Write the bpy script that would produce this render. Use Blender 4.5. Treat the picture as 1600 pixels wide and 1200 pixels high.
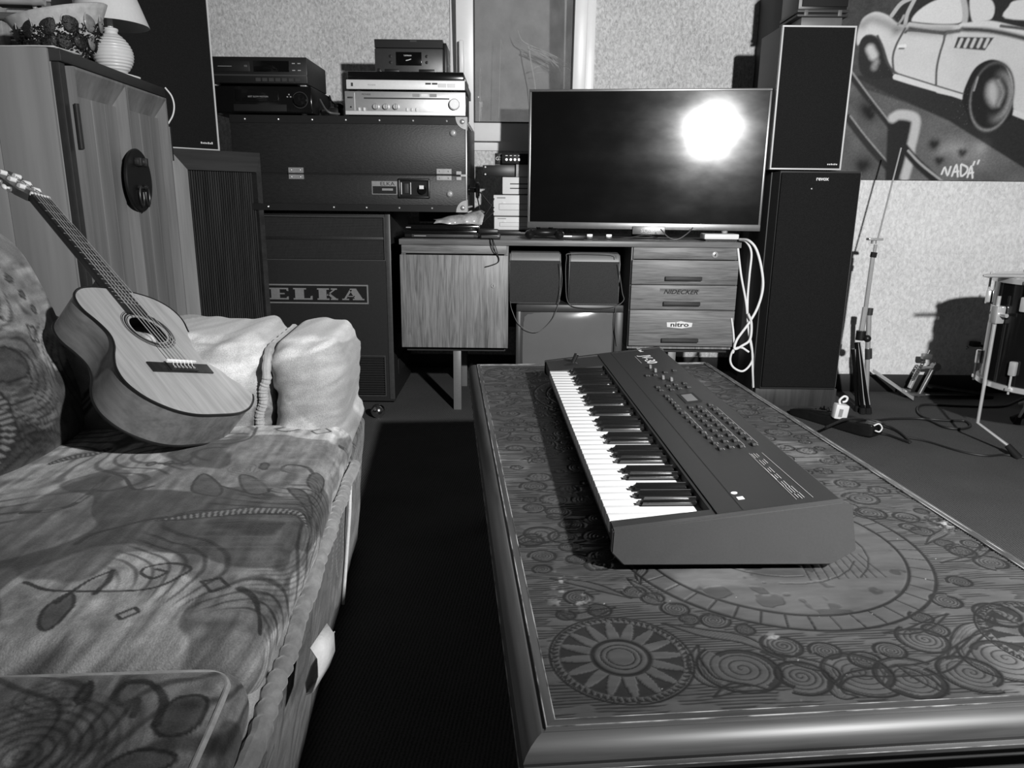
import bpy, bmesh, math, random
import numpy as np
from mathutils import Vector, Matrix

for o in list(bpy.data.objects): bpy.data.objects.remove(o)
S = bpy.context.scene
COL = S.collection
rnd = random.Random(7)

# ------------------------------------------------------------------ camera
FPX = 1150.0; PITCH = math.radians(14.2); ROLL = math.radians(.62); CAMH = .905
_f = np.array([0, math.cos(PITCH), -math.sin(PITCH)])
_u0 = np.array([0, math.sin(PITCH), math.cos(PITCH)]); _r0 = np.array([1., 0, 0])
_r = _r0*math.cos(ROLL) + _u0*math.sin(ROLL); _u = _u0*math.cos(ROLL) - _r0*math.sin(ROLL)
_C = np.array([0, 0, CAMH])
cd = bpy.data.cameras.new('camera'); cam = bpy.data.objects.new('camera', cd); COL.objects.link(cam)
cd.sensor_fit = 'HORIZONTAL'; cd.sensor_width = 36; cd.lens = FPX/1600*36; cd.clip_start = .02
m3 = np.stack([_r, _u, -_f], axis=1)
mw = Matrix([list(m3[i]) + [_C[i]] for i in range(3)] + [[0, 0, 0, 1]])
cam.matrix_world = mw
S.camera = cam

# ------------------------------------------------------------------ light
wd = bpy.data.worlds.new('world'); S.world = wd; wd.use_nodes = True
wd.node_tree.nodes['Background'].inputs[0].default_value = (1, 1, 1, 1)
wd.node_tree.nodes['Background'].inputs[1].default_value = .026
ld = bpy.data.lights.new('room_lamp', 'SPOT'); lamp = bpy.data.objects.new('room_lamp', ld); COL.objects.link(lamp)
ld.energy = 450; ld.shadow_soft_size = .035; ld.spot_size = math.radians(152); ld.spot_blend = 1.0
lamp.location = (.88, -.02, 1.47)
lamp.rotation_euler = (Vector((.95, 3.5, 1.05)) - Vector(lamp.location)).to_track_quat('-Z', 'Y').to_euler()
VS = S.view_settings
S.display_settings.display_device = 'sRGB'
VS.view_transform = 'Standard'; VS.look = 'None'; VS.gamma = 1; VS.exposure = 0; VS.use_curve_mapping = False

# ------------------------------------------------------------------ photograph geometry helpers (pixel of a 1600x1200 frame -> point of the place)
def ray(x, y): return _f + _r*(x-800)/FPX + _u*(600-y)/FPX
def aY(x, y, Y): d = ray(x, y); return Vector(_C + d*(Y/d[1]))
def aZ(x, y, Z): d = ray(x, y); return Vector(_C + d*((Z-CAMH)/d[2]))
def rect(u0, v0, u1, v1, Y):
    um, vm = (u0+u1)/2, (v0+v1)/2
    return aY(u0, vm, Y).x, aY(u1, vm, Y).x, aY(um, v1, Y).z, aY(um, v0, Y).z   # x0,x1,z0,z1

# ------------------------------------------------------------------ materials
MATS = {}
def M(name, c=.5, rough=.5, metal=0., spec=.5, n=None, bump=None, coat=0., sheen=0., attr=None, stretch=None, lo=None, coord='Object', alpha=None):
    """grey procedural material. n=(scale, amount) tone noise, stretch=(x,y,z) grain, bump=(scale, strength, distance)"""
    if name in MATS: return MATS[name]
    m = bpy.data.materials.new(name); m.use_nodes = True; nt = m.node_tree; N = nt.nodes; L = nt.links
    b = N['Principled BSDF']
    b.inputs['Base Color'].default_value = (c, c, c, 1); b.inputs['Roughness'].default_value = rough
    b.inputs['Metallic'].default_value = metal; b.inputs['Specular IOR Level'].default_value = spec
    b.inputs['Coat Weight'].default_value = coat; b.inputs['Coat Roughness'].default_value = .12
    b.inputs['Sheen Weight'].default_value = sheen
    tc = N.new('ShaderNodeTexCoord'); vec = tc.outputs[coord]
    if stretch:
        mp = N.new('ShaderNodeMapping'); mp.inputs['Scale'].default_value = stretch; L.new(vec, mp.inputs[0]); vec = mp.outputs[0]
    src = None
    if attr:
        at = N.new('ShaderNodeAttribute'); at.attribute_name = attr; src = at.outputs['Color']
    if n:
        t = N.new('ShaderNodeTexNoise'); t.inputs['Scale'].default_value = n[0]; t.inputs['Detail'].default_value = 6; t.inputs['Roughness'].default_value = .65
        L.new(vec, t.inputs['Vector'])
        mr = N.new('ShaderNodeMapRange'); mr.inputs[1].default_value = .25; mr.inputs[2].default_value = .75
        mr.inputs[3].default_value = 1-n[1]; mr.inputs[4].default_value = 1+n[1]; L.new(t.outputs['Fac'], mr.inputs[0])
        mx = N.new('ShaderNodeMix'); mx.data_type = 'RGBA'; mx.blend_type = 'MULTIPLY'; mx.inputs[0].default_value = 1
        if src: L.new(src, mx.inputs[6])
        else: mx.inputs[6].default_value = (c, c, c, 1)
        L.new(mr.outputs[0], mx.inputs[7]); src = mx.outputs[2]
    if src: L.new(src, b.inputs['Base Color'])
    if bump:
        t2 = N.new('ShaderNodeTexNoise'); t2.inputs['Scale'].default_value = bump[0]; t2.inputs['Detail'].default_value = 4
        L.new(vec, t2.inputs['Vector'])
        bp = N.new('ShaderNodeBump'); bp.inputs['Strength'].default_value = bump[1]; bp.inputs['Distance'].default_value = bump[2]
        L.new(t2.outputs['Fac'], bp.inputs['Height']); L.new(bp.outputs[0], b.inputs['Normal'])
    MATS[name] = m; return m

def wood(name, c0, c1, axis=2, freq=26., rough=.5, spec=.4, wobble=.35, coord='Object'):
    """grained wood, grain along axis"""
    if name in MATS: return MATS[name]
    m = M(name, (c0+c1)/2, rough, 0, spec); nt = m.node_tree; N = nt.nodes; L = nt.links; b = N['Principled BSDF']
    tc = N.new('ShaderNodeTexCoord'); mp = N.new('ShaderNodeMapping')
    sc = [freq]*3; sc[axis] = freq*.055; mp.inputs['Scale'].default_value = sc; L.new(tc.outputs[coord], mp.inputs[0])
    t = N.new('ShaderNodeTexNoise'); t.inputs['Scale'].default_value = 1.; t.inputs['Detail'].default_value = 7; t.inputs['Distortion'].default_value = wobble
    L.new(mp.outputs[0], t.inputs['Vector'])
    t2 = N.new('ShaderNodeTexNoise'); t2.inputs['Scale'].default_value = 5.; t2.inputs['Detail'].default_value = 3
    L.new(mp.outputs[0], t2.inputs['Vector'])
    ad = N.new('ShaderNodeMath'); ad.operation = 'MULTIPLY_ADD'; ad.inputs[1].default_value = .35; L.new(t2.outputs['Fac'], ad.inputs[0]); L.new(t.outputs['Fac'], ad.inputs[2])
    r = N.new('ShaderNodeValToRGB'); L.new(ad.outputs[0], r.inputs[0])
    r.color_ramp.elements[0].position = .45; r.color_ramp.elements[0].color = (c0, c0, c0, 1)
    r.color_ramp.elements[1].position = .85; r.color_ramp.elements[1].color = (c1, c1, c1, 1)
    L.new(r.outputs[0], b.inputs['Base Color'])
    bp = N.new('ShaderNodeBump'); bp.inputs['Strength'].default_value = .15; bp.inputs['Distance'].default_value = .001
    L.new(ad.outputs[0], bp.inputs['Height']); L.new(bp.outputs[0], b.inputs['Normal'])
    return m

# ------------------------------------------------------------------ mesh builder
class MB:
    def __init__(s): s.b = bmesh.new()
    def box(s, x0, x1, y0, y1, z0, z1, bev=0, seg=2, mat=None):
        x0, x1 = min(x0, x1), max(x0, x1); y0, y1 = min(y0, y1), max(y0, y1); z0, z1 = min(z0, z1), max(z0, z1)
        v = [s.b.verts.new((x, y, z)) for x in (x0, x1) for y in (y0, y1) for z in (z0, z1)]
        fs = [s.b.faces.new([v[i] for i in q]) for q in ((0,1,3,2),(4,6,7,5),(0,4,5,1),(2,3,7,6),(0,2,6,4),(1,5,7,3))]
        if mat is not None: bmesh.ops.transform(s.b, matrix=mat, verts=v)
        if bev:
            bev = min(bev, .49*min(x1-x0, y1-y0, z1-z0))
            es = list({e for f in fs for e in f.edges})
            bmesh.ops.bevel(s.b, geom=es, offset=bev, segments=seg, profile=.5, affect='EDGES', clamp_overlap=True)
        return s
    def prism(s, pts, ext):
        ext = Vector(ext); a = [s.b.verts.new(p) for p in pts]; c = [s.b.verts.new(Vector(p)+ext) for p in pts]; n = len(pts)
        s.b.faces.new(a[::-1]); s.b.faces.new(c)
        for i in range(n): s.b.faces.new((a[i], a[(i+1) % n], c[(i+1) % n], c[i]))
        return s
    def tube(s, path, r, n=8, closed=False, cap=True):
        P = [Vector(p) for p in path]; k = len(P); rs = r if isinstance(r, (list, tuple)) else [r]*k
        rings = []; up = None
        for i in range(k):
            if closed: t = P[(i+1) % k]-P[i-1]
            else: t = P[min(i+1, k-1)]-P[max(i-1, 0)]
            t = t.normalized() if t.length > 1e-9 else Vector((0, 0, 1))
            if up is None:
                up = Vector((0, 0, 1)) if abs(t.z) < .9 else Vector((1, 0, 0))
            a = up - t*up.dot(t)
            if a.length < 1e-6: a = t.orthogonal()
            a.normalize(); up = a; b = t.cross(a)
            rings.append([s.b.verts.new(P[i] + (a*math.cos(2*math.pi*j/n) + b*math.sin(2*math.pi*j/n))*rs[i]) for j in range(n)])
        for i in range(k if closed else k-1):
            A, B = rings[i], rings[(i+1) % k]
            for j in range(n): s.b.faces.new((A[j], A[(j+1) % n], B[(j+1) % n], B[j]))
        if cap and not closed: s.b.faces.new(rings[0][::-1]); s.b.faces.new(rings[-1])
        return s
    def cyl(s, p0, p1, r0, r1=None, n=14): return s.tube([p0, p1], [r0, r0 if r1 is None else r1], n)
    def lathe(s, prof, n=24, o=(0, 0, 0), mat=None):
        o = Vector(o); rings = []; nv = []
        for r, z in prof:
            ring = [s.b.verts.new(o + Vector((r*math.cos(2*math.pi*j/n), r*math.sin(2*math.pi*j/n), z))) for j in range(n)] if r > 1e-6 else [s.b.verts.new(o + Vector((0, 0, z)))]
            rings.append(ring); nv += ring
        for A, B in zip(rings, rings[1:]):
            for j in range(n):
                q = []
                for v in (A[j % len(A)], A[(j+1) % len(A)], B[(j+1) % len(B)], B[j % len(B)]):
                    if v not in q: q.append(v)
                if len(q) > 2: s.b.faces.new(q)
        if len(rings[0]) > 1: s.b.faces.new(rings[0][::-1])
        if len(rings[-1]) > 1: s.b.faces.new(rings[-1])
        if mat is not None: bmesh.ops.transform(s.b, matrix=mat, verts=nv)
        return s
    def ball(s, c, r, n=12, m=8, mat=None):
        rr = r if isinstance(r, (tuple, list)) else (r, r, r)
        T = Matrix.Translation(Vector(c)) @ (mat or Matrix()) @ Matrix.Diagonal((rr[0], rr[1], rr[2], 1))
        pr = [(math.sin(math.pi*i/m), -math.cos(math.pi*i/m)) for i in range(m+1)]
        return s.lathe([(max(a, 0), z) for a, z in pr], n, mat=T)
    def quad(s, pts): s.b.faces.new([s.b.verts.new(p) for p in pts]); return s
    def mesh(s, o=None, smooth=True):
        bmesh.ops.recalc_face_normals(s.b, faces=s.b.faces[:])
        me = bpy.data.meshes.new('m'); s.b.to_mesh(me); s.b.free()
        if o is not None: me.transform(Matrix.Translation(-Vector(o)))
        if smooth and len(me.polygons):
            me.polygons.foreach_set('use_smooth', [True]*len(me.polygons)); me.set_sharp_from_angle(angle=math.radians(35))
        return me
    def part(s, name, mat, par=None, o=None, smooth=True):
        """link as one object; par = thing / part it belongs to. Coordinates are local to the thing unless o (world base) is given"""
        me = s.mesh(o, smooth); me.name = name
        return link(name, me, mat, par)

def link(name, me, mat, par=None):
    ob = bpy.data.objects.new(name, me); COL.objects.link(ob)
    if mat is not None:
        if not me.materials: me.materials.append(MATS[mat] if isinstance(mat, str) else mat)
    if par is not None: ob.parent = par
    return ob
def tag(o, label=None, cat=None, group=None, kind=None):
    if label: o['label'] = label
    if cat: o['category'] = cat
    if group: o['group'] = group
    if kind: o['kind'] = kind
    return o
def thing(name, label, cat, loc=(0, 0, 0), rz=0, group=None):
    o = bpy.data.objects.new(name, None); COL.objects.link(o); o.empty_display_size = .05
    o.location = loc; o.rotation_euler = (0, 0, rz); return tag(o, label, cat, group)
def grid(name, V, F, mat, par=None, col=None, smooth=True):
    me = bpy.data.meshes.new(name); V = np.asarray(V, np.float32); F = np.asarray(F, np.int32)
    me.vertices.add(len(V)); me.vertices.foreach_set('co', V.ravel())
    k = F.shape[1]; me.loops.add(F.size); me.loops.foreach_set('vertex_index', F.ravel())
    me.polygons.add(len(F)); me.polygons.foreach_set('loop_start', np.arange(0, F.size, k, dtype=np.int32))
    me.update(calc_edges=True)
    if smooth: me.polygons.foreach_set('use_smooth', np.ones(len(F), bool))
    if col is not None:
        at = me.attributes.new('tone', 'FLOAT_COLOR', 'POINT'); c = np.ones((len(V), 4), np.float32); c[:, :3] = np.asarray(col)[:, None]
        at.data.foreach_set('color', c.ravel())
    return link(name, me, mat, par)
_tc = {}
def text(name, body, size, mat, par, loc, xdir=(1, 0, 0), ydir=(0, 0, 1), depth=.0006, wid=1., shear=0., offset=0.):
    """flat lettering: loc = centre, xdir reading direction, ydir letter-up; local to par"""
    cu = bpy.data.curves.new(name, 'FONT'); cu.body = body; cu.size = size; cu.extrude = depth; cu.align_x = 'CENTER'; cu.align_y = 'CENTER'
    cu.resolution_u = 3; cu.shear = shear; cu.offset = offset
    t = bpy.data.objects.new(name, cu); COL.objects.link(t)
    dg = bpy.context.evaluated_depsgraph_get(); dg.update()
    me = bpy.data.meshes.new_from_object(t.evaluated_get(dg)); bpy.data.objects.remove(t)
    X = Vector(xdir).normalized(); Y = Vector(ydir).normalized(); Z = X.cross(Y)
    R = Matrix([[X[i]*wid, Y[i], Z[i], loc[i]] for i in range(3)] + [[0, 0, 0, 1]])
    me.transform(R); me.name = name; me.materials.clear()
    return link(name, me, mat, par)

# ------------------------------------------------------------------ numpy drawing for prints and carving
def _hash(ix, iy, sd):
    h = (ix.astype(np.int64)*374761393 + iy.astype(np.int64)*668265263 + sd*974634777) & 0xffffffff
    h = ((h ^ (h >> 13))*1274126177) & 0xffffffff
    return ((h ^ (h >> 16)) & 0xffff)/65535.
def vnoise(x, y, sd=0):
    ix, iy = np.floor(x), np.floor(y); fx, fy = x-ix, y-iy; fx = fx*fx*(3-2*fx); fy = fy*fy*(3-2*fy)
    a, b, c, d = _hash(ix, iy, sd), _hash(ix+1, iy, sd), _hash(ix, iy+1, sd), _hash(ix+1, iy+1, sd)
    return (a*(1-fx)+b*fx)*(1-fy) + (c*(1-fx)+d*fx)*fy
def fbm(x, y, sd=0, o=4):
    s = 0; a = .5; t = 0
    for i in range(o): s = s + a*vnoise(x*2**i, y*2**i, sd+i); t += a; a *= .5
    return s/t
def sm(e0, e1, x): t = np.clip((x-e0)/(e1-e0+1e-12), 0, 1); return t*t*(3-2*t)
def dseg(x, y, pts):
    """distance to polyline and parameter along it (0..len)"""
    best = np.full(x.shape, 1e9); par = np.zeros(x.shape); L = 0
    for (ax, ay), (bx, by) in zip(pts, pts[1:]):
        dx, dy = bx-ax, by-ay; l2 = dx*dx+dy*dy+1e-12
        t = np.clip(((x-ax)*dx+(y-ay)*dy)/l2, 0, 1); d = np.hypot(x-ax-t*dx, y-ay-t*dy)
        k = d < best; best = np.where(k, d, best); par = np.where(k, L+t*math.sqrt(l2), par); L += math.sqrt(l2)
    return best, par, L
def inpoly(x, y, pts):
    r = np.zeros(x.shape, bool); n = len(pts)
    for i in range(n):
        (x0, y0), (x1, y1) = pts[i], pts[(i+1) % n]
        if y0 == y1: continue
        c = ((y0 > y) != (y1 > y)) & (x < (x1-x0)*(y-y0)/(y1-y0)+x0); r ^= c
    return r
def spline(pts, n=8, closed=False):
    P = [Vector(p) for p in pts]; k = len(P); out = []
    for i in range(k if closed else k-1):
        p0 = P[i-1] if (closed or i) else P[0]*2-P[1]; p1 = P[i]; p2 = P[(i+1) % k]
        p3 = P[(i+2) % k] if (closed or i+2 < k) else P[-1]*2-P[-2]
        for j in range(n):
            t = j/n; out.append(.5*((2*p1)+(p2-p0)*t+(2*p0-5*p1+4*p2-p3)*t*t+(3*p1-p0-3*p2+p3)*t**3))
    if not closed: out.append(P[-1])
    return out
def sp2(pts, n=6, closed=False): return [(p[0], p[1]) for p in spline([(a, b, 0) for a, b in pts], n, closed)]
def rboxgrid(x0, x1, y0, y1, z0, z1, r, step):
    """dense rounded box; returns verts (flat-box coordinates, rounded position, normal) and quads"""
    lo = np.array([x0, y0, z0]); hi = np.array([x1, y1, z1]); VV = []; FF = []; base = 0
    ns = [max(2, int(round((hi[i]-lo[i])/step))) for i in range(3)]
    ax = [np.linspace(lo[i], hi[i], ns[i]+1) for i in range(3)]
    for k in range(3):
        i, j = (k+1) % 3, (k+2) % 3
        A, B = np.meshgrid(ax[i], ax[j], indexing='ij'); na, nb = A.shape
        for side in (0, 1):
            P = np.zeros((na*nb, 3)); P[:, i] = A.ravel(); P[:, j] = B.ravel(); P[:, k] = hi[k] if side else lo[k]
            idx = np.arange(na*nb).reshape(na, nb)
            q = np.stack([idx[:-1, :-1], idx[1:, :-1], idx[1:, 1:], idx[:-1, 1:]], -1).reshape(-1, 4)
            if not side: q = q[:, ::-1]
            VV.append(P); FF.append(q+base); base += len(P)
    V = np.concatenate(VV); F = np.concatenate(FF)
    key = np.round(V*1e6).astype(np.int64); _, first, inv = np.unique(key, axis=0, return_index=True, return_inverse=True)
    V = V[first]; F = inv.ravel()[F]
    q = np.clip(V, lo+r, hi-r); n = V-q; n /= np.linalg.norm(n, axis=1)[:, None]+1e-12
    return V, q+n*r, n, F
# ------------------------------------------------------------------ shared materials
M('black_plastic', .012, .38, spec=.4, n=(40, .1)); M('black_matte', .010, .7, spec=.25, n=(30, .15)); M('black_gloss', .006, .12, spec=.5, n=(20, .1))
M('grille_cloth', .014, .9, spec=.08, n=(260, .35)); M('dark_grey', .04, .5, spec=.35, n=(30, .1)); M('mid_grey', .12, .5, n=(30, .1))
M('rubber', .012, .75, spec=.2, n=(30, .1)); M('chrome', .8, .2, metal=.6, n=(30, .05)); M('steel', .5, .33, metal=.6, n=(60, .1)); M('silver', .62, .42, metal=.75, n=(90, .06))
M('silver_light', .78, .5, metal=.3, n=(90, .05)); M('white_plastic', .8, .4, n=(30, .03)); M('white_print', .75, .6, n=(30, .03)); M('grey_print', .3, .6, n=(30, .03))
M('ivory', .72, .22, spec=.5, n=(20, .02)); M('white_cable', .85, .5, n=(30, .03)); M('black_cable', .012, .55, n=(30, .1)); M('dark_display', .004, .1, n=(20, .1))
M('dark_wood_side', .02, .45, n=(30, .2)); M('leatherette', .017, .45, spec=.4, n=(120, .35), bump=(260, .5, .0012), stretch=(.35, 1, 1.2))

# ------------------------------------------------------------------ room
W1 = 3.95; W2 = 3.52; XS = aY(1188, 40, W1).x          # window wall, mural wall, x of the step between them
def surf(name, c, a, rough=.9):
    pass
# fabric wallpaper
def wallpaper(name, c0, c1, sc):
    m = M(name, .5, .92, spec=.15); nt = m.node_tree; N = nt.nodes; L = nt.links; b = N['Principled BSDF']
    tc = N.new('ShaderNodeTexCoord'); mp = N.new('ShaderNodeMapping'); mp.inputs['Scale'].default_value = (1.25, 1, .8); L.new(tc.outputs['Object'], mp.inputs[0])
    t = N.new('ShaderNodeTexNoise'); t.inputs['Scale'].default_value = sc; t.inputs['Detail'].default_value = 5; t.inputs['Roughness'].default_value = .7; t.inputs['Distortion'].default_value = .6
    L.new(mp.outputs[0], t.inputs['Vector'])
    t3 = N.new('ShaderNodeTexNoise'); t3.inputs['Scale'].default_value = 3.; t3.inputs['Detail'].default_value = 3; L.new(tc.outputs['Object'], t3.inputs['Vector'])
    ad = N.new('ShaderNodeMath'); ad.operation = 'MULTIPLY_ADD'; ad.inputs[1].default_value = .18; L.new(t3.outputs['Fac'], ad.inputs[0]); L.new(t.outputs['Fac'], ad.inputs[2])
    r = N.new('ShaderNodeValToRGB'); L.new(ad.outputs[0], r.inputs[0])
    r.color_ramp.elements[0].position = .42; r.color_ramp.elements[0].color = (c0, c0, c0, 1); r.color_ramp.elements[1].position = .72; r.color_ramp.elements[1].color = (c1, c1, c1, 1)
    L.new(r.outputs[0], b.inputs['Base Color'])
    bp = N.new('ShaderNodeBump'); bp.inputs['Strength'].default_value = .5; bp.inputs['Distance'].default_value = .003; L.new(t.outputs['Fac'], bp.inputs['Height']); L.new(bp.outputs[0], b.inputs['Normal'])
    return m
wallpaper('wallpaper', .42, .82, 62); wallpaper('wallpaper_pale', .62, .93, 62)
def carpet():
    m = M('carpet', .045, .95, spec=.1); nt = m.node_tree; N = nt.nodes; L = nt.links; b = N['Principled BSDF']
    tc = N.new('ShaderNodeTexCoord'); mp = N.new('ShaderNodeMapping'); mp.inputs['Rotation'].default_value = (0, 0, .1); L.new(tc.outputs['Object'], mp.inputs[0])
    w = N.new('ShaderNodeTexWave'); w.inputs['Scale'].default_value = 42; w.inputs['Distortion'].default_value = 1.2; w.inputs['Detail'].default_value = 2; w.inputs['Detail Scale'].default_value = 3
    L.new(mp.outputs[0], w.inputs['Vector'])
    t = N.new('ShaderNodeTexNoise'); t.inputs['Scale'].default_value = 260; t.inputs['Detail'].default_value = 3; L.new(mp.outputs[0], t.inputs['Vector'])
    t3 = N.new('ShaderNodeTexNoise'); t3.inputs['Scale'].default_value = 4; L.new(mp.outputs[0], t3.inputs['Vector'])
    a = N.new('ShaderNodeMath'); a.operation = 'MULTIPLY_ADD'; a.inputs[1].default_value = .35; L.new(w.outputs['Fac'], a.inputs[0]); L.new(t.outputs['Fac'], a.inputs[2])
    a2 = N.new('ShaderNodeMath'); a2.operation = 'MULTIPLY_ADD'; a2.inputs[1].default_value = .4; L.new(t3.outputs['Fac'], a2.inputs[0]); L.new(a.outputs[0], a2.inputs[2])
    r = N.new('ShaderNodeValToRGB'); L.new(a2.outputs[0], r.inputs[0]); e = r.color_ramp.elements
    e[0].position = .45; e[0].color = (.035, .035, .035, 1); e[1].position = 1.0; e[1].color = (.10, .10, .10, 1)
    L.new(r.outputs[0], b.inputs['Base Color'])
    bp = N.new('ShaderNodeBump'); bp.inputs['Strength'].default_value = .6; bp.inputs['Distance'].default_value = .003; L.new(a.outputs[0], bp.inputs['Height']); L.new(bp.outputs[0], b.inputs['Normal'])
carpet()
M('baseboard_paint', .018, .5, n=(20, .2)); M('frame_paint', .92, .35, n=(12, .04)); M('outside_plaster', .55, .9, n=(9, .22), bump=(60, .4, .004)); M('gasket', .01, .6, n=(20, .1))

tag(MB().box(-2.2, 3.4, -1.6, W1+.1, -.06, 0).part('floor', 'carpet'), kind='structure')
# window opening in the back wall
wx0, wx1 = aY(704, 120, W1).x, aY(930, 60, W1).x; wz0 = aY(790, 236, W1).z; WTOP = 2.45
b = MB(); b.box(-2.2, wx0, W1, W1+.12, 0, WTOP); b.box(wx1, XS+.02, W1, W1+.12, 0, WTOP); b.box(wx0, wx1, W1, W1+.12, 0, wz0); b.box(wx0, wx1, W1, W1+.12, 2.2, WTOP)
tag(b.part('wall_back', 'wallpaper'), kind='structure')
tag(MB().box(XS, 3.4, W2, W1+.12, 0, WTOP).part('wall_back_right', 'wallpaper_pale'), kind='structure')
M('dark_panel', .022, .7, n=(12, .2))
tag(MB().box(XS-.012, XS-.0005, W2-.002, W1-.001, 0, WTOP, .001).part('trim_1', 'dark_panel'), 'dark board lining the step between the two walls', kind='structure')
tag(MB().box(-2.25, -2.13, -1.6, W1+.12, 0, WTOP).part('wall_left', 'wallpaper'), kind='structure')
tag(MB().box(-2.12, XS-.002, W1-.014, W1-.0005, 0, .07, .003).part('baseboard_back', 'baseboard_paint'), kind='structure')
tag(MB().box(XS+.002, 3.4, W2-.016, W2-.0005, 0, .085, .003).part('baseboard_back_right', 'baseboard_paint'), kind='structure')

# window: fixed frame, tilted sash with pane
win = bpy.data.objects.new('window_1', None); COL.objects.link(win); win.location = (wx0, W1, wz0); tag(win, 'white window with tilted sash and grey glass behind the television', kind='structure')
o = win.location; fw = .052
WT = 2.19
b = MB(); y0, y1 = W1-.012, W1+.05
b.box(wx0, wx0+fw, y0, y1, wz0, WT, .004).box(wx1-fw, wx1, y0, y1, wz0, WT, .004).box(wx0+fw, wx1-fw, y0, y1, wz0, wz0+.055, .004).box(wx0+fw, wx1-fw, y0, y1, WT-fw, WT, .004)
b.part('frame', 'frame_paint', win, o)
sx0, sx1, sz0 = wx0+.036, wx1-.05, wz0+.046; sw = .085; SH = WT-.05-sz0
T = Matrix.Translation((0, W1-.018, sz0)) @ Matrix.Rotation(math.radians(4.2), 4, 'X')
def sash(bb, x0, x1, ya, yb, za, zb, bev=.004): bb.box(x0, x1, ya, yb, za, zb, bev, mat=T)
gz0 = .088
b = MB(); sash(b, sx0, sx0+sw, -.045, .0, 0, SH); sash(b, sx1-.062, sx1, -.045, 0, 0, SH); sash(b, sx0+sw, sx1-.062, -.045, 0, 0, gz0); sash(b, sx0+sw, sx1-.062, -.045, 0, SH-.08, SH)
sa = b.part('sash', 'frame_paint', win, o)
b = MB()
g0, g1 = sx0+sw, sx1-.062
for q in ((g0-.001, g0+.005, gz0, SH-.08), (g1-.005, g1+.001, gz0, SH-.08)): sash(b, q[0], q[1], -.047, -.02, q[2], q[3], 0)
sash(b, g0, g1, -.047, -.02, gz0-.001, gz0+.005, 0)
b.part('gasket', 'gasket', sa, o)
gm = M('window_glass', .5, .05); nt = gm.node_tree; N = nt.nodes
tr = N.new('ShaderNodeBsdfTransparent'); tr.inputs[0].default_value = (.9, .9, .9, 1); gl = N.new('ShaderNodeBsdfGlossy'); gl.inputs[1].default_value = .03
mx = N.new('ShaderNodeMixShader'); fr = N.new('ShaderNodeFresnel'); fr.inputs[0].default_value = 1.45
nt.links.new(fr.outputs[0], mx.inputs[0]); nt.links.new(tr.outputs[0], mx.inputs[1]); nt.links.new(gl.outputs[0], mx.inputs[2]); df = N.new('ShaderNodeBsdfDiffuse'); df.inputs[0].default_value = (.6, .6, .6, 1); m2 = N.new('ShaderNodeMixShader'); dn = N.new('ShaderNodeTexNoise'); dn.inputs['Scale'].default_value = 7; dn.inputs['Detail'].default_value = 6; dr_ = N.new('ShaderNodeMapRange'); dr_.inputs[1].default_value = .3; dr_.inputs[2].default_value = .75; dr_.inputs[3].default_value = .10; dr_.inputs[4].default_value = .22
nt.links.new(dn.outputs['Fac'], dr_.inputs[0]); nt.links.new(dr_.outputs[0], m2.inputs[0]); nt.links.new(mx.outputs[0], m2.inputs[1]); nt.links.new(df.outputs[0], m2.inputs[2]); nt.links.new(m2.outputs[0], N['Material Output'].inputs[0])
b = MB(); sash(b, g0, g1, -.03, -.026, gz0, SH-.08, 0); b.part('pane', 'window_glass', sa, o)
hz = aY(730, 98, W1).z - sz0; hx = sx0+.028
b = MB(); sash(b, hx-.012, hx+.012, -.056, -.045, hz-.055, hz+.02); sash(b, hx-.008, hx+.008, -.085, -.055, hz-.008, hz+.008, .003); sash(b, hx-.011, hx+.011, -.098, -.082, hz-.07, hz+.085, .006)
b.part('handle', 'frame_paint', sa, o)
tag(MB().box(-.6, 1.4, 4.42, 4.5, 0, 2.4).part('wall_outside', 'outside_plaster'), 'grey plaster wall seen through the window', kind='structure')
# dry grass outside the window
M('dry_grass', .95, .8, n=(40, .15))
def grass(name, label, base, blades):
    t = thing(name, label, 'plant', base)
    for pts, r in blades:
        P = spline([(p[0], p[1], p[2]) for p in pts], 5); k = len(P)
        MB().tube(P, [.9*r*(1-.75*i/(k-1)) for i in range(k)], 5).part('blade', 'dry_grass', t, base)
    return t
YG = 4.2
bl = []
for i in range(15):
    r_ = random.Random(i); u0, v0 = 826+r_.uniform(-6, 16), 74+r_.uniform(-6, 6); u1, v1 = 852+i*2.6+r_.uniform(-6, 6), 88+r_.uniform(-6, 8)+i; u2, v2 = u1+r_.uniform(8, 18), v1+r_.uniform(12, 26)
    bl.append(([aY(u0, v0, YG+r_.uniform(-.03, .03)), aY(u1, v1, YG+r_.uniform(-.04, .04)), aY(u2, v2, YG)], .0016))
for a in ((835, 105, 850, 100, 853, 98), (830, 108, 842, 104, 852, 103), (838, 114, 846, 113, 851, 114)): bl.append(([aY(a[0], a[1], YG), aY(a[2], a[3], YG), aY(a[4], a[5], YG)], .0016))
stem = [aY(826, 70, YG), aY(815, 60, YG), aY(808, 45, YG), aY(812, 150, YG+.1)]
bl.append(([aY(826, 70, YG), aY(815, 62, YG), aY(809, 47, YG)], .004))
zb = aY(860, 330, YG).z
bl.append(([aY(826, 72, YG), aY(840, 200, YG+.02), Vector((aY(842, 300, YG).x, YG, 0))], .004))
grass('dry_grass', 'dry drooping grass plume outside the window glass', (aY(842, 300, YG).x, YG, 0), bl)
bl = []
for u0, v0, u1, v1 in ((748, 193, 756, 150), (749, 193, 754, 155), (750, 165, 753, 120), (749, 150, 752, 115), (781, 110, 785, 72)):
    p0 = aY(u0, v0, YG); p1 = aY(u1, v1, YG); g = Vector((p0.x-.02, YG, 0)); bl.append(([g, p0, p1], .0018))
grass('tall_grass', 'thin upright grass blades outside the window beside its handle', (aY(749, 193, YG).x, YG, 0), bl)
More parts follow.
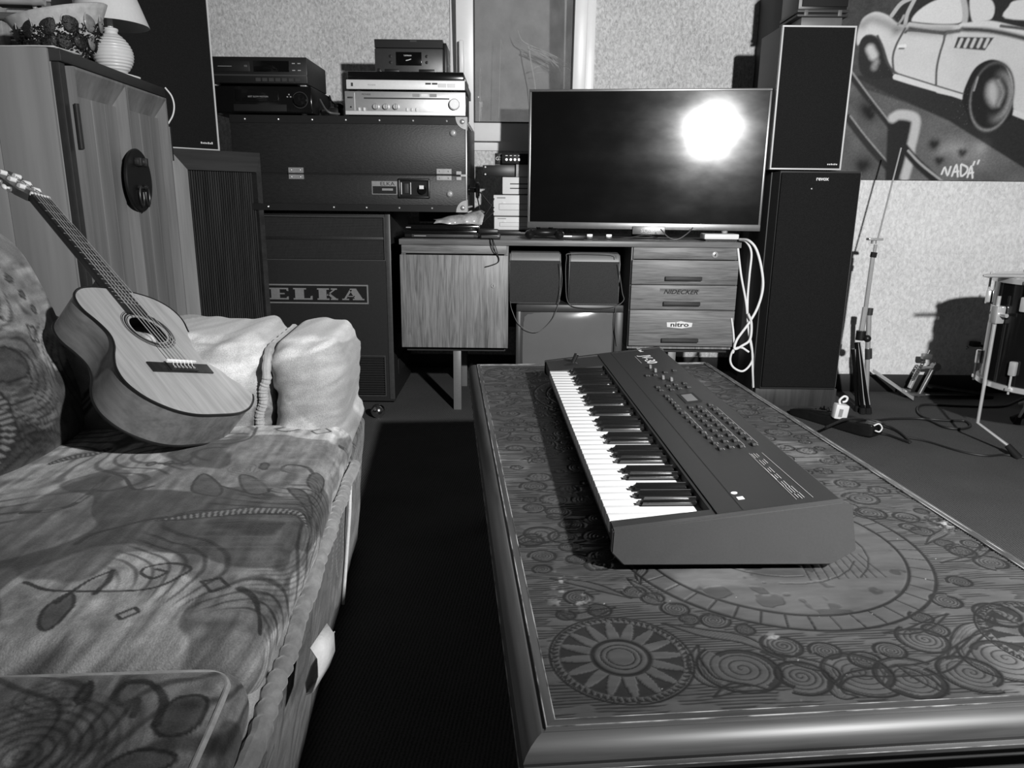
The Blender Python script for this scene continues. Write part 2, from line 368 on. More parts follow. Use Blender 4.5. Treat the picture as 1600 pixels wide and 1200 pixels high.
# ------------------------------------------------------------------ mural (painted panel on the right wall), drawn in wall coordinates
def mural():
    x0, x1, z0, z1 = XS+.01, 2.75, aY(1480, 282, W2).z, 2.0
    st = .0033; nx = int((x1-x0)/st); nz = int((z1-z0)/st)
    X, Z = np.meshgrid(np.linspace(x0, x1, nx+1), np.linspace(z0, z1, nz+1), indexing='ij'); X = X.ravel(); Z = Z.ravel()
    P = lambda L: [(p.x, p.z) for p in (aY(a, b_, W2) for a, b_ in L)]
    pxm = .00317                                       # one photograph pixel on the wall, in metres
    wob = lambda k, sd: (fbm(X*k, Z*k, sd, 3)-.5)
    c = .035 + .05*fbm(X*4, Z*4, 3) + .03*wob(60, 5)
    def fill(pts, val, soft=1.2, cl=True, n=5, nz_=.0):
        nonlocal c
        q = P(pts); q = sp2(q, n, True) if cl else q
        d, _, _ = dseg(X, Z, q+[q[0]]); d = np.where(inpoly(X, Z, q), d, -d)
        a = sm(-soft*pxm, soft*pxm, d); v = val*(1+nz_*2*wob(9, 11)) if nz_ else val
        c = c*(1-a)+v*a
    def line(pts, w, val, soft=1., n=6):
        nonlocal c
        q = sp2(P(pts), n) if n else P(pts); d, _, _ = dseg(X, Z, q); a = 1-sm((w-soft)*pxm, (w+soft)*pxm, d); c = c*(1-a)+val*a
    def shade(pts, amt, w):                            # airbrushed tone of the painting
        nonlocal c
        d, _, _ = dseg(X, Z, sp2(P(pts), 6)); c = c*(1+(amt-1)*np.exp(-(d/(w*pxm))**2))
    # ground planes of the painting
    fill([(1320, 130), (1480, 185), (1640, 290), (1700, 340), (1320, 340)], .13, 2, False, nz_=.35)
    fill([(1330, 120), (1380, 145), (1480, 190), (1600, 265), (1700, 320), (1900, 420), (1900, 150), (1560, 150), (1480, 150), (1400, 115)], .028, 2, False)
    fill([(1325, 120), (1390, 200), (1400, 290), (1300, 290), (1320, 180)], .12, 3, False, nz_=.5)
    for a, v, s in ((((1348, 170), (1356, 185), (1350, 175)), .3, 14), (((1340, 255), (1360, 262)), .3, 16), (((1495, 230), (1520, 240)), 1.5, 20)): shade([(p[0], p[1]) for p in a]+[a[-1]], v if v > 1 else 1-v*.9, s)
    line([(1322, 112), (1350, 150), (1386, 195)], 4, .022, 2); line([(1326, 110), (1355, 150), (1388, 192)], 1.2, .30, 1)
    line([(1322, 185), (1350, 222), (1385, 262)], 5, .025, 2); line([(1326, 182), (1352, 216), (1388, 258)], 1.2, .28, 1)
    # post
    fill([(1384, 192), (1395, 185), (1425, 188), (1418, 230), (1400, 283), (1380, 283)], .018, 2.5, False)
    line([(1392, 185), (1402, 180), (1420, 182), (1428, 190), (1424, 215), (1420, 232), (1418, 250), (1411, 276)], 6.5, .55, 3)
    line([(1410, 232), (1430, 255), (1462, 284)], 6, .02, 2); line([(1416, 236), (1436, 257), (1470, 284)], 1.6, .4, 1.2)
    for u_, v_, s in ((1456, 225, 6), (1464, 250, 5), (1500, 238, 5), (1352, 172, 7), (1345, 258, 9), (1357, 180, 5)): shade([(u_-2, v_), (u_, v_+3), (u_+3, v_)], .15, s)
    shade([(1470, 235), (1485, 232), (1495, 240)], 1.6, 12); shade([(1535, 225), (1530, 230), (1528, 228)], 1.6, 8)
    # car body
    body = [(1336, 60), (1342, 36), (1352, 25), (1367, 20), (1385, 26), (1400, 38), (1418, 38), (1520, 40), (1560, 42), (1600, 50), (1700, 70), (1800, 95), (1830, 150), (1800, 215), (1700, 215), (1600, 185), (1578, 170), (1500, 152), (1460, 142), (1396, 118), (1388, 108), (1370, 62), (1350, 56), (1338, 72)]
    fill(body, .66, 1.5, True, 4, .08)
    # roof and pillars
    fill([(1392, 28), (1408, 8), (1425, -6), (1480, -30), (1600, -30), (1700, -5), (1800, 60), (1700, 66), (1600, 46), (1545, 40), (1405, 40)], .03, 1.5, False)
    fill([(1421, 33), (1430, 20), (1450, 6), (1475, -3), (1498, -4), (1501, 20), (1498, 36), (1470, 39), (1430, 36)], .74, 1.5, True, 4)
    fill([(1513, -4), (1540, -2), (1550, 12), (1546, 30), (1530, 35), (1515, 34)], .72, 1.5, True, 4)
    fill([(1567, 30), (1572, 12), (1585, 2), (1640, -2), (1680, 10), (1690, 34), (1640, 34)], .74, 1.5, True, 4)
    line([(1390, 26), (1405, 7), (1424, -2), (1426, 0), (1415, 22), (1411, 40)], 2.6, .5, 1); line([(1500, -6), (1505, 20), (1503, 38)], 4, .5, 1.5); line([(1400, 40), (1406, 32), (1409, 26)], 1.5, .4)
    line([(1418, 40), (1460, 45), (1490, 47), (1497, 42)], 3, .62, 1.2); line([(1418, 46), (1465, 52), (1495, 50)], 2.2, .12, 2)
    line([(1500, 42), (1540, 38), (1580, 46), (1620, 56), (1720, 80)], 3.5, .72, 1.5); line([(1500, 47), (1545, 50), (1600, 62), (1700, 90)], 3, .07, 2.5)
    line([(1560, 42), (1600, 47), (1680, 60)], 2, .10, 1.5)
    shade([(1345, 40), (1360, 32), (1385, 40), (1396, 50)], .55, 7); shade([(1400, 46), (1440, 50), (1480, 50)], .55, 6)
    # door lines
    line([(1411, 46), (1398, 70), (1392, 90), (1393, 112)], 1.5, .10, 1.2); line([(1411, 52), (1420, 49), (1465, 53), (1472, 60), (1465, 85), (1460, 110), (1459, 142)], 1.5, .10, 1.2); line([(1472, 60), (1478, 52), (1500, 48)], 1.3, .14, 1.4)
    line([(1368, 58), (1376, 75), (1384, 100), (1392, 112)], 1.8, .06, 1.5); line([(1392, 112), (1398, 117)], 2, .08, 1.5, 0)
    line([(1396, 121), (1425, 130), (1460, 140)], 3.6, .74, 1); line([(1463, 142), (1485, 147), (1500, 152)], 3.6, .72, 1); line([(1396, 115), (1460, 135), (1500, 147)], 1, .10, 1, 0)
    line([(1580, 176), (1600, 184), (1680, 214)], 4, .74, 1.2)
    line([(1402, 74), (1411, 73)], 2.4, .85, 1, 0); line([(1402, 77), (1409, 77)], 1, .1, 1, 0)
    # vents
    fill([(1493, 59), (1549, 60), (1535, 80), (1487, 76)], .06, 1.2, False)
    for k in range(5): line([(1496+k*10.2+3, 63), (1492+k*10.2+2, 74)], 2.2, .6, 1.2, 0)
    # wheels
    fill([(1341, 68), (1352, 58), (1365, 60), (1373, 72), (1380, 98), (1392, 118), (1360, 125), (1340, 110)], .022, 1.5)
    for pts, v, s in (([(1357, 78), (1362, 88)], .6, 6), ([(1366, 98), (1363, 106)], .3, 4)): line(pts, s, v, 4, 0)
    fill([(1500, 155), (1508, 128), (1522, 105), (1545, 94), (1565, 102), (1575, 125), (1578, 150), (1578, 180), (1560, 196), (1540, 203), (1515, 196), (1508, 180)], .018, 1.5)
    q = P([(1546, 152)])[0]; rx, rz = 32*pxm, 48*pxm
    e = np.hypot((X-q[0])/rx, (Z-q[1])/rz); a = np.exp(-((e-.93)/.05)**2); c = c*(1-a)+a*(.08+.14*sm(-1, 1, -(Z-q[1])/rz)); 
    e2 = np.hypot((X-q[0]-6*pxm)/rx, (Z-q[1])/rz); a = np.exp(-((e2-.62)/.13)**2)*sm(-.2, .8, (X-q[0])/rx); c = c*(1-a)+a*.28
    fill([(1540, 134), (1548, 128), (1555, 136), (1556, 152), (1550, 166), (1542, 160), (1538, 148)], .5, 7); line([(1556, 128), (1563, 145), (1556, 165)], 2.5, .3, 4); line([(1524, 122), (1518, 142)], 1.4, .3, 1)
    # signature and speckles of paint
    for pts in ([(1468, 272), (1473, 262), (1477, 274), (1482, 261)], [(1484, 275), (1491, 258), (1493, 276)], [(1486, 269), (1494, 268)], [(1498, 258), (1498, 275), (1506, 270), (1508, 262), (1499, 257)], [(1508, 277), (1514, 260), (1516, 278)], [(1509, 271), (1517, 270)], [(1519, 253), (1517, 258)], [(1526, 251), (1524, 256)]): line(pts, 1.35, .82, .7, 3)
    sp = (vnoise(X*300, Z*300, 21) > .955) & (fbm(X*6, Z*6, 31) > .42) & (c < .2); c = np.where(sp, c+.05, c); c = c*(1+.35*(vnoise(X*240, Z*240, 27)-.5)*np.where(c < .3, 1, .25))
    idx = np.arange((nx+1)*(nz+1)).reshape(nx+1, nz+1)
    F = np.stack([idx[:-1, :-1], idx[1:, :-1], idx[1:, 1:], idx[:-1, 1:]], -1).reshape(-1, 4)
    t = thing('wall_mural', 'painted mural panel of a pale sports coupe signed NADA on right wall', 'mural', (x0, W2, z0))
    V = np.stack([X-x0, np.full(X.shape, -.0175), Z-z0], 1)
    M('mural_paint', .5, .55, spec=.3, attr='tone', n=(120, .06), bump=(90, .2, .001))
    grid('painted_face', V, F, 'mural_paint', t, np.clip(c, .008, .9))
    MB().box(x0, x1, W2-.017, W2-.001, z0, z1).part('panel_board', 'dark_panel', t, (x0, W2, z0))
mural()
# ------------------------------------------------------------------ sofa: local x = along the sofa (away from the camera), y = towards its back, z up
SO = Vector((-.345, 1.0, 0)); SA = math.radians(4.9)
s_a = Vector((-math.sin(SA), math.cos(SA), 0)); s_b = Vector((-math.cos(SA), -math.sin(SA), 0))
SEAT = .435
def sl(u, v, z=SEAT): p = aZ(u, v, z)-SO; return (p.dot(s_a), p.dot(s_b))
sofa = bpy.data.objects.new('sofa', None); COL.objects.link(sofa)
tag(sofa, 'plump sofa in printed velour with scribble motifs, guitar leaning on it', 'sofa')
sofa.matrix_world = Matrix([[s_a[i], s_b[i], (0, 0, 1)[i], SO[i]] for i in range(3)] + [[0, 0, 0, 1]])
M('sofa_velour', .3, .85, spec=.15, attr='tone', sheen=.15, n=(420, .30), bump=(420, .5, .002))

class Print:
    """printed fabric: tone painted over cloth coordinates (u,v) in metres"""
    def __init__(s, u, v, sd=0, base=.20):
        s.u, s.v = u, v
        wu = u+.05*(fbm(u*6, v*6, sd+40)-.5); wv = v+.05*(fbm(u*6, v*6, sd+50)-.5)
        p1 = fbm(wu*4.2, wv*6.2, sd+1, 3); p2 = fbm(wu*3.1+9, wv*4.6, sd+2, 3); stx = fbm(u*14, v*95, sd+3, 3); sty = fbm(u*60, v*60, sd+4, 3)
        c = np.full(u.shape, base)
        c = c*(1+.9*sm(.50, .525, p1)); c = c*(1-.55*sm(.53, .55, p2)); c = c*(1+1.0*(stx-.5)); c = c*(1+.7*(sty-.5)); brs = fbm(wu*9+wv*30, wv*9, sd+6, 3); c = c*(1+.8*(brs-.5))
        con = fbm(wu*3.4, wv*3.4, sd+7, 2); ln = np.abs(((con*26) % 1)-.5)*2; mk = sm(.56, .62, fbm(u*3.3+4, v*3.3, sd+8, 2))
        c = c*(1-.6*mk*(1-sm(.10, .40, ln)))
        s.c = base*np.clip(c/base, .05, 4)**1.25
    def box(s, q, m):
        xs = [p[0] for p in q]; ys = [p[1] for p in q]
        return np.where((s.u > min(xs)-m) & (s.u < max(xs)+m) & (s.v > min(ys)-m) & (s.v < max(ys)+m))[0]
    def blend(s, a, val, ix=None):
        if ix is None: s.c = s.c*(1-a)+val*a
        else: s.c[ix] = s.c[ix]*(1-a)+val*a
    def line(s, pts, w=.0022, val=.018, n=6):
        w *= 1.2; q = sp2(pts, n); ix = s.box(q, w*2)
        if not len(ix): return
        d, t, L = dseg(s.u[ix], s.v[ix], q); w = w*(.75+.5*vnoise(t*60, t*0, 5)); s.blend(.92*(1-sm(w*.7, w*1.25, d)), val, ix)
    def poly(s, pts, val, edge=.0, out=.0026, oval=.018, n=5, a=.85, closed=True):
        q = sp2(pts, n, True) if n else list(pts); ix = s.box(q, .01)
        if not len(ix): return
        u, v = s.u[ix], s.v[ix]; i = inpoly(u, v, q); d, _, _ = dseg(u, v, q+[q[0]])
        if val is not None: s.blend(a*np.where(i, sm(0, .003, d), 0.), val*(1+1.2*(fbm(u*70, v*70, 77, 3)-.5)), ix)
        if out: s.blend(.92*(1-sm(out*.6, out*1.2, d)), oval, ix)
    def ladder(s, pts, w=.014, step=.0095):
        q = sp2(pts, 8); ix = s.box(q, w*1.5)
        if not len(ix): return
        d, t, L = dseg(s.u[ix], s.v[ix], q); ww = w*np.sin(np.pi*np.clip(t/L, 0.02, .98))**.55
        ins = d < ww; s.blend(np.where(ins, .75, 0), .26, ix)
        rung = np.abs(((t/step) % 1)-.5)*2; s.blend(np.where(ins, .92*sm(.35, .55, rung), 0), .02, ix)
        s.blend(.92*(1-sm(.0016, .0030, np.abs(d-ww)))*(t > .01*L)*(t < .99*L), .02, ix)
    def dash(s, pts, w=.005, step=.05):
        q = sp2(pts, 5); ix = s.box(q, w*2)
        if not len(ix): return
        d, t, L = dseg(s.u[ix], s.v[ix], q); on = ((t/step) % 1) < .5; s.blend(np.where((d < w) & on, .9, 0), .02, ix); s.blend(.8*(1-sm(.001, .002, np.abs(d-w)))*(t > 0)*(t < L), .04, ix)
    def bead(s, c0, du, dv, n=3):
        for k in range(n):
            x, y = c0[0]+du*k, c0[1]+dv*k; r = .011
            s.poly([(x-r, y), (x, y-r*.7), (x+r, y), (x, y+r*.7)], .07)
    def swirl(s, x, y, r, a0=0., turns=1.4, w=.0025):
        s.line([(x+r*(1-.75*t)*math.cos(a0+t*turns*6.28), y+r*(1-.75*t)*math.sin(a0+t*turns*6.28)) for t in [i/10 for i in range(11)]], w)
    def rose(s, x, y, r):
        e = np.hypot(s.u-x, s.v-y); th = np.arctan2(s.v-y, s.u-x); w = np.sin(e/r*22+2*np.sin(3*th)+th); s.blend(np.where(e < r*(1+.1*np.sin(5*th)), .6*sm(.3, .8, w), 0), .06)
    def motif(s, k, x, y, r, sc=1.):
        ca, sa = math.cos(r)*sc, math.sin(r)*sc; T = lambda L: [(x+a*ca-b_*sa, y+a*sa+b_*ca) for a, b_ in L]
        k %= 8
        if k == 0: s.ladder(T([(-.11, 0), (-.04, .025), (.04, .03), (.12, -.01)]), .014*sc)
        elif k == 1: s.poly(T([(-.05, 0), (-.01, .024), (.045, .02), (.035, -.018), (-.01, -.026)]), .05)
        elif k == 2: s.swirl(x, y, .034*sc, r, 1.5); s.line(T([(.034, 0), (.06, -.03), (.1, -.03)]))
        elif k == 3:
            for dx, dy in ((0, 0), (.07, .03)): s.poly(T([(dx-.014, dy-.008), (dx+.012, dy-.01), (dx+.016, dy+.008), (dx-.01, dy+.01)]), None, n=0)
        elif k == 4: s.rose(x, y, .028*sc); s.poly(T([(.035, 0), (.05, .012), (.065, .0), (.05, -.01)]), .05)
        elif k == 5:
            e = np.hypot((s.u-x)/(.03*sc), (s.v-y)/(.034*sc)); s.blend(.8*np.exp(-((e-.85)/.2)**2), .07); s.blend(.5*(e < .6), .26)
        elif k == 6: s.bead((x, y), .028*ca, .028*sa); s.line(T([(-.08, -.03), (-.02, .02), (.05, -.02), (.12, .0)]))
        elif k == 7: s.dash(T([(-.1, 0), (-.03, .03), (.05, .0), (.1, -.03)]))
    def scatter(s, sd, n, u0, u1, v0, v1, lo=.75, hi=1.3):
        r = random.Random(sd)
        for i in range(n): s.motif(r.randrange(8), r.uniform(u0, u1), r.uniform(v0, v1), r.uniform(0, 6.28), r.uniform(lo, hi))

def cushion(name, box, r, step, par, cloth, motifs, puff, sd, label=None, base=.20, jac=None):
    B, V, n, F = rboxgrid(*box, r, step)
    u, v = cloth(B, V, n); pr = Print(u, v, sd, base); motifs(pr, B, n)
    V = V + n*puff(B, V, n)[:, None]
    if jac is not None: V = jac(V)
    ob = grid(name, V, F, 'sofa_velour', par, np.clip(pr.c, .012, .75))
    if label: ob['label'] = label
    return ob
def wrinkle(a, b, sd, amp, ka=14, kb=5): return amp*(fbm(a*ka, b*kb, sd, 3)-.5)*2

# seat cushion (far, the one in view) ---------------------------------------
def seat_motifs(pr, B, n):
    X = lambda L, z=SEAT: [sl(a, b_, z) for a, b_ in L]
    pr.ladder(X([(245, 818), (330, 806), (420, 800), (470, 803), (487, 815)]), .0125, .0085)
    pr.line(X([(120, 855), (150, 838), (210, 822), (260, 812)]), .003)
    pr.line(X([(40, 918), (80, 930), (170, 932), (240, 925), (285, 905), (298, 892), (270, 886), (230, 892), (222, 902), (240, 910), (260, 900), (245, 895)]), .0022)
    pr.poly(X([(315, 913), (345, 907), (358, 918), (330, 928)]), None, n=0); pr.poly(X([(183, 968), (212, 956), (218, 963), (190, 975)]), None, n=0)
    pr.poly(X([(62, 985), (72, 958), (110, 935), (115, 955), (80, 990)]), .07); pr.line(X([(90, 950), (140, 915), (178, 898)])); pr.line(X([(150, 935), (170, 915), (176, 898)]), .003)
    pr.line(X([(375, 920), (400, 935), (418, 960), (424, 972)]), .004)
    pr.dash(X([(35, 805), (90, 802), (130, 785), (170, 748)]), .0045, .055)
    pr.poly(X([(300, 770), (318, 745), (345, 762), (340, 778)]), .06); pr.line(X([(165, 740), (195, 752), (210, 770), (240, 765)]), .003); pr.line(X([(345, 762), (400, 775), (425, 765)]), .0022)
    pr.poly(X([(375, 745), (400, 750), (420, 770), (385, 772)]), .08)
    pr.bead(sl(237, 730), .0, -.03); pr.line(X([(250, 730), (290, 728), (310, 710)]), .003)
    pr.poly(X([(480, 752), (492, 738), (515, 742), (510, 760), (490, 762)]), .06); pr.line(X([(490, 740), (478, 730), (450, 728), (440, 736), (460, 742)]), .0028)
    for px_, py_ in ((434, 748),):
        x, y = sl(px_, py_); e = np.hypot((pr.u-x)/.045, (pr.v-y)/.032); pr.blend(.8*np.exp(-((e-.85)/.22)**2), .08)
    x, y = sl(382, 735); pr.rose(x, y, .03); pr.poly(X([(405, 733), (412, 726), (420, 728), (415, 736)]), .04)
    pr.poly(X([(450, 765), (475, 768), (495, 785), (492, 800)]), .06)
    pr.line(X([(430, 675), (450, 670), (470, 668), (475, 672), (450, 678), (432, 676), (445, 672)]), .0025); pr.poly(X([(487, 676), (508, 671), (517, 676), (495, 681)]), None, n=0)
    pr.ladder(X([(75, 728), (110, 718), (150, 712), (175, 705)]), .010, .008); pr.line(X([(350, 700), (390, 690), (402, 672)]), .003)
    # contour lines along the front edge
    for cx, cy, R in ((430, 830, .17), (420, 1000, .13), (470, 760, .08)):
        x, y = sl(cx, cy); e = np.hypot((pr.u-x+.03)*.8, (pr.v-y)*1.1); k = np.abs(((e/.0085) % 1)-.5)*2; mk = sm(R, R*.6, e)*sm(.2*R, .5*R, e)*sm(.02, -.02, pr.v-y)
        pr.c = pr.c*(1-.45*mk*(1-sm(.2, .6, k)))
    pr.scatter(11, 9, -.3, .5, -.36, -.08, .6, .9)
def cloth_top(B, V, n): return V[:, 0], V[:, 1] + (V[:, 2]-SEAT)
def seat_puff(sd):
    def f(B, V, n):
        x, y = V[:, 0], V[:, 1]; top = np.clip(n[:, 2], 0, 1)
        return top*(.006*np.sin(np.clip((y+.08)/.62, 0, 1)*math.pi) + wrinkle(x, y, sd, .004, 5, 9) + .0016*(fbm(x*75, y*7, sd+9, 2)-.5)*2*np.clip((.16-y)/.16, 0, 1)) + np.clip(-n[:, 1], 0, 1)*wrinkle(x, V[:, 2], sd+3, .010, 7, 5)
    return f
SX0, SX1, SY0, SY1 = -.315, .505, -.052, .60
cushion('seat_cushion', (SX0, SX1, SY0, SY1, .350, SEAT), .040, .0023, sofa, cloth_top, seat_motifs, seat_puff(1), 0, base=.175)
def near_motifs(pr, B, n):
    X = lambda L, z=SEAT: [sl(a, b_, z) for a, b_ in L]
    pr.poly(X([(250, 1140), (252, 1115), (285, 1090), (330, 1088), (322, 1120), (300, 1140), (270, 1147)]), .06)
    pr.line(X([(250, 1130), (262, 1090), (240, 1065), (205, 1065), (186, 1085), (195, 1098), (222, 1090), (215, 1115)]), .0035)
    x, y = sl(168, 1130); e = np.hypot((pr.u-x)/.036, (pr.v-y)/.036); pr.blend(.8*np.exp(-((e-.85)/.2)**2), .07)
    x, y = sl(85, 1090); pr.rose(x, y, .034); pr.poly(X([(125, 1090), (145, 1065), (150, 1075), (135, 1098)]), .04)
    x, y = sl(40, 1180); e = np.hypot(pr.u-x, pr.v-y); k = np.abs(((e/.010) % 1)-.5)*2; pr.c = pr.c*(1-.5*sm(.11, .06, e)*(1-sm(.2, .6, k)))
    pr.poly(X([(170, 1195), (220, 1170), (280, 1175), (260, 1200), (200, 1210)]), .09)
    pr.scatter(5, 12, -1.1, -.55, -.3, .5)
cushion('seat_cushion', (-.78, SX0-.004, SY0, SY1, .350, SEAT-.004), .040, .0025, sofa, cloth_top, near_motifs, seat_puff(21), 47, base=.24)
# base with printed valance, front slanting in
def base_jac(V): V = V.copy(); V[:, 1] += .036*np.clip((.36-V[:, 2])/.36, 0, 1); return V
cushion('base', (-1.15, .79, -.043, .84, .015, .372), .02, .0042, sofa, lambda B, V, n: (V[:, 0], V[:, 2]*1.0+np.where(n[:, 1] < -.5, 0, V[:, 1])),
        lambda pr, B, n: pr.scatter(33, 60, -1.1, .7, 0, .35, .6, 1.), lambda B, V, n: wrinkle(V[:, 0], V[:, 2], 9, .006, 6, 8), 9, base=.13, jac=base_jac)
# piping between seat and valance
pts = []
for i in range(420):
    x = -1.15+i*(1.61/419); pts.append((x, -.053+.0015*math.sin(x*40), .357+.003*math.sin(x*9)))
M('piping_velour', .21, .85, spec=.15, sheen=.4, n=(28, .45), bump=(200, .4, .002))
MB().tube(pts, [.0105+.0020*abs(math.sin(i*.42+2*math.sin(i*.05)))+.0008*math.sin(i*.9) for i in range(420)], 10).part('piping', 'piping_velour', sofa)
# cloth label on the front
q = aZ(470, 1000, .34)-SO; tx = q.dot(s_a); ty = -.062
M('label_cloth', .62, .9, n=(60, .15), bump=(300, .5, .001))
b = MB(); loop = [(0, 0), (-.012, -.010), (-.020, -.030), (-.014, -.052), (.0, -.060), (.014, -.050), (.020, -.030), (.010, -.014)]
P0 = [(tx+a*.6-.026, ty-.014-.012*math.sin(i), .345+c_*1.15) for i, (a, c_) in enumerate(loop)]
n_ = len(P0)
va = [b.b.verts.new(p) for p in P0]; vb = [b.b.verts.new((p[0]+.046, p[1]-.014, p[2]+.006)) for p in P0]
for i in range(n_-1): b.b.faces.new((va[i], va[i+1], vb[i+1], vb[i]))
me = b.mesh(); lo_ = link('care_label', me, 'label_cloth', sofa); md = lo_.modifiers.new('s', 'SOLIDIFY'); md.thickness = .0015; lo_['label'] = 'white folded cloth label'
# back cushions, leaning ----------------------------------------------------
def lean(V): V = V.copy(); V[:, 1] += .30*np.clip(V[:, 2]-.42, 0, 1) - .02; return V
def cloth_back(B, V, n): return V[:, 0]+V[:, 1]*.6*(np.abs(n[:, 0]) > .7), V[:, 2]
def back_motifs(sd):
    def f(pr, B, n):
        pr.scatter(sd, 26, -1.1, .6, .42, .95)
        if sd == 3:
            pr.ladder([(.12, .50), (.13, .58), (.10, .66), (.05, .72)], .017, .011); pr.line([(.0, .45), (.08, .48), (.16, .46)])
        else:
            pr.poly([(.24, .60), (.31, .585), (.335, .61), (.30, .645), (.25, .64)], .06); pr.line([(.2, .70), (.27, .69), (.33, .72)], .003); pr.line([(.30, .84), (.27, .73), (.33, .69)], .003)
            pr.rose(.36, .585, .028); pr.poly([(.40, .56), (.42, .572), (.44, .562), (.42, .55)], .04); x, y = .39, .51; e = np.hypot((pr.u-x)/.028, (pr.v-y)/.045); pr.blend(.8*np.exp(-((e-.85)/.2)**2), .08)
            pr.bead((.40, .78), .012, -.03, 4); pr.ladder([(.20, .93), (.28, .89), (.34, .83)], .012, .010); pr.dash([(.18, .76), (.22, .79), (.27, .78)], .008, .06)
            k = np.abs(((np.hypot(pr.u-.30, pr.v-.50)/.009) % 1)-.5)*2; pr.c = pr.c*(1-.5*sm(.09, .05, np.hypot(pr.u-.30, pr.v-.52))*(1-sm(.2, .6, k)))
            pr.ladder([(.22, .46), (.25, .52), (.23, .60), (.19, .66)], .014, .011)
    return f
def back_puff(x0, x1, z0, z1, sd, amp):
    def f(B, V, n):
        a = np.clip((V[:, 0]-x0)/(x1-x0), 0, 1); c_ = np.clip((V[:, 2]-z0)/(z1-z0), 0, 1)
        return np.clip(-n[:, 1], 0, 1)*(amp*np.sin(a*math.pi)**.7*np.sin(c_*math.pi)**.6) + wrinkle(V[:, 0], V[:, 2], sd, .008, 6, 5)
    return f
cushion('back_cushion', (.175, .60, .515, .72, .40, .86), .085, .0048, sofa, cloth_back, back_motifs(4), back_puff(.175, .60, .40, .86, 5, .05), 14, base=.13, jac=lean)
cushion('back_cushion', (-1.15, .17, .50, .72, .40, .90), .09, .008, sofa, cloth_back, back_motifs(3), back_puff(-.5, .17, .40, .90, 6, .06), 15, base=.13, jac=lean)
cushion('back_frame', (-1.15, .76, .70, .86, .20, .72), .07, .009, sofa, cloth_back, lambda pr, B, n: pr.scatter(8, 14, -1.1, .7, .4, .8), lambda B, V, n: wrinkle(V[:, 0], V[:, 2], 8, .008), 16, base=.11, jac=lean)
# armrest: inner pad, front pad, ruffled seam between them
def arm_puff(sd, y0, y1):
    def f(B, V, n):
        c_ = np.clip((V[:, 1]-y0)/(y1-y0), 0, 1); z = np.clip((V[:, 2]-.25)/.36, 0, 1)
        diag = V[:, 1]*.55+V[:, 2]
        return np.clip(-n[:, 0], 0, 1)*(.03*np.sin(c_*math.pi)**.6*np.sin(z*math.pi)**.5) + .016*(fbm(diag*24, (V[:, 1]-V[:, 2])*5, sd, 3)-.5)*2
    return f
cloth_arm = lambda B, V, n: (V[:, 1]+V[:, 0]*.3, V[:, 2])
def arm_motifs(k):
    def f(pr, B, n):
        pr.c = .36+.45*(pr.c-.36)
        if k == 0:
            for i in range(4): pr.poly([(.045-.010, .585-i*.022), (.045, .578-i*.022), (.057, .585-i*.022), (.045, .592-i*.022)], .14, oval=.1)
            pr.poly([(.05, .395), (.07, .385), (.095, .392), (.075, .402)], .12)
        else:
            pr.poly([(.15, .50), (.24, .50), (.30, .45), (.28, .40), (.20, .44), (.14, .46)], .17, oval=.1); pr.line([(.12, .47), (.2, .44), (.3, .43), (.36, .44)], .002, .1); pr.line([(.30, .48), (.30, .42), (.27, .37)], .002, .1)
            pr.line([(.14, .56), (.18, .585), (.22, .58), (.19, .56), (.14, .53)], .0025, .1); pr.scatter(71, 3, .35, .6, .4, .6)
    return f
cushion('arm_front_pad', (.475, .79, -.040, .115, .34, .618), .055, .0052, sofa, cloth_arm, arm_motifs(0), arm_puff(31, -.04, .115), 31, base=.33)
cushion('arm_pad', (.485, .79, .118, .80, .34, .628), .055, .0065, sofa, cloth_arm, arm_motifs(1), arm_puff(41, .118, .5), 41, base=.33)
pts = [(.474, .118+.030*(1-i/50)+.002*math.sin(i*.35), .40+.145*(i/50)) for i in range(50)] + [(.534-.060*math.cos(a*.1571), .117, .545+.050*math.sin(a*.1571)) for a in range(1, 11)] + [(.534+.018*i, .117, .595) for i in range(1, 14)]
MB().tube([(.455, -.047, .352), (.458, -.040, .25), (.458, -.026, .12), (.458, -.016, .03)], .0035, 8).part('welt', 'label_cloth', sofa)
xw = SX0-.024; zw_ = SEAT-.0085
wl = [(xw, .55-i*.05, zw_+.003*math.sin(max(0, .55-i*.05)*5)) for i in range(12)] + [(xw-.030*(1-math.cos(a)), -.004-.028*math.sin(a), zw_-.001) for a in (.4, .8, 1.2, 1.57)] + [(xw-.08-.05*i, -.033, zw_-.001) for i in range(8)]
M('welt_velour', .40, .8, spec=.2, sheen=.3, n=(60, .35)); MB().tube(spline(wl, 4), .0032, 8).part('welt', 'welt_velour', sofa)
M('ruffle_velour', .33, .85, spec=.15, sheen=.4, n=(40, .3))
MB().tube(pts, [.007+.003*abs(math.sin(i*1.25)) for i in range(73)], 9).part('ruffled_seam', 'ruffle_velour', sofa)

# ------------------------------------------------------------------ guitar
GK = .8
GR = [[0.3507225781184311, -0.6892013006882982, 0.6340309458747178], [0.9059862841585564, 0.42107148983042864, -0.04344713302283626], [-0.2370285343873239, 0.5896612312005007, 0.772086203933894]]
GP = (-.543, 1.31, .509)
gt = bpy.data.objects.new('acoustic_guitar', None); COL.objects.link(gt)
gt.matrix_world = Matrix([[GR[i][j]*GK for j in range(3)]+[GP[i]] for i in range(3)]+[[0, 0, 0, 1]])
tag(gt, 'pale topped acoustic guitar leaning against the printed sofa back', 'guitar')
GW = [(0, 0), (.001, .05), (.008, .09), (.026, .13), (.06, .168), (.105, .188), (.15, .184), (.19, .165), (.225, .142), (.255, .130), (.28, .128), (.31, .134), (.345, .146), (.375, .147), (.405, .136), (.43, .108), (.443, .07), (.448, .03), (.4485, 0)]
gp = spline([(a, w, 0) for a, w in GW], 4)
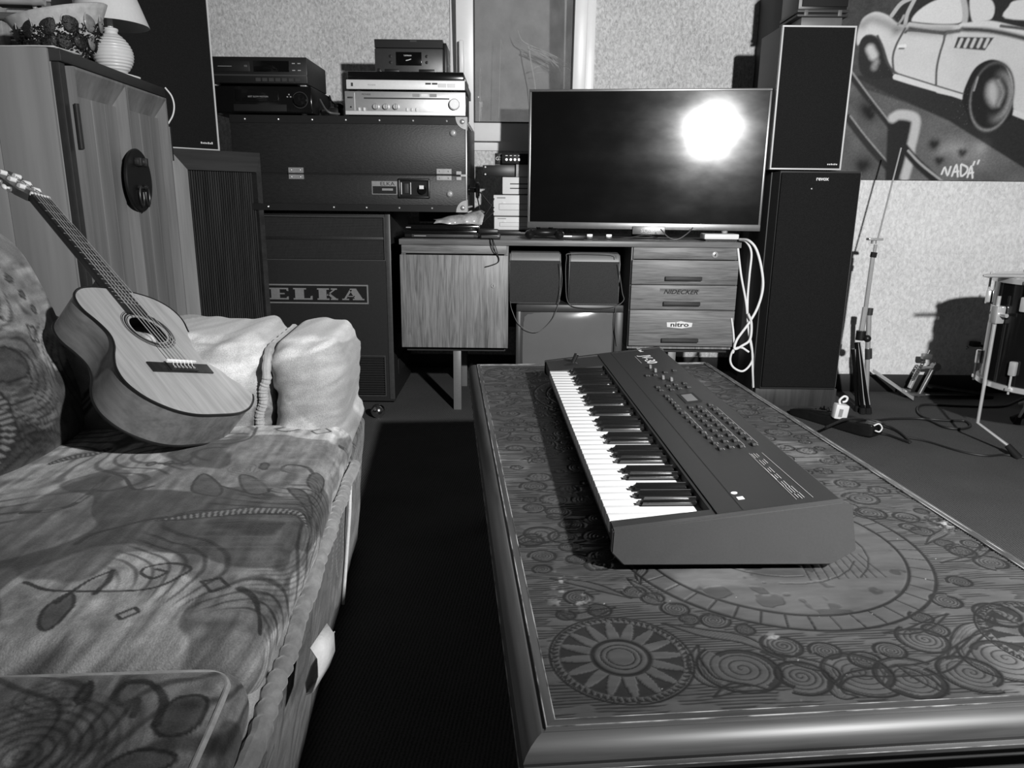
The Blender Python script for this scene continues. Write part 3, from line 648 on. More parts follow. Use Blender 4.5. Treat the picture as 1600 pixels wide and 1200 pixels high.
right = [(max(p.y, 0), p.x) for p in gp]; outline = right + [(-x, y) for x, y in right[-2:0:-1]]
HOLE, SAD, HR = .298, .17, .047
wood('spruce', .30, .44, axis=1, freq=70, rough=.28, spec=.5); wood('guitar_side', .12, .22, axis=1, freq=30, rough=.25, spec=.5); M('binding', .012, .3, n=(20, .1)); wood('guitar_inside', .3, .45, axis=1, freq=40)
wood('rosewood', .008, .025, axis=1, freq=60, rough=.4); M('neck_wood', .02, .35, n=(30, .2)); M('headstock_wood', .045, .35, n=(30, .3)); M('bone', .85, .35, n=(30, .03)); M('string', .8, .3, metal=.6, n=(30, .03))
DEP = .10
n_o = len(outline)
b = MB()   # top plate with a real soundhole
ang = [math.atan2(y-HOLE, x) for x, y in outline]
top = [b.b.verts.new((x, y, 0)) for x, y in outline]; hol = [b.b.verts.new((HR*math.cos(a), HOLE+HR*math.sin(a), 0)) for a in ang]; hol2 = [b.b.verts.new((HR*math.cos(a), HOLE+HR*math.sin(a), -.003)) for a in ang]
mids = [[b.b.verts.new((h.co.x+(t.co.x-h.co.x)*f, h.co.y+(t.co.y-h.co.y)*f, 0)) for t, h in zip(top, hol)] for f in (.33, .66)]
seq = [top, mids[1], mids[0], hol, hol2]
for A, B in zip(seq, seq[1:]):
    for i in range(n_o):
        j = (i+1) % n_o
        try: b.b.faces.new((A[i], A[j], B[j], B[i]))
        except ValueError: pass
b.part('top_plate', 'spruce', gt, smooth=False)
b = MB()
zz = (-.004, -DEP+.004)
def ringv(bb, s, z): return [bb.b.verts.new((x*s, (y-.22)*s+.22, z)) for x, y in outline]
A = ringv(b, 1, 0); B = ringv(b, 1, -DEP)
for i in range(n_o): b.b.faces.new((A[i], A[(i+1) % n_o], B[(i+1) % n_o], B[i]))
b.part('body_sides', 'guitar_side', gt)
b = MB(); A = ringv(b, 1, -DEP); b.b.faces.new(A); b.part('back_plate', 'guitar_inside', gt, smooth=False)
for z, nm in ((-.0015, 'binding'), (-DEP+.001, 'binding')): MB().tube([(x*1.002, y, z) for x, y in outline], .0032, 6, closed=True).part(nm, 'binding', gt)
for r, w in ((.053, .0012), (.058, .0022), (.064, .0012), (.0675, .0007)):
    MB().tube([(r*math.cos(i*.1309), HOLE+r*math.sin(i*.1309), .0002) for i in range(48)], w, 5, closed=True).part('rosette_ring', 'neck_wood', gt)
MB().box(-.03, .03, HOLE-.02, HOLE+.02, -DEP+.002, -DEP+.003).part('maker_label', 'white_print', gt)
# bridge, saddle
BY = SAD-.012
b = MB(); b.box(-.093, .093, BY-.016, BY+.016, 0, .004, .0015).box(-.042, .042, BY-.014, BY+.014, .004, .009, .002); br = b.part('bridge', 'rosewood', gt)
MB().box(-.044, .044, SAD-.004, SAD+.002, .009, .0165, .0008).part('saddle', 'bone', br)
for i in range(6):
    x = -.029+i*.0116; b = MB(); b.tube([(x, SAD, .0165), (x, SAD-.012, .0095), (x+.003, SAD-.019, .010), (x-.003, SAD-.024, .006), (x, SAD-.016, .010)], .0012, 5); b.part('string_tie', 'string', br)
# neck, fretboard, frets
NUT = .815; FB0 = HOLE+.052
b = MB(); b.prism([(-.0285, FB0, .001), (.0285, FB0, .001), (.0255, NUT, .001), (-.0255, NUT, .001)], (0, 0, .006)); fb = b.part('fretboard', 'rosewood', gt)
for k in range(1, 20):
    y = SAD+(NUT-SAD)*2**(-k/12)
    if y < FB0: break
    w = .0255+(NUT-y)/(NUT-FB0)*.003; MB().cyl((-w, y, .0072), (w, y, .0072), .0009, n=6).part('fret', 'steel', fb)
pr_ = [(-.026, .001), (-.024, -.010), (-.014, -.019), (0, -.022), (.014, -.019), (.024, -.010), (.026, .001)]
b = MB(); y0n, y1n = .445, NUT+.005
A = [b.b.verts.new((x*1.08, y0n, z)) for x, z in pr_]; B = [b.b.verts.new((x, y1n, z)) for x, z in pr_]
for i in range(len(pr_)): j = (i+1) % len(pr_); b.b.faces.new((A[i], A[j], B[j], B[i]))
b.b.faces.new(A[::-1]); b.b.faces.new(B); b.prism([(-.024, y0n-.012, .0), (.024, y0n-.012, 0), (.024, y0n+.045, 0), (-.024, y0n+.045, 0)], (0, 0, -.05)); b.part('neck', 'neck_wood', gt)
MB().box(-.0262, .0262, NUT, NUT+.006, .001, .0105, .001).part('nut', 'bone', gt)
# headstock tipped back
HT = Matrix.Translation((0, NUT+.005, 0)) @ Matrix.Rotation(math.radians(-12), 4, 'X')
def ht(*p): return HT @ Vector(p)
b = MB(); hp = [(-.026, 0), (.026, 0), (.042, .026), (.044, .165), (.03, .18), (0, .172), (-.03, .18), (-.044, .165), (-.042, .026)]
b.prism([ht(x, y, 0) for x, y in hp], ht(0, 0, -.017)-ht(0, 0, 0)); hs = b.part('headstock', 'headstock_wood', gt)
for sx in (-1, 1):
    for i in range(3):
        y = .045+i*.042
        MB().cyl(ht(sx*.019-.009, y, .004), ht(sx*.019+.009, y, .004), .007, n=12).part('string_post', 'bone', hs)
        b = MB(); b.cyl(ht(sx*.042, y, -.009), ht(sx*.054, y, -.009), .003); b.ball(ht(sx*.060, y, -.009), (.006, .010, .006)); b.part('tuning_peg', 'bone', hs)
    b = MB()
    for i in range(3):
        y = .045+i*.042; b.cyl(ht(sx*.0435, y, -.012), ht(sx*.0475, y, -.012), .008, n=8)
    b.part('gear_plate', 'steel', hs)
for i in range(6):
    x0, x1 = -.029+i*.0116, -.021+i*.0084; sx = -1 if i < 3 else 1; k = (i if i < 3 else 5-i)
    MB().tube([(x0, SAD-.001, .017), (x1, NUT+.003, .0112), ht(sx*.012, .045+(2-k)*.042 if False else .045+k*.042, .006)], .0008 if i > 2 else .0012, 5).part('string', 'string', gt)
# ------------------------------------------------------------------ coffee table: local x across, y away from the camera
TH = math.radians(5.2); T0 = Vector((.01, .53, 0)); TW, TL, TZ = .712, 1.515, .45
t_a = Vector((-math.sin(TH), math.cos(TH), 0)); t_b = Vector((math.cos(TH), math.sin(TH), 0))
def tl(u, v, z=TZ-.003): p = aZ(u, v, z)-T0; return (p.dot(t_b), p.dot(t_a))
tbl = thing('coffee_table', 'long dark carved coffee table with moulded edge carrying the keyboard', 'table', T0, TH)
wood('table_wood', .03, .085, axis=0, freq=38, rough=.42, spec=.5); wood('table_wood_long', .03, .085, axis=1, freq=38, rough=.42, spec=.5)
M('carved_wood', .06, .34, spec=.5, attr='tone', n=(90, .22), stretch=(.3, 1, 1), coat=.0)
BW = .036
# border moulding: profile (inward distance from outer edge, z)
prof = [(BW, TZ-.006), (BW, TZ-.0005), (BW-.0015, TZ+.0005), (.027, TZ+.0005), (.0262, TZ-.0002), (.0252, TZ-.0028), (.0240, TZ-.0030), (.0215, TZ-.0018), (.017, TZ-.0028), (.011, TZ-.0065), (.006, TZ-.012), (.0035, TZ-.018), (.0045, TZ-.022), (.0035, TZ-.0225), (.0, TZ-.024), (.0, TZ-.0275), (.004, TZ-.030), (.006, TZ-.034), (.006, TZ-.040), (.010, TZ-.045), (BW, TZ-.045)]
C4 = [(0, 0), (TW, 0), (TW, TL), (0, TL)]; I4 = [(1, 1), (-1, 1), (-1, -1), (1, -1)]
for k in range(4):
    b = MB(); rg = []
    for j in (k, (k+1) % 4):
        rg.append([b.b.verts.new((C4[j][0]+I4[j][0]*d, C4[j][1]+I4[j][1]*d, z)) for d, z in prof])
    n_ = len(prof)
    for i in range(n_): b.b.faces.new((rg[0][i], rg[0][(i+1) % n_], rg[1][(i+1) % n_], rg[1][i]))
    b.b.faces.new(rg[0][::-1]); b.b.faces.new(rg[1])
    b.part('edge_moulding', 'table_wood' if k % 2 == 0 else 'table_wood_long', tbl)
mw_ = M('worn_edge', .2, .45, spec=.4); nt = mw_.node_tree; N = nt.nodes
tn = N.new('ShaderNodeTexNoise'); tn.inputs['Scale'].default_value = 26; tn.inputs['Detail'].default_value = 6; tcn = N.new('ShaderNodeTexCoord'); nt.links.new(tcn.outputs['Object'], tn.inputs['Vector']); rp = N.new('ShaderNodeValToRGB'); nt.links.new(tn.outputs['Fac'], rp.inputs[0])
rp.color_ramp.elements[0].position = .42; rp.color_ramp.elements[0].color = (.05, .05, .05, 1); rp.color_ramp.elements[1].position = .62; rp.color_ramp.elements[1].color = (.42, .42, .42, 1); nt.links.new(rp.outputs[0], N['Principled BSDF'].inputs['Base Color'])
for d_, z_, r_ in ((BW-.001, TZ+.0002, .0008), (.0264, TZ+.0001, .0008), (.0006, TZ-.0245, .0011)):
    MB().tube([(d_, d_, z_), (TW-d_, d_, z_), (TW-d_, TL-d_, z_), (d_, TL-d_, z_)], r_, 6, closed=True).part('worn_edge', 'worn_edge', tbl)
MB().box(.022, TW-.022, .022, .045, TZ-.15, TZ-.0455, .003).part('apron', 'table_wood', tbl); MB().box(.022, TW-.022, TL-.045, TL-.022, TZ-.15, TZ-.0455, .003).part('apron', 'table_wood', tbl)
MB().box(.022, .045, .046, TL-.046, TZ-.15, TZ-.0455, .003).part('apron', 'table_wood_long', tbl); MB().box(TW-.045, TW-.022, .046, TL-.046, TZ-.15, TZ-.0455, .003).part('apron', 'table_wood_long', tbl)
for x in (.05, TW-.12):
    for y in (.05, TL-.12): MB().box(x, x+.07, y, y+.07, 0, TZ-.0456, .006).part('leg', 'table_wood_long', tbl)
# carved top
def carve():
    x = np.arange(BW, TW-BW+.0008, .0014); y1_ = np.arange(BW, .52, .00125); y2_ = np.arange(.52, TL-BW+.001, .0029)
    yy = np.concatenate([y1_, y2_]); yy[-1] = TL-BW; x[-1] = TW-BW
    X, Y = np.meshgrid(x, yy, indexing='ij'); sh = X.shape; X = X.ravel(); Y = Y.ravel()
    h = np.zeros(X.shape); free = np.ones(X.shape)            # h = groove depth 0..1, free = where the background hatch may show
    def grv(d, w): nonlocal h; h = np.maximum(h, 1-sm(w*.45, w*1.3, d))
    def sub(cx, cy, r): return np.where((np.abs(X-cx) < r) & (np.abs(Y-cy) < r))[0]
    def on(ix, d, w, amt=1.):
        nonlocal h; h[ix] = np.maximum(h[ix], amt*(1-sm(w*.45, w*1.3, d)))
    def clear(ix, m): free[ix] = np.minimum(free[ix], 1-m)
    def compass(cx, cy, R):
        ix = sub(cx, cy, R*1.15); dx, dy = X[ix]-cx, Y[ix]-cy; r = np.hypot(dx, dy); th = np.arctan2(dy, dx); clear(ix, sm(R*1.02, R, r))
        on(ix, np.abs(r-R), .0016); on(ix, np.abs(r-R*.40), .003); on(ix, np.abs(r-R*.28), .001); on(ix, np.abs(r-R*.20), .0008)
        k = 16; ph = ((th/(2*math.pi)*k+.5) % 1)-.5; half = .5*np.clip((R*.97-r)/(R*.55), 0, 1); inray = (np.abs(ph) < half) & (r > R*.41)
        lonely = (~inray) & (r > R*.43) & (r < R*.97); h[ix] = np.maximum(h[ix], np.where(lonely & (r < R*.86), .9, 0))
        ph2 = ((th/(2*math.pi)*64) % 1); tri = (ph2 < np.clip((r-R*.86)/(R*.11), 0, 1)) & (r > R*.86) & (r < R*.97); h[ix] = np.maximum(h[ix], np.where(tri, .9, 0)); 
        on(ix, np.abs(r-R*.86), .0006, .6)
    def ring(cx, cy, R, R2, k):
        ix = sub(cx, cy, R*1.08); dx, dy = X[ix]-cx, Y[ix]-cy; r = np.hypot(dx, dy); th = np.arctan2(dy, dx); clear(ix, sm(R*1.01, R, r))
        on(ix, np.abs(r-R), .0024); on(ix, np.abs(r-R2), .0022)
        d = np.abs(((th/(2*math.pi)*k) % 1)-.5)*2*math.pi*R/k; d = math.pi*R/k-d; on(ix, np.where((r > R2) & (r < R), d, 9), .0012)
        s = fbm(dx*35, dy*35, 5, 3); h[ix] = np.maximum(h[ix], np.where(r < R2, .55*sm(.60, .66, s), 0))
        for q in range(7):
            a = q*.9; pts = [(cx+R2*(.15+.1*q)*math.cos(a+t*.25), cy+R2*(.1+.1*q)*math.sin(a+t*.25)) for t in range(6)]; d, _, _ = dseg(X[ix], Y[ix], pts); on(ix, np.where(r < R2, d, 9), .0012, .8)
        for q in range(9):                                   # ship-like rigging strokes
            pts = [(cx+R2*(.1+.07*q), cy-R2*.55), (cx+R2*(.25+.05*q), cy+R2*(.2-.05*q))]; d, _, _ = dseg(X[ix], Y[ix], pts); on(ix, np.where(r < R2, d, 9), .0009, .8)
    def curl(cx, cy, R, a0=0., dirn=1, lines=5):
        ix = sub(cx, cy, R*1.25); dx, dy = X[ix]-cx, Y[ix]-cy; r = np.hypot(dx, dy*1.1); th = (np.arctan2(dy, dx)*dirn-a0) % (2*math.pi)
        edge = R*(1-.28*th/(2*math.pi)); clear(ix, sm(0, .002, edge-r))
        spc = R/lines; f = ((r+spc*th/(2*math.pi)) / spc) % 1; ln = np.abs(f-.5)*2*spc*.5; on(ix, np.where(r < edge, ln, 9), .0011, .8)
        on(ix, np.abs(r-edge), .0022)
        cres = (r > edge*.82) & (r < edge) & (th > 3.0); h[ix] = np.maximum(h[ix], np.where(cres, .85, 0))
    def stroke(pts, w):
        q = sp2(pts, 8); xs = [p[0] for p in q]; ys = [p[1] for p in q]
        ix = np.where((X > min(xs)-.02) & (X < max(xs)+.02) & (Y > min(ys)-.02) & (Y < max(ys)+.02))[0]
        d, t, L = dseg(X[ix], Y[ix], q); ww = w*np.sin(np.pi*np.clip(t/L, .03, .97))
        free[ix] = np.minimum(free[ix], np.where(d < ww, 0, 1)); f = np.abs(((d/.0035) % 1)-.5)*2
        h[ix] = np.maximum(np.maximum(h[ix], .95*(1-sm(.0008, .0022, np.abs(d-ww)))), np.where(d < ww, .5*(1-sm(.15, .4, f)), 0))
    CX = TW/2
    # near end, as it lies in view
    ring(.372, .362, .206, .176, 44); compass(.117, .126, .0735)
    for pu, pv, r_, a0, dr in ((1159, 1046, .046, 2.2, 1), (1223, 1010, .024, 2, 1), (1290, 1018, .018, 3, -1), (1251, 1058, .032, 4, 1), (1344, 1052, .042, 1.0, -1), (1351, 1033, .018, 0, 1), (1426, 1062, .040, .6, 1), (1392, 1018, .018, 3, -1), (1444, 1000, .030, 2, 1), (1518, 1052, .036, 1.2, -1), (1572, 1030, .046, 2.5, 1), (1560, 960, .03, 1, -1),
                               (905, 935, .020, 1, 1), (935, 955, .016, 4, -1), (885, 962, .012, 2, 1), (990, 925, .016, 3, 1), (1020, 935, .016, 1, -1), (1055, 952, .018, 2, 1), (1075, 968, .013, 4, 1), (1115, 970, .018, 0, -1), (1165, 985, .012, 1, 1), (830, 845, .022, 1, 1), (848, 870, .02, 3, -1), (880, 840, .022, 2, 1), (900, 875, .016, 5, 1), (940, 870, .02, 1, -1), (870, 800, .022, 4, 1),
                               (1480, 940, .02, 1, 1), (1500, 910, .016, 3, -1), (1440, 965, .014, 2, 1), (1460, 985, .016, 5, -1), (1500, 860, .02, 1, 1), (1550, 880, .024, 2, -1), (1440, 830, .018, 3, 1), (1475, 850, .014, 0, 1)):
        a, b_ = tl(pu, pv)
        if BW+.01 < a < TW-BW-.01: curl(a, b_, r_, a0, dr)
    for p, w in (([(1035, 975), (1100, 990), (1160, 1000), (1225, 1030)], .008), ([(1090, 1010), (1085, 1035), (1110, 1065), (1170, 1072)], .009), ([(1115, 1090), (1150, 1075), (1200, 1078)], .006), ([(1190, 1020), (1250, 1035), (1300, 1050), (1295, 1075)], .008), ([(1310, 1075), (1330, 1055), (1400, 1050), (1470, 1040), (1520, 1000), (1550, 985)], .009), ([(1300, 1060), (1310, 1085), (1340, 1090)], .006), ([(1400, 1040), (1440, 1060), (1480, 1085)], .007), ([(1480, 1030), (1510, 985), (1545, 975), (1552, 960)], .008), ([(1380, 990), (1430, 985), (1480, 960)], .006), ([(870, 955), (900, 965), (960, 950)], .007), ([(860, 905), (920, 915), (985, 935)], .007), ([(980, 905), (1010, 925), (1030, 940)], .006), ([(1470, 880), (1520, 870), (1560, 840)], .006)):
        stroke([tl(*q) for q in p], w)
    # the rest of the field: the same vocabulary, closely packed along the length
    rr = random.Random(5); done = [(.372, .362, .206), (.117, .126, .0735)]+[(*tl(u_, v_), .02) for u_, v_ in ((1159, 1046), (1344, 1052), (1426, 1062), (1518, 1052), (1572, 1030))]
    ring(CX, TL-.362, .206, .176, 44); done.append((CX, TL-.362, .206))
    for cx_, cy_ in ((.117, TL-.126), (TW-.117, TL-.126), (TW-.117, .126)): compass(cx_, cy_, .0735); done.append((cx_, cy_, .0735))
    for i in range(1100):
        r_ = rr.uniform(.010, .034); a, b_ = rr.uniform(BW+r_, TW-BW-r_), rr.uniform(.30, TL-BW-r_)
        if b_ < .42 and .16 < a < .6: continue
        if all(math.hypot(a-q[0], b_-q[1]) > (r_+q[2])*.88 for q in done):
            curl(a, b_, r_, rr.uniform(0, 6.28), rr.choice((-1, 1)), rr.choice((3, 4, 5))); done.append((a, b_, r_))
            if rr.random() < .35:
                g = rr.uniform(0, 6.28); stroke([(min(max(a+math.cos(g)*t*.05+.02*math.sin(t*2.5), BW), TW-BW), b_+math.sin(g)*t*.05) for t in (0.3, .9, 1.4, 1.8)], .006)
    # background: chiselled lines across
    wv = Y+.010*(fbm(X*9, Y*22, 9, 3)-.5); f = np.abs(((wv/np.where(Y < .5, .0046, .0085)) % 1)-.5)*2; br = fbm(X*30, Y*120, 13, 2)
    h = np.maximum(h, free*.85*(1-sm(.3, .7, f))*sm(.36, .46, br))
    wear = sm(.62, .74, fbm(X*7, Y*7, 17, 4)); scr = (vnoise(X*420, Y*420, 23) > .992)
    tone = .058*(1-.80*h)*(1+.5*(fbm(X*12, Y*60, 19, 3)-.5)) + .05*wear*(1-h); 
    for cu, cv, r_ in ((890, 935, .014), (1490, 820, .018), (1520, 812, .016), (1215, 1000, .006), (1245, 1100, .004), (880, 905, .010)):
        a, b_ = tl(cu, cv); tone = tone+.28*sm(.55, .75, fbm(X*120, Y*120, 29, 3))*np.exp(-((X-a)**2+(Y-b_)**2)/(r_*1.3)**2)
    tone = np.where(scr, tone+.2, tone)
    Z = TZ-.0015-.0011*h-.0004*fbm(X*40, Y*40, 3, 2)
    idx = np.arange(X.size).reshape(sh); F = np.stack([idx[:-1, :-1], idx[1:, :-1], idx[1:, 1:], idx[:-1, 1:]], -1).reshape(-1, 4)
    ob = grid('carved_top', np.stack([X, Y, Z], 1), F, 'carved_wood', tbl, np.clip(tone, .008, .6)); ob['label'] = 'carved top with compass rose, ring and scrolls'
carve()

# ------------------------------------------------------------------ synthesizer: local x = towards its back (away from player), y = along (near end = 0), z from table
KT = math.radians(2.6); K0 = Vector((.142, .838, TZ))
k_a = Vector((-math.sin(KT), math.cos(KT), 0)); k_b = Vector((math.cos(KT), math.sin(KT), 0))
KL = .985
syn = thing('synthesizer_keyboard', 'black five octave synthesizer keyboard lying on the carved table', 'keyboard', K0, KT)
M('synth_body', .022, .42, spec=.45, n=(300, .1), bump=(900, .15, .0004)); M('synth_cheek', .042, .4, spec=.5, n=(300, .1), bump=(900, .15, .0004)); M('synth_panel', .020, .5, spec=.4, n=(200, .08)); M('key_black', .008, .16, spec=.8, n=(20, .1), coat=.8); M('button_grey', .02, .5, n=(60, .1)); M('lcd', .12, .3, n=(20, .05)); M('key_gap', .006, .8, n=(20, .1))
PZ0, PZ1, PX0, PX1 = .0735, .0925, .118, .272            # control panel plane: z at its front edge / back edge
def pz(x): return PZ0+(x-PX0)/(PX1-PX0)*(PZ1-PZ0)
pn = Vector((-(PZ1-PZ0), 0, PX1-PX0)).normalized()
def kq(u, v):                                              # point of the panel under a photograph pixel -> local x,y
    d = Vector(ray(u, v)); N_ = (k_b*pn.x+Vector((0, 0, 1))*pn.z); P0_ = K0+k_b*PX0+Vector((0, 0, PZ0)); t = (P0_-Vector(_C)).dot(N_)/d.dot(N_); p = Vector(_C)+d*t-K0
    return p.dot(k_b), p.dot(k_a)
# end cheek profile
chk = [(-.015, .057), (-.016, .027), (0, .010), (.266, .008), (.296, .027), (.284, .088), (.272, .0935)]
def pr2(bb, pts, y0, y1): bb.prism([(x, y0, z) for x, z in pts], (0, y1-y0, 0))
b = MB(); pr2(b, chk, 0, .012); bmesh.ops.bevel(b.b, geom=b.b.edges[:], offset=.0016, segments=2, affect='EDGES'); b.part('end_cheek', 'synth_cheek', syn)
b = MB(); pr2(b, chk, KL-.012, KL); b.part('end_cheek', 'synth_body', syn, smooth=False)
b = MB(); pr2(b, [(-.012, .030), (0, .012), (.262, .010), (.292, .028), (.281, .086), (.271, .0915), (.122, .0725), (.122, .038), (-.012, .038)], .012, KL-.012); b.part('case', 'synth_body', syn, smooth=False)
KB0, KBL = .030, .832                                     # keybed start, length
b = MB(); pr2(b, [(-.013, .036), (-.013, .0568), (.122, .0722), (.122, .036)], .012, KB0); b.part('end_block', 'synth_body', syn, smooth=False)
b = MB(); pr2(b, [(-.013, .036), (-.013, .0568), (.122, .0722), (.122, .036)], KB0+KBL, KL-.012); eb = b.part('end_block', 'synth_body', syn, smooth=False)
b = MB(); pr2(b, [(PX0, PZ0+.0005), (PX1, PZ1), (PX1, PZ1-.004), (PX0, PZ0-.004)], .0125, KL-.0125); b.part('control_panel', 'synth_panel', syn, smooth=False)
MB().box(.113, .119, KB0, KB0+KBL, .04, .072, .001).part('felt_strip', 'key_gap', syn)
# keys. key number 0 = top C at the near end, white width
NW = 36; ww = KBL/NW
names = ['C', 'B', 'A', 'G', 'F', 'E', 'D']
wk = None
b = MB(); b.box(-.0145, .118, .0007, ww-.0007, .040, .0585, .0014, 2); wme = b.mesh(); wme.name = 'white_key'
b = MB(); b.prism([(.026, .0002, .056), (.114, .0002, .056), (.114, .0002, .0705), (.034, .0002, .0705)], (0, .0126, 0)); bmesh.ops.bevel(b.b, geom=b.b.edges[:], offset=.0052, segments=6, affect='EDGES'); bme = b.mesh(); bme.name = 'black_key'
for i in range(NW):
    k = link('white_key', wme, 'ivory', syn); k.location = (0, KB0+i*ww, 0)
    nm = names[i % 7]
    if i < NW-1 and nm in 'BAGED':                          # black key between this white key and the next lower one: B>A#, A>G#, G>F#, E>D#, D>C#
        k = link('black_key', bme, 'key_black', syn); off = {'B': .0025, 'A': 0, 'G': -.0025, 'E': .002, 'D': -.002}[nm]
        k.location = (0, KB0+(i+1)*ww-.0065-off, 0)
# panel groove, buttons, sliders, display, prints
def onp(x, y, h=0.): return Vector((x, y, pz(x)+.0005))+pn*h
PT = lambda x, y, h=0.: Matrix.Translation(onp(x, y, h)) @ Matrix.Rotation(-math.atan2(PZ1-PZ0, PX1-PX0), 4, 'Y')
gx = .150
b = MB(); b.prism([onp(gx, .0125, .0001), onp(gx+.0010, .0125, .0001), onp(gx+.0010, KL-.0125, .0001), onp(gx, KL-.0125, .0001)], (0, 0, .0002)); b.part('panel_groove', 'key_gap', syn, smooth=False)
b = MB(); b.box(-.0028, .0028, -.0055, .0055, 0, .004, .0008, 1); btn = b.mesh(); btn.name = 'button'; b = MB(); b.box(-.0012, .0012, -.003, .003, 0, .0042, .0003, 1); 
def button(x, y):
    k = link('button', btn, 'button_grey', syn); k.matrix_local = PT(x, y); return k
def dashp(x, y, w, l=.0008, name='panel_print'):
    b_ = MB(); b_.box(-l, l, -w/2, w/2, 0, .0002); me = b_.mesh(smooth=False); k = link(name, me, 'grey_print', syn); k.matrix_local = PT(x, y, .0002); return k
rows = [((1058, 640), (1125, 703)), ((1077, 638), (1140, 700)), ((1091, 637), (1157, 699)), ((1108, 634), (1177, 696))]
for r_, (p0, p1) in enumerate(rows):
    x0, y0 = kq(*p0); x1, y1 = kq(*p1)
    for i in range(9):
        t = i/8; button(x0+(x1-x0)*t, y0+(y1-y0)*t); dashp(x0+(x1-x0)*t+.0062, y0+(y1-y0)*t, .007, .0005)
    if r_ != 1:
        b = MB(); b.prism([onp(x0+.009, y1+.005, .0002), onp(x0+.0096, y1+.005, .0002), onp(x0+.0096, y0-.015, .0002), onp(x0+.009, y0-.015, .0002)], (0, 0, .0002)); b.part('panel_line', 'grey_print', syn, smooth=False)
for u_, v_ in ((1026, 606), (1031, 611), (1042, 604), (1048, 610), (1054, 602), (1060, 608), (1068, 600), (1074, 606), (1040, 620), (1045, 625), (1050, 630), (1055, 635), (1010, 588), (1022, 587), (1038, 583), (1052, 580)): x_, y_ = kq(u_, v_); button(x_, y_); dashp(x_+.006, y_, .008, .0006)
for u_, v_ in ((1016, 576), (1024, 582), (1036, 593), (1049, 596)):
    x_, y_ = kq(u_, v_)
    b = MB(); b.box(-.011, .011, -.001, .001, 0, .0002); k = link('slider_slot', b.mesh(smooth=False), 'key_gap', syn); k.matrix_local = PT(x_, y_, .0001)
    b = MB(); b.box(-.0028, .0028, -.0045, .0045, 0, .009, .001, 1); k = link('slider_cap', b.mesh(), 'mid_grey', syn); k.matrix_local = PT(x_, y_)
x_, y_ = kq(1077, 622)
b = MB(); b.box(-.016, .016, -.032, .032, 0, .0006, .0002, 1); k = link('display_bezel', b.mesh(), 'key_gap', syn); k.matrix_local = PT(x_, y_)
b = MB(); b.box(-.010, .010, -.023, .023, 0, .0004); d = link('display', b.mesh(smooth=False), 'lcd', syn); d.matrix_local = PT(x_, y_, .0006)
xd = Vector((0, -1, 0)); yd = Vector((PX1-PX0, 0, PZ1-PZ0)).normalized()
x_, y_ = kq(1008, 560); text('model_lettering', 'JV-30', .034, 'white_print', syn, onp(x_+.004, y_-.014, .0002), xd, yd, .0001, 1.2, .1)
x_, y_ = kq(1000, 549); text('maker_lettering', 'Roland', .013, 'white_print', syn, onp(x_+.002, y_+.012, .0002), xd, yd, .0001, 1.2)
x_, y_ = kq(1001, 562); dashp(x_-.006, y_, .075, .0006)
x_, y_ = kq(1147, 771); b = MB(); b.lathe([(.0042, 0), (.0042, .0002)], 16); k = link('badge', b.mesh(smooth=False), 'white_print', syn); k.matrix_local = PT(x_, y_, .0002)
x_, y_ = kq(1157, 779); b = MB(); b.box(-.0042, .0042, -.0045, .0045, 0, .0002); k = link('badge', b.mesh(smooth=False), 'white_print', syn); k.matrix_local = PT(x_, y_, .0002)
for p0, p1 in (((1170, 709), (1244, 781)), ((1190, 708), (1270, 778))):
    x0, y0 = kq(*p0); x1, y1 = kq(*p1)
    b = MB(); b.prism([onp(x0, y0, .0002), onp(x0+.0006, y0, .0002), onp(x1+.0006, y1, .0002), onp(x1, y1, .0002)], (0, 0, .0002)); b.part('panel_line', 'grey_print', syn, smooth=False)
r_ = random.Random(3)
for q, (pu, pv) in enumerate(((1183, 712), (1196, 722), (1205, 735), (1216, 745), (1228, 757), (1240, 765), (1252, 775))):
    x_, y_ = kq(pu, pv)
    for j in range(3): dashp(x_-.006+j*.0035, y_+r_.uniform(-.002, .002), r_.uniform(.012, .022), .0005)
# bender lever on the end block, feet
x_, y_ = (.045, KB0+KBL+.055)
b = MB(); b.lathe([(.02, 0), (.02, .002), (.012, .006), (.006, .008)], 16, (x_, y_, .060)); b.cyl((x_, y_, .06), (x_+.012, y_, .088), .0045, .006, 10); b.part('bender_lever', 'black_plastic', syn)
for x in (.02, .24):
    for y in (.05, KL-.05): MB().lathe([(.012, 0.0005), (.012, .0135)], 14, (x, y, 0)).part('foot', 'rubber', syn)
# ------------------------------------------------------------------ cabinet on the left: local x = along its front (away from camera), y = into the cabinet, z up
CA = math.radians(4.9); C0 = aY(97, 75, 1.96); CTOP = C0.z; C0 = Vector((C0.x-.012, C0.y, 0)); CLEN, CDEP = .685, .44
cab = bpy.data.objects.new('cabinet', None); COL.objects.link(cab)
c_a = Vector((-math.sin(CA), math.cos(CA), 0)); c_b = Vector((-math.cos(CA), -math.sin(CA), 0))
cab.matrix_world = Matrix([[c_a[i], c_b[i], (0, 0, 1)[i], C0[i]] for i in range(3)]+[[0, 0, 0, 1]])
tag(cab, 'light wooden two door cabinet with round dark metal lock plate', 'cabinet')
wood('cabinet_wood', .11, .24, axis=2, freq=13, rough=.45, wobble=.8); wood('cabinet_side', .17, .27, axis=2, freq=9, rough=.5); M('cabinet_dark', .022, .5, n=(30, .2)); M('iron', .012, .45, metal=.4, n=(40, .2)); M('iron_light', .06, .35, metal=.7, n=(40, .2))
zt = CTOP
MB().box(.0, CLEN, .02, CDEP, .05, zt-.03, .003).part('body', 'cabinet_side', cab)
for k in range(3): MB().box(-.012, .0, .022+k*.140, .022+k*.140+.139, .05, zt-.001, .0012).part('side_plank', 'cabinet_side', cab)
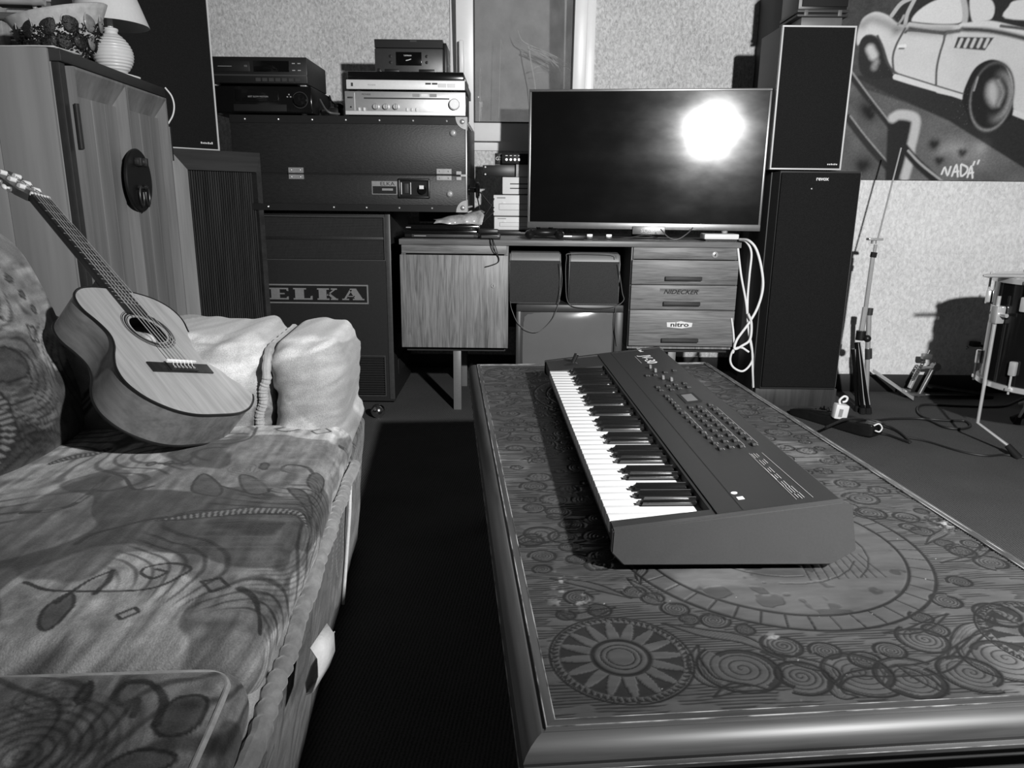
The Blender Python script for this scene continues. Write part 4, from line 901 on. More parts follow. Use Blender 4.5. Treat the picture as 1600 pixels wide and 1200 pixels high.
MB().box(.0002, CLEN+.01, -.006, CDEP+.01, zt-.03, zt, .003).part('top', 'cabinet_dark', cab)
b = MB(); b.box(0, .028, 0, .02, .05, zt-.031, .002); b.part('front_post', 'cabinet_dark', cab); b = MB(); b.box(CLEN-.02, CLEN, 0, .02, .05, zt-.031, .002); b.part('front_post', 'cabinet_dark', cab)
MB().box(0, CLEN, .0, .03, 0, .049, .002).box(.0, .03, .03, CDEP, 0, .049, .002).part('plinth', 'cabinet_dark', cab)
dz0, dz1 = .06, zt-.036; xm = .345
for k, (x0, x1) in enumerate(((.030, xm-.001), (xm+.001, CLEN-.022))):
    dr = bpy.data.objects.new('door', None); COL.objects.link(dr); dr.parent = cab; dr.location = (x0, 0, dz0)
    w, h = x1-x0, dz1-dz0
    # door: raised bevelled panel, wide sloping bevels around it
    b = MB(); by, bw = .014, .042
    O = [(0, -.018, 0), (w, -.018, 0), (w, -.018, h), (0, -.018, h)]; e = .006; R1 = [(e, -.018, e), (w-e, -.018, e), (w-e, -.018, h-e), (e, -.018, h-e)]; R2 = [(bw, .012, bw), (w-bw, .012, bw), (w-bw, .012, h-bw*1.6), (bw, .012, h-bw*1.6)]; BK = [(0, .018, 0), (w, .018, 0), (w, .018, h), (0, .018, h)]
    L_ = [[b.b.verts.new(p) for p in q] for q in (BK, O, R1, R2)]
    for A, B in zip(L_, L_[1:]):
        for i in range(4): b.b.faces.new((A[i], A[(i+1) % 4], B[(i+1) % 4], B[i]))
    b.b.faces.new(L_[-1]); b.b.faces.new(L_[0][::-1]); b.part('door_leaf', 'cabinet_wood', dr, smooth=False)
    npl = 3
    for j in range(npl):
        a0 = bw+(w-2*bw)*j/npl; a1 = bw+(w-2*bw)*(j+1)/npl
        MB().box(a0+.0004, a1-.0004, -.0, .0125, bw, h-bw*1.6, .0006, 1).part('door_plank', 'cabinet_wood', dr)
    for zz in (.12, h-.2):
        hx = -.006 if k == 0 else w+.002; MB().cyl((hx, -.018, zz), (hx, -.018, zz+.11), .006, n=10).part('hinge', 'iron_light', dr)
# round lock plate with two ring pulls
zp = aY(203, 282, 2.3).z; xp = xm+.004
pl = bpy.data.objects.new('lock_plate', None); COL.objects.link(pl); pl.parent = cab; pl.location = (xp, -.0245, zp)
RY = Matrix.Rotation(math.radians(90), 4, 'X')
MB().lathe([(0, -.006), (.092, -.006), (.093, .0), (.090, .003), (0, .003)], 40, mat=RY).part('plate', 'iron', pl)
b = MB(); b.box(-.032, .032, -.016, -.003, .045, .062, .002).box(-.028, -.014, -.022, -.003, .042, .066, .002).box(.014, .028, -.022, -.003, .042, .066, .002); b.part('hasp', 'iron_light', pl)
for sx in (-1, 1):
    MB().ball((sx*.022, -.008, -.02), .008).part('pull_knob', 'iron_light', pl)
    MB().tube([(sx*.022-.012*sx, -.012, -.022)]+[(sx*.022+.014*math.sin(a)*sx, -.012, -.045+.03*math.cos(a)) for a in [.6, 1.2, 1.8, 2.4, 3.14, 3.9, 4.5, 5.1]], .0035, 8).part('ring_pull', 'iron_light', pl)
def cl(x, y, z=0.): return cab.matrix_world @ Vector((x, y, z))
# ------------------------------------------------------------------ things on the cabinet
# coarse shell basket
bk = thing('shell_basket', 'boat shaped basket with dark woven shell scales on the cabinet', 'basket', cl(.185, .075, zt+.0045))
bk.rotation_euler = (0, 0, math.radians(30))
M('basket_dark', .012, .55, n=(90, .6), bump=(120, .8, .006)); M('basket_rim', .42, .7, n=(50, .25)); M('shell', .20, .35, n=(60, .45))
Hb = .112
def bpt(a, t): return Vector(((.05+.072*t**.75)*math.cos(a), (.046+.044*t**.75)*math.sin(a), Hb*t*(1.02+.28*math.cos(a))))
b = MB(); n_ = 44; RB = [[b.b.verts.new(bpt(6.2832*j/n_, i/10)) for j in range(n_)] for i in range(11)]
for A, B in zip(RB, RB[1:]):
    for j in range(n_): b.b.faces.new((A[j], A[(j+1) % n_], B[(j+1) % n_], B[j]))
b.b.faces.new(RB[0][::-1]); ob = b.part('bowl', 'basket_rim', bk); md = ob.modifiers.new('s', 'SOLIDIFY'); md.thickness = .005; md.offset = -1
r_ = random.Random(12)
for row, (t, cnt) in enumerate(((.34, 13), (.66, 12))):                                  # overlapping petals
    for j in range(cnt):
        a = 6.2832*(j+.5*(row % 2))/cnt; p = bpt(a, t); nrm = (p-Vector((0, 0, p.z))).normalized(); rot = nrm.to_track_quat('Y', 'Z').to_matrix().to_4x4()
        MB().ball(p-nrm*.001, (.021, .0065, .026), 14, 8, mat=rot).part('petal', 'shell' if r_.random() < .2 else 'basket_dark', bk)
        if row: MB().tube([p+rot @ Vector((.0225*math.cos(q), .002, .028*math.sin(q))) for q in [.0+.35*k for k in range(10)]], .0013, 5).part('petal_rim', 'basket_rim', bk)
for nm, mt_, cnt in (('bristles', 'basket_dark', 1300), ('bristle_glints', 'bone', 130)):     # bristly dried mass covering the lower bowl, its glints put in as pale strands
    b = MB()
    for j in range(cnt):
        a = r_.uniform(0, 6.2832); t = r_.uniform(.02, .60); p = bpt(a, t); nr = Vector((math.cos(a), math.sin(a), r_.uniform(-.3, .7))); tg = Vector((-math.sin(a), math.cos(a), 0))
        p = p+nr*.004; q = p+nr*r_.uniform(.002, .009)+tg*r_.uniform(-.009, .009)+Vector((0, 0, r_.uniform(-.004, .006))); b.tube([p, (p+q)/2+Vector((0, 0, .002)), q], [.0016, .0015, .0008] if cnt > 500 else [.0007, .0007, .0005], 4)
    tag(b.part(nm, mt_, bk), kind='stuff')
# lamp
lm = thing('table_lamp', 'white ribbed ceramic lamp with cone shade on the cabinet', 'lamp', cl(.435, .044, zt)); lm.scale = (.72, .72, .92)
M('ceramic', .66, .35, n=(30, .04)); M('lamp_shade', .62, .8, n=(120, .05))
pf = [(0, 0), (.036, 0), (.040, .004)]
for i in range(97):
    t = i/96; z = .006+.118*t; r = .040+.040*math.sin(math.pi*min(1, t*1.02))**.75-.006*t; pf.append((r+.0013*math.sin(t*80), z))
pf += [(.026, .126), (.025, .132), (.029, .137), (.028, .142), (.018, .145), (0, .145)]
MB().lathe(pf, 40).part('base', 'ceramic', lm)
MB().lathe([(.011, .144), (.011, .175)], 14).part('socket', 'white_plastic', lm)
b = MB(); nn = 44
A = [b.b.verts.new((.150*math.cos(6.2832*j/nn), .150*math.sin(6.2832*j/nn), .152)) for j in range(nn)]; B = [b.b.verts.new((.065*math.cos(6.2832*j/nn), .065*math.sin(6.2832*j/nn), .34)) for j in range(nn)]
for j in range(nn): b.b.faces.new((A[j], A[(j+1) % nn], B[(j+1) % nn], B[j]))
sh = b.part('shade', 'lamp_shade', lm); md = sh.modifiers.new('s', 'SOLIDIFY'); md.thickness = .002
MB().tube([(.010*math.cos(a), .010*math.sin(a), .18) for a in (0, 1)]+[(.03, 0, .19), (.064, 0, .30)], .0012, 6).part('shade_carrier', 'steel', sh)
lo = Vector((0, 0, 0))
cp = [lo+Vector((.034, -.03, .004)), lo+Vector((.05, .02, .004)), lo+Vector((.055, .09, .004)), lo+Vector((.052, .10, .003))]
MB().tube(spline([p-lo for p in cp], 6), .003, 8).part('cord', 'white_cable', lm)
wc = [aY(258, 137, 2.76), aY(268, 150, 2.76), aY(272, 165, 2.76), aY(270, 180, 2.76), aY(263, 193, 2.76)]
tag(MB().tube(spline(wc, 6), .0028, 8).part('lamp_cord', 'white_cable'), 'white lamp cord looping out behind the cabinet corner', 'cord')
# small wooden box behind basket, bamboo rack, cloth
bx = thing('wooden_box', 'small pale wooden box tucked between basket and lamp', 'box', cl(.34, .125, zt), .2)
wood('pale_wood', .2, .34, axis=0, freq=30); MB().box(-.04, .04, -.03, .03, 0, .06, .003).part('box_body', 'pale_wood', bx); MB().box(-.042, .042, -.032, .032, .06, .075, .003).part('box_lid', 'pale_wood', bx)
tr = thing('bamboo_rack', 'split bamboo rack with two thick poles lying on the cabinet', 'rack', cl(.36, .27, zt), math.radians(5))
M('bamboo', .38, .45, n=(60, .25), stretch=(.2, 1, 1)); M('bamboo_dark', .13, .5, n=(60, .3), stretch=(.2, 1, 1))
for i in range(14): MB().box(-.32, .075, .05+.004*(i % 2), .056+.004*(i % 2), .006+i*.021, .006+i*.021+.019, .003).part('slat', 'bamboo' if i % 4 else 'bamboo_dark', tr)
def pole(x0, x1, y, z, r, m):
    pth = []; rs = []
    n2 = 30
    for i in range(n2+1):
        x = x0+(x1-x0)*i/n2; k = abs(((x*9) % 1)-.5); pth.append((x, y, z)); rs.append(r*(1+.18*max(0, 1-k*14)))
    MB().tube(pth, rs, 12).part('pole', m, tr)
pole(-.19, .085, -.005, .182, .011, 'bamboo'); pole(-.31, .05, 0, .142, .010, 'bamboo_dark')
for x in (-.06, .045): MB().box(x, x+.012, .012, .05, .0, .17, .002).part('upright', 'bamboo', tr)
MB().cyl((.072, .03, .01), (.035, .0, .27), .006).part('slanting_rod', 'bamboo', tr)
MB().ball((.060, .02, .265), (.032, .02, .045)).part('wooden_spoon_bowl', 'bamboo_dark', tr)
cb = MB(); r_ = random.Random(4)
NX, NY = 26, 8; vv = [[cb.b.verts.new((.005+.0*i, .0, 0)) for j in range(NY)] for i in range(NX)]
for i in range(NX):
    for j in range(NY):
        x = i/(NX-1); y = j/(NY-1); vv[i][j].co = (-.30+x*.40, -.03+y*.12, .0022+.0012*math.sin(x*9+y*3)**2)
for i in range(NX-1):
    for j in range(NY-1): cb.b.faces.new((vv[i][j], vv[i+1][j], vv[i+1][j+1], vv[i][j+1]))
M('linen', .6, .9, n=(120, .12)); cth = cb.part('linen_cloth', 'linen'); md = cth.modifiers.new('s', 'SOLIDIFY'); md.thickness = .002
cth.matrix_world = Matrix.Translation(cl(.03, .10, zt+.001)) @ Matrix.Rotation(math.radians(-1), 4, 'Z'); tag(cth, 'white linen cloth lying along the cabinet top edge', 'cloth')

# ------------------------------------------------------------------ loudspeakers in the left corner (turned towards the room)
def spk(name, label, P, yaw, w, d, z0, z1):
    """P = front left bottom corner (ground plan), face runs along local x, depth +y"""
    return thing(name, label, 'speaker', (P[0], P[1], z0), yaw)
YAW = math.radians(50)
wood('dark_flute', .012, .04, axis=2, freq=55, rough=.6); wood('bevel_lit', .22, .36, axis=2, freq=20, rough=.5); wood('bevel_shaded', .022, .045, axis=0, freq=20, rough=.5); M('speaker_edge', .6, .4, n=(30, .05)); M('cabinet_black', .014, .5, n=(40, .15))
zl = aY(267, 231, 2.84).z; PL = aY(276, 350, 2.84)
s1 = spk('floor_speaker', 'dark ribbed floor speaker with wide slanted wooden rim beside the cabinet', (PL.x, 2.83), YAW, 0, 0, 0, 0)
w, bw, hh, dp = .375, .075, zl, .26
MB().box(0, w, .053, dp, 0, hh, .002).part('body', 'cabinet_black', s1)
b = MB(); dd = .016; b2 = .012
for q, nm in (([(0, 0), (bw, dd), (bw, dd), (0, 0)], 'l'),):
    pass
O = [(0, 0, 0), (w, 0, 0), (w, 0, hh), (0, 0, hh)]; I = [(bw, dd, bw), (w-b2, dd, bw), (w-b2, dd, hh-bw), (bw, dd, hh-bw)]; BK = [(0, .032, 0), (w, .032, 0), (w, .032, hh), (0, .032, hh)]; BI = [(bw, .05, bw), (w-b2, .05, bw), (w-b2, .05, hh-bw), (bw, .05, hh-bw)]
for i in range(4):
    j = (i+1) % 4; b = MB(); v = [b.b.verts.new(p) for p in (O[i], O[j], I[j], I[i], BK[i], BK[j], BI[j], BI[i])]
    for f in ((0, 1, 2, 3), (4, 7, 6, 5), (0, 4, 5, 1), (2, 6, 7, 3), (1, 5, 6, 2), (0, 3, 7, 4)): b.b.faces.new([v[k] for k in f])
    b.part('bevel_frame', 'bevel_lit' if i == 3 else 'bevel_shaded', s1, smooth=False)  # light and shade put into the rim colour: left piece lit, others shaded
n_ = 30
for i in range(n_):
    x = bw+(w-bw-b2)*(i+.5)/n_; MB().cyl((x, .036, bw+.001), (x, .036, hh-bw-.001), .0036, n=6).part('flute', 'dark_flute', s1)
MB().box(bw, w-b2, .048, .052, bw, hh-bw).part('grille_board', 'black_matte', s1)
PU = aY(344, 237, 3.02); zu = PU.z+.0005
s2 = thing('speaker', 'tall black grille speaker with thin pale edge above the ribbed floor speaker', 'speaker', (PU.x-.47*math.cos(YAW), 3.02-.47*math.sin(YAW), zl), YAW)
w, hh = .47, .78
MB().box(0, w, .02, .24, 0, hh, .003).part('body', 'cabinet_black', s2)
b = MB(); e = .006
b.box(0, w, 0, .02, 0, e, .001).box(0, w, 0, .02, hh-e, hh, .001).box(0, e, 0, .02, e, hh-e, .001).box(w-e, w, 0, .02, e, hh-e, .001); b.part('edge_trim', 'speaker_edge', s2)
MB().box(e, w-e, .003, .02, e, hh-e, .001).part('grille', 'grille_cloth', s2)
b = MB()
for k, q in enumerate((.006, .004, .005, .004, .006, .004, .007)): b.box(w-.075+k*.0072, w-.0705+k*.0072, .0018, .003, .024, .024+q+.001)
tag(b.part('maker_badge', 'white_print', s2), kind='stuff')
# ------------------------------------------------------------------ organ speaker cabinet (rotary cabinet) on the floor
YL = 3.19
lx0, lx1 = -1.10, aY(613, 470, YL).x; lzt = aY(500, 329, YL).z; lzb = aY(560, 626, YL).z
M('vinyl_black', .016, .5, spec=.4, n=(90, .2), bump=(300, .3, .0008)); M('vinyl_edge', .05, .4, n=(40, .2)); M('nickel', .42, .35, metal=.6, n=(60, .12)); M('recess', .006, .7, n=(30, .1))
les = thing('organ_speaker_cabinet', 'big black ELKA organ speaker cabinet under the flight case', 'speaker cabinet', (lx0, YL, 0)); o = Vector((lx0, YL, 0))
MB().box(lx0, lx1, YL+.018, YL+.56, lzb, lzt, .006).part('body', 'vinyl_black', les, o)
fx0, fx1 = lx0+.02, aY(604, 470, YL).x
gz1, gz0 = aY(500, 339, YL).z, aY(500, 405, YL).z; gx0, gx1 = fx0+.015, aY(600, 370, YL).x
hz1, hz0 = aY(580, 557, YL).z, aY(580, 617, YL).z; hx0, hx1 = aY(520, 590, YL).x, aY(604, 590, YL).x-.006
b = MB(); y0, y1 = YL, YL+.018                                          # front board with grille openings
b.box(lx0, lx1, y0, y1, gz1, lzt, .003); b.box(lx0, gx0, y0, y1, gz0, gz1); b.box(gx1, lx1, y0, y1, gz0, gz1); b.box(lx0, lx1, y0, y1, hz1, gz0); b.box(lx0, hx0, y0, y1, hz0, hz1); b.box(hx1, lx1, y0, y1, hz0, hz1); b.box(lx0, lx1, y0, y1, lzb, hz0)
b.part('front_board', 'vinyl_black', les, o)
MB().box(aY(613, 470, YL).x-.022, aY(613, 470, YL).x+.001, YL-.006, YL, lzb+.01, lzt, .002).part('edge_strip', 'vinyl_edge', les, o)
def mesh_grille(name, x0, x1, z0, z1, st, par, rows=None):
    b = MB(); n = int((x1-x0)/st); m = int((z1-z0)/st)
    for i in range(n+1): x = x0+(x1-x0)*i/n; b.box(x-st*.13, x+st*.13, YL+.008, YL+.010, z0, z1)
    for i in range(m+1): z = z0+(z1-z0)*i/m; b.box(x0, x1, YL+.0085, YL+.0095, z-st*.13, z+st*.13)
    ob = b.part(name, 'dark_grey', par, o, smooth=False); ob['kind'] = 'stuff'
gm_ = (gz0+gz1)/2
MB().box(gx0, gx1, YL+.014, YL+.017, gz0, gz1).part('grille_recess', 'recess', les, o); MB().box(hx0, hx1, YL+.014, YL+.017, hz0, hz1).part('grille_recess', 'recess', les, o)
mesh_grille('mesh_grille', gx0+.006, gx1-.006, gm_+.008, gz1-.004, .006, les); mesh_grille('mesh_grille', gx0+.006, gx1-.006, gz0+.004, gm_-.008, .006, les)
MB().box(gx0, gx1, YL+.004, YL+.012, gm_-.007, gm_+.007, .002).part('grille_bar', 'vinyl_black', les, o)
e = .005
for x0, x1, z0, z1 in ((gx0, gx1, gz0, gz1), (hx0, hx1, hz0, hz1)):
    b = MB(); b.box(x0, x1, YL-.003, YL+.006, z0-e, z0).box(x0, x1, YL-.003, YL+.006, z1, z1+e).box(x0-e, x0, YL-.003, YL+.006, z0-e, z1+e).box(x1, x1+e, YL-.003, YL+.006, z0-e, z1+e)
    b.part('grille_frame', 'vinyl_edge', les, o)
n_ = 16
for i in range(n_):
    z = hz0+(hz1-hz0)*(i+.5)/n_; MB().box(hx0, hx1, YL+.004, YL+.012, z-.0035, z+.0025, .001, 1).part('louvre', 'vinyl_black', les, o)
px0, px1, pz0, pz1 = rect(414, 444, 576, 474, YL)
pl = bpy.data.objects.new('nameplate', None); COL.objects.link(pl); pl.parent = les; pl.location = (px0-lx0, 0, pz0)
w, h = px1-px0, pz1-pz0; e = .006
MB().box(0, w, -.004, -.0005, 0, h).part('plate', 'black_plastic', pl)
b = MB(); b.box(0, w, -.008, -.004, 0, e).box(0, w, -.008, -.004, h-e, h).box(0, e, -.008, -.004, e, h-e).box(w-e, w, -.008, -.004, e, h-e); b.part('plate_rim', 'nickel', pl, smooth=False)
# slab serif letters E L K A
def letter(polys, x, par):
    b = MB()
    for q in polys: b.prism([(x+a*.030*2.2, -.0075, h*.2+c_*h*.6) for a, c_ in q], (0, .003, 0))
    b.part('letter', 'nickel', par, smooth=False)
E_ = [[(.0, 0), (1.25, 0), (1.25, .12), (0, .12)], [(0, .88), (1.25, .88), (1.25, 1), (0, 1)], [(.12, .12), (.68, .12), (.68, .88), (.12, .88)], [(.68, .45), (1.0, .45), (1.0, .56), (.68, .56)], [(1.13, .12), (1.25, .12), (1.25, .28), (1.13, .22)], [(1.13, .78), (1.25, .72), (1.25, .88), (1.13, .88)]]
L_ = [[(0, 0), (1.25, 0), (1.25, .12), (0, .12)], [(0, .88), (.85, .88), (.85, 1), (0, 1)], [(.12, .12), (.70, .12), (.70, .88), (.12, .88)], [(1.10, .12), (1.25, .12), (1.25, .35), (1.13, .30)]]
K_ = [[(0, 0), (.78, 0), (.78, .12), (0, .12)], [(0, .88), (.78, .88), (.78, 1), (0, 1)], [(.10, .12), (.60, .12), (.60, .88), (.10, .88)], [(.60, .40), (1.05, .88), (1.2, .88), (.68, .36)], [(.66, .52), (.80, .58), (1.25, .12), (.98, .12)], [(.9, .88), (1.3, .88), (1.3, 1), (.9, 1)], [(.88, 0), (1.35, 0), (1.35, .12), (.88, .12)]]
A_ = [[(-.05, 0), (.40, 0), (.40, .12), (-.05, .12)], [(.65, 0), (1.4, 0), (1.4, .12), (.65, .12)], [(.08, .12), (.22, .12), (.62, .88), (.45, .88)], [(.78, .12), (1.28, .12), (.92, .88), (.45, .88)], [(.45, .88), (.92, .88), (.88, 1), (.48, 1)], [(.28, .28), (.8, .28), (.78, .36), (.32, .36)]]
K2_ = .0
for q, x in ((E_, .022), (L_, .128), (K_, .234), (A_, .347)): letter(q, x*w/.46, pl)
# side details and casters
for k, zc in enumerate((lzb+.10, lzb+.22)): MB().box(lx1, lx1+.004, YL+.10, YL+.46, zc, zc+.07, .002).part('side_vent', 'vinyl_edge' if k else 'recess', les, o)
MB().box(lx0+.02, lx1-.01, YL+.03, YL+.54, lzb-.025, lzb, .003).part('base_rail', 'black_matte', les, o)
cc = aZ(590, 642, .034)
M('ball_chrome', .7, .16, metal=1, n=(30, .05))
def caster(x, y, nm='caster'):
    b = MB(); b.ball((x, y, .031), .030, 20, 12); b.cyl((x, y, .05), (x, y, lzb-.02), .012); return b.part(nm, 'ball_chrome', les, o)
caster(cc.x, cc.y+.01); caster(lx0+.1, YL+.12); caster(lx0+.1, YL+.5); caster(lx1-.06, YL+.5)
MB().box(cc.x-.02, cc.x+.05, cc.y-.005, YL+.06, lzb-.03, lzb-.019, .002).part('caster_bracket', 'black_matte', les, o)

# ------------------------------------------------------------------ organ in its flight case on top
YE = 3.12
ex0, ex1 = -1.145, aY(728, 250, YE).x; ez0, ez1 = lzt+.0005, aY(540, 181, YE).z; EDP = .68
eo = Vector((ex0, YE, ez0)); eh = ez1-ez0
org = thing('organ_case', 'long black ELKA organ case with chrome corners carrying the hi-fi', 'organ case', eo)
zs = aY(540, 272, YE).z                                                # seam between lid and bottom
MB().box(ex0, ex1, YE, YE+EDP, ez0, zs-.0012, .004).part('case_shell', 'leatherette', org, eo); MB().box(ex0, ex1, YE, YE+EDP, zs+.0012, ez1, .004).part('lid', 'leatherette', org, eo)
MB().box(ex0+.002, ex1-.002, YE+.002, YE+EDP-.002, zs-.0012, zs+.0012).part('seam', 'recess', org, eo)
for z0, z1 in ((ez1-.030, ez1+.0004), (ez0-.0002, ez0+.028)): MB().box(ex0, ex1+.001, YE-.003, YE+.0, z0, z1, .001, 1).part('edge_strip', 'black_plastic', org, eo)
MB().box(ex1-.002, ex1+.004, YE-.004, YE+.012, ez0, ez1, .001).part('corner_rail', 'nickel', org, eo)
for z in (ez1-.016, ez0+.015):
    for i in range(8):
        u_ = 383+i*52.5
        if z < zs and i in (0, 2): continue
        x = aY(u_ if z > zs else u_-25, 186, YE).x
        if x < ex1-.03: MB().ball((x, YE-.004, z), .0042, 8, 6).part('rivet', 'chrome', org, eo)
for u_, v_ in ((463, 272), (694, 274)):
    p = aY(u_, v_, YE); b = MB(); w = .031
    b.box(p.x-w, p.x+w, YE-.004, YE, p.z+.004, p.z+.026, .001, 1); hg = b.part('hinge', 'nickel', org, eo)
    MB().box(p.x-w, p.x+w, YE-.004, YE, p.z-.020, p.z-.001, .001, 1).part('hinge_leaf', 'nickel', hg, eo)
    MB().cyl((p.x-w, YE-.005, p.z+.002), (p.x+w, YE-.005, p.z+.002), .0035, n=8).part('hinge_pin', 'dark_grey', org, eo)
    for sx in (-.018, .018):
        for dz in (.016, -.011): MB().ball((p.x+sx, YE-.0045, p.z+dz), .0032, 8, 5).part('screw', 'steel', org, eo)
for dz in (.006, -.016): MB().box(ex1-.040, ex1-.018, YE-.004, YE, zs+dz-.004, zs+dz+.010, .001, 1).part('latch_plate', 'nickel', org, eo)
MB().box(ex1-.022, ex1+.002, YE-.005, YE, zs-.006, zs+.004, .001, 1).part('latch_tongue', 'nickel', org, eo)
for s, zc in ((1, ez1), (-1, ez0)):                                    # quarter round corner caps
    pts = [(ex1+.004, zc)]+[(ex1+.004-.045*math.cos(a), zc-s*.048*math.sin(a)) for a in [i*math.pi/2/8 for i in range(9)]]
    b = MB(); b.prism([(x, YE-.005, z) for x, z in pts], (0, .004, 0)); b.ball((ex1-.014, YE-.006, zc-s*.018), (.010, .005, .010), 10, 6)
    b.prism([(ex1+.0045, YE-.004, zc), (ex1+.0045, YE+.05, zc), (ex1+.0045, YE-.004, zc-s*.05)], (.002, 0, 0)); b.part('corner_cap', 'nickel', org, eo)
    for k in range(5): MB().ball((ex1+.003, YE+.08+k*.07, zc-s*.02), .005, 8, 5).part('side_rivet', 'steel', org, eo)
for u_, v_ in ((708, 208), (703, 303)):
    p = aY(u_, v_, YE); MB().lathe([(.013, 0), (.013, .006), (.008, .012), (0, .013)], 16, mat=Matrix.Translation((p.x, YE, p.z)) @ Matrix.Rotation(math.pi/2, 4, 'X')).part('bumper_stud', 'chrome', org, eo)
x0, x1, z0, z1 = rect(581, 283, 621, 304, YE)
pt = MB().box(x0, x1, YE-.003, YE, z0, z1, .0005, 1).part('type_plate', 'nickel', org, eo)
MB().box(x0+.004, x1-.004, YE-.0038, YE-.003, z0+.003, z0+(z1-z0)*.62).part('type_field', 'black_plastic', pt, eo)
text('type_lettering', 'ELKA', .020, 'black_plastic', pt, (((x0+x1)/2+.012, YE-.0034, z1-.011)-eo if False else (Vector(((x0+x1)/2+.012, YE-.0034, z1-.011))-eo)), (1, 0, 0), (0, 0, 1), .0003, 1.3)
MB().box((x0+x1)/2-.010, x1-.018, YE-.0042, YE-.0038, z0+(z1-z0)*.30, z0+(z1-z0)*.46).part('type_number', 'nickel', pt, eo)
x0, x1, z0, z1 = rect(622, 279, 672, 310, YE)
b = MB(); e = .010; b.box(x0, x1, YE-.010, YE, z0, z0+e, .004).box(x0, x1, YE-.010, YE, z1-e, z1, .004).box(x0, x0+e, YE-.010, YE, z0, z1, .004).box(x1-e, x1, YE-.010, YE, z0, z1, .004); sp_ = b.part('socket_frame', 'black_plastic', org, eo)
MB().box(x0+e, x1-e, YE-.002, YE+.001, z0+e, z1-e).part('socket_panel', 'black_matte', sp_, eo)
MB().box(x0+.026, x0+.044, YE-.006, YE-.002, z0+.02, z1-.02, .001).part('fuse_holder', 'dark_grey', sp_, eo)
for xx in (x0+.014, x0+.052): MB().cyl((xx, YE-.004, z0+.016), (xx, YE-.004, z1-.016), .002, n=8).part('socket_rod', 'steel', sp_, eo)
b = MB(); b.lathe([(.018, 0), (.018, .010), (.014, .014), (0, .014)], 18, mat=Matrix.Translation((x1-.032, YE-.002, (z0+z1)/2-.006)) @ Matrix.Rotation(math.pi/2, 4, 'X')); b.part('power_plug', 'black_gloss', sp_, eo)
MB().box(x1-.042, x1-.024, YE-.018, YE-.014, (z0+z1)/2-.002, (z0+z1)/2+.012).part('plug_sticker', 'white_print', sp_, eo)
p = aY(740, 297, YE+.10)
b = MB(); b.cyl((ex1+.002, YE+.10, p.z), (ex1+.05, YE+.10, p.z), .010, n=12); b.lathe([(.030, 0), (.034, .004), (.034, .012), (.028, .016)], 10, mat=Matrix.Translation((ex1+.035, YE+.10, p.z)) @ Matrix.Rotation(math.pi/2, 4, 'Y')); b.lathe([(.022, 0), (.022, .006)], 12, mat=Matrix.Translation((ex1+.004, YE+.10, p.z)) @ Matrix.Rotation(math.pi/2, 4, 'Y')); b.part('clamp_knob', 'black_gloss', org, eo)
# cushion pack between case and desk: plastic sleeves holding the overhang are built with the desk

# ------------------------------------------------------------------ hi-fi on the organ case
HZ = ez1+.0008
def unit(name, label, cat, u0, v0, u1, v1, Y, dep, base, foot=.006, mat='black_plastic'):
    x0, x1, z0, z1 = rect(u0, v0, u1, v1, Y); z0 = base
    t = thing(name, label, cat, ((x0+x1)/2, Y, base)); W_, H_ = x1-x0, z1-base
    MB().box(-W_/2, W_/2, .006, dep, foot, H_, .003).part('case', mat, t)
    for sx in (-1, 1):
        for yy in (.03, dep-.03): MB().lathe([(.012, .0003), (.012, foot+.001)], 12, (sx*(W_/2-.04), yy, 0)).part('foot', 'rubber', t)
    return t, W_, H_
# video recorder
t, W_, H_ = unit('video_recorder', 'glossy black video recorder with big jog dial under the CD player', 'video recorder', 322, 134, 487, 180, YE+.005, .32, HZ, .008, 'black_plastic')
vcr_top = HZ+H_
MB().box(-W_/2, W_/2, -.004, .006, .010, H_-.002, .003).part('front_panel', 'black_gloss', t)
MB().box(-W_/2+.12, W_/2-.13, -.007, -.004, H_*.46, H_*.86, .002).part('cassette_flap', 'black_gloss', t); MB().box(-W_/2+.11, W_/2-.10, -.0055, -.004, H_*.12, H_*.36, .002).part('control_flap', 'black_matte', t)
text('flap_lettering', 'BEST SLOW MOTION', .0085, 'grey_print', t, (.0, -.0078, H_*.62), depth=.0002)
b = MB(); b.lathe([(.026, 0), (.026, .010), (.022, .015), (0, .013)], 26, mat=Matrix.Translation((W_/2-.045, -.004, H_*.52)) @ Matrix.Rotation(math.pi/2, 4, 'X')); b.part('jog_dial', 'black_gloss', t)
b = MB(); b.tube([(W_/2-.045+.030*math.cos(a*.2618), -.0045, H_*.52+.030*math.sin(a*.2618)) for a in range(24)], .0015, 6, closed=True); b.part('dial_ring', 'dark_grey', t)
for dx, dz in ((-.095, .62), (-.088, .70), (-.082, .62)): MB().box(W_/2+dx-.003, W_/2+dx+.003, -.0065, -.004, H_*dz-.002, H_*dz+.003, .0008, 1).part('button', 'grey_print', t)
for sx in (-W_/2+.035, W_/2-.03): MB().box(sx-.012, sx+.012, -.0045, .03, H_-.002, H_+.004, .002).part('pad', 'steel', t)
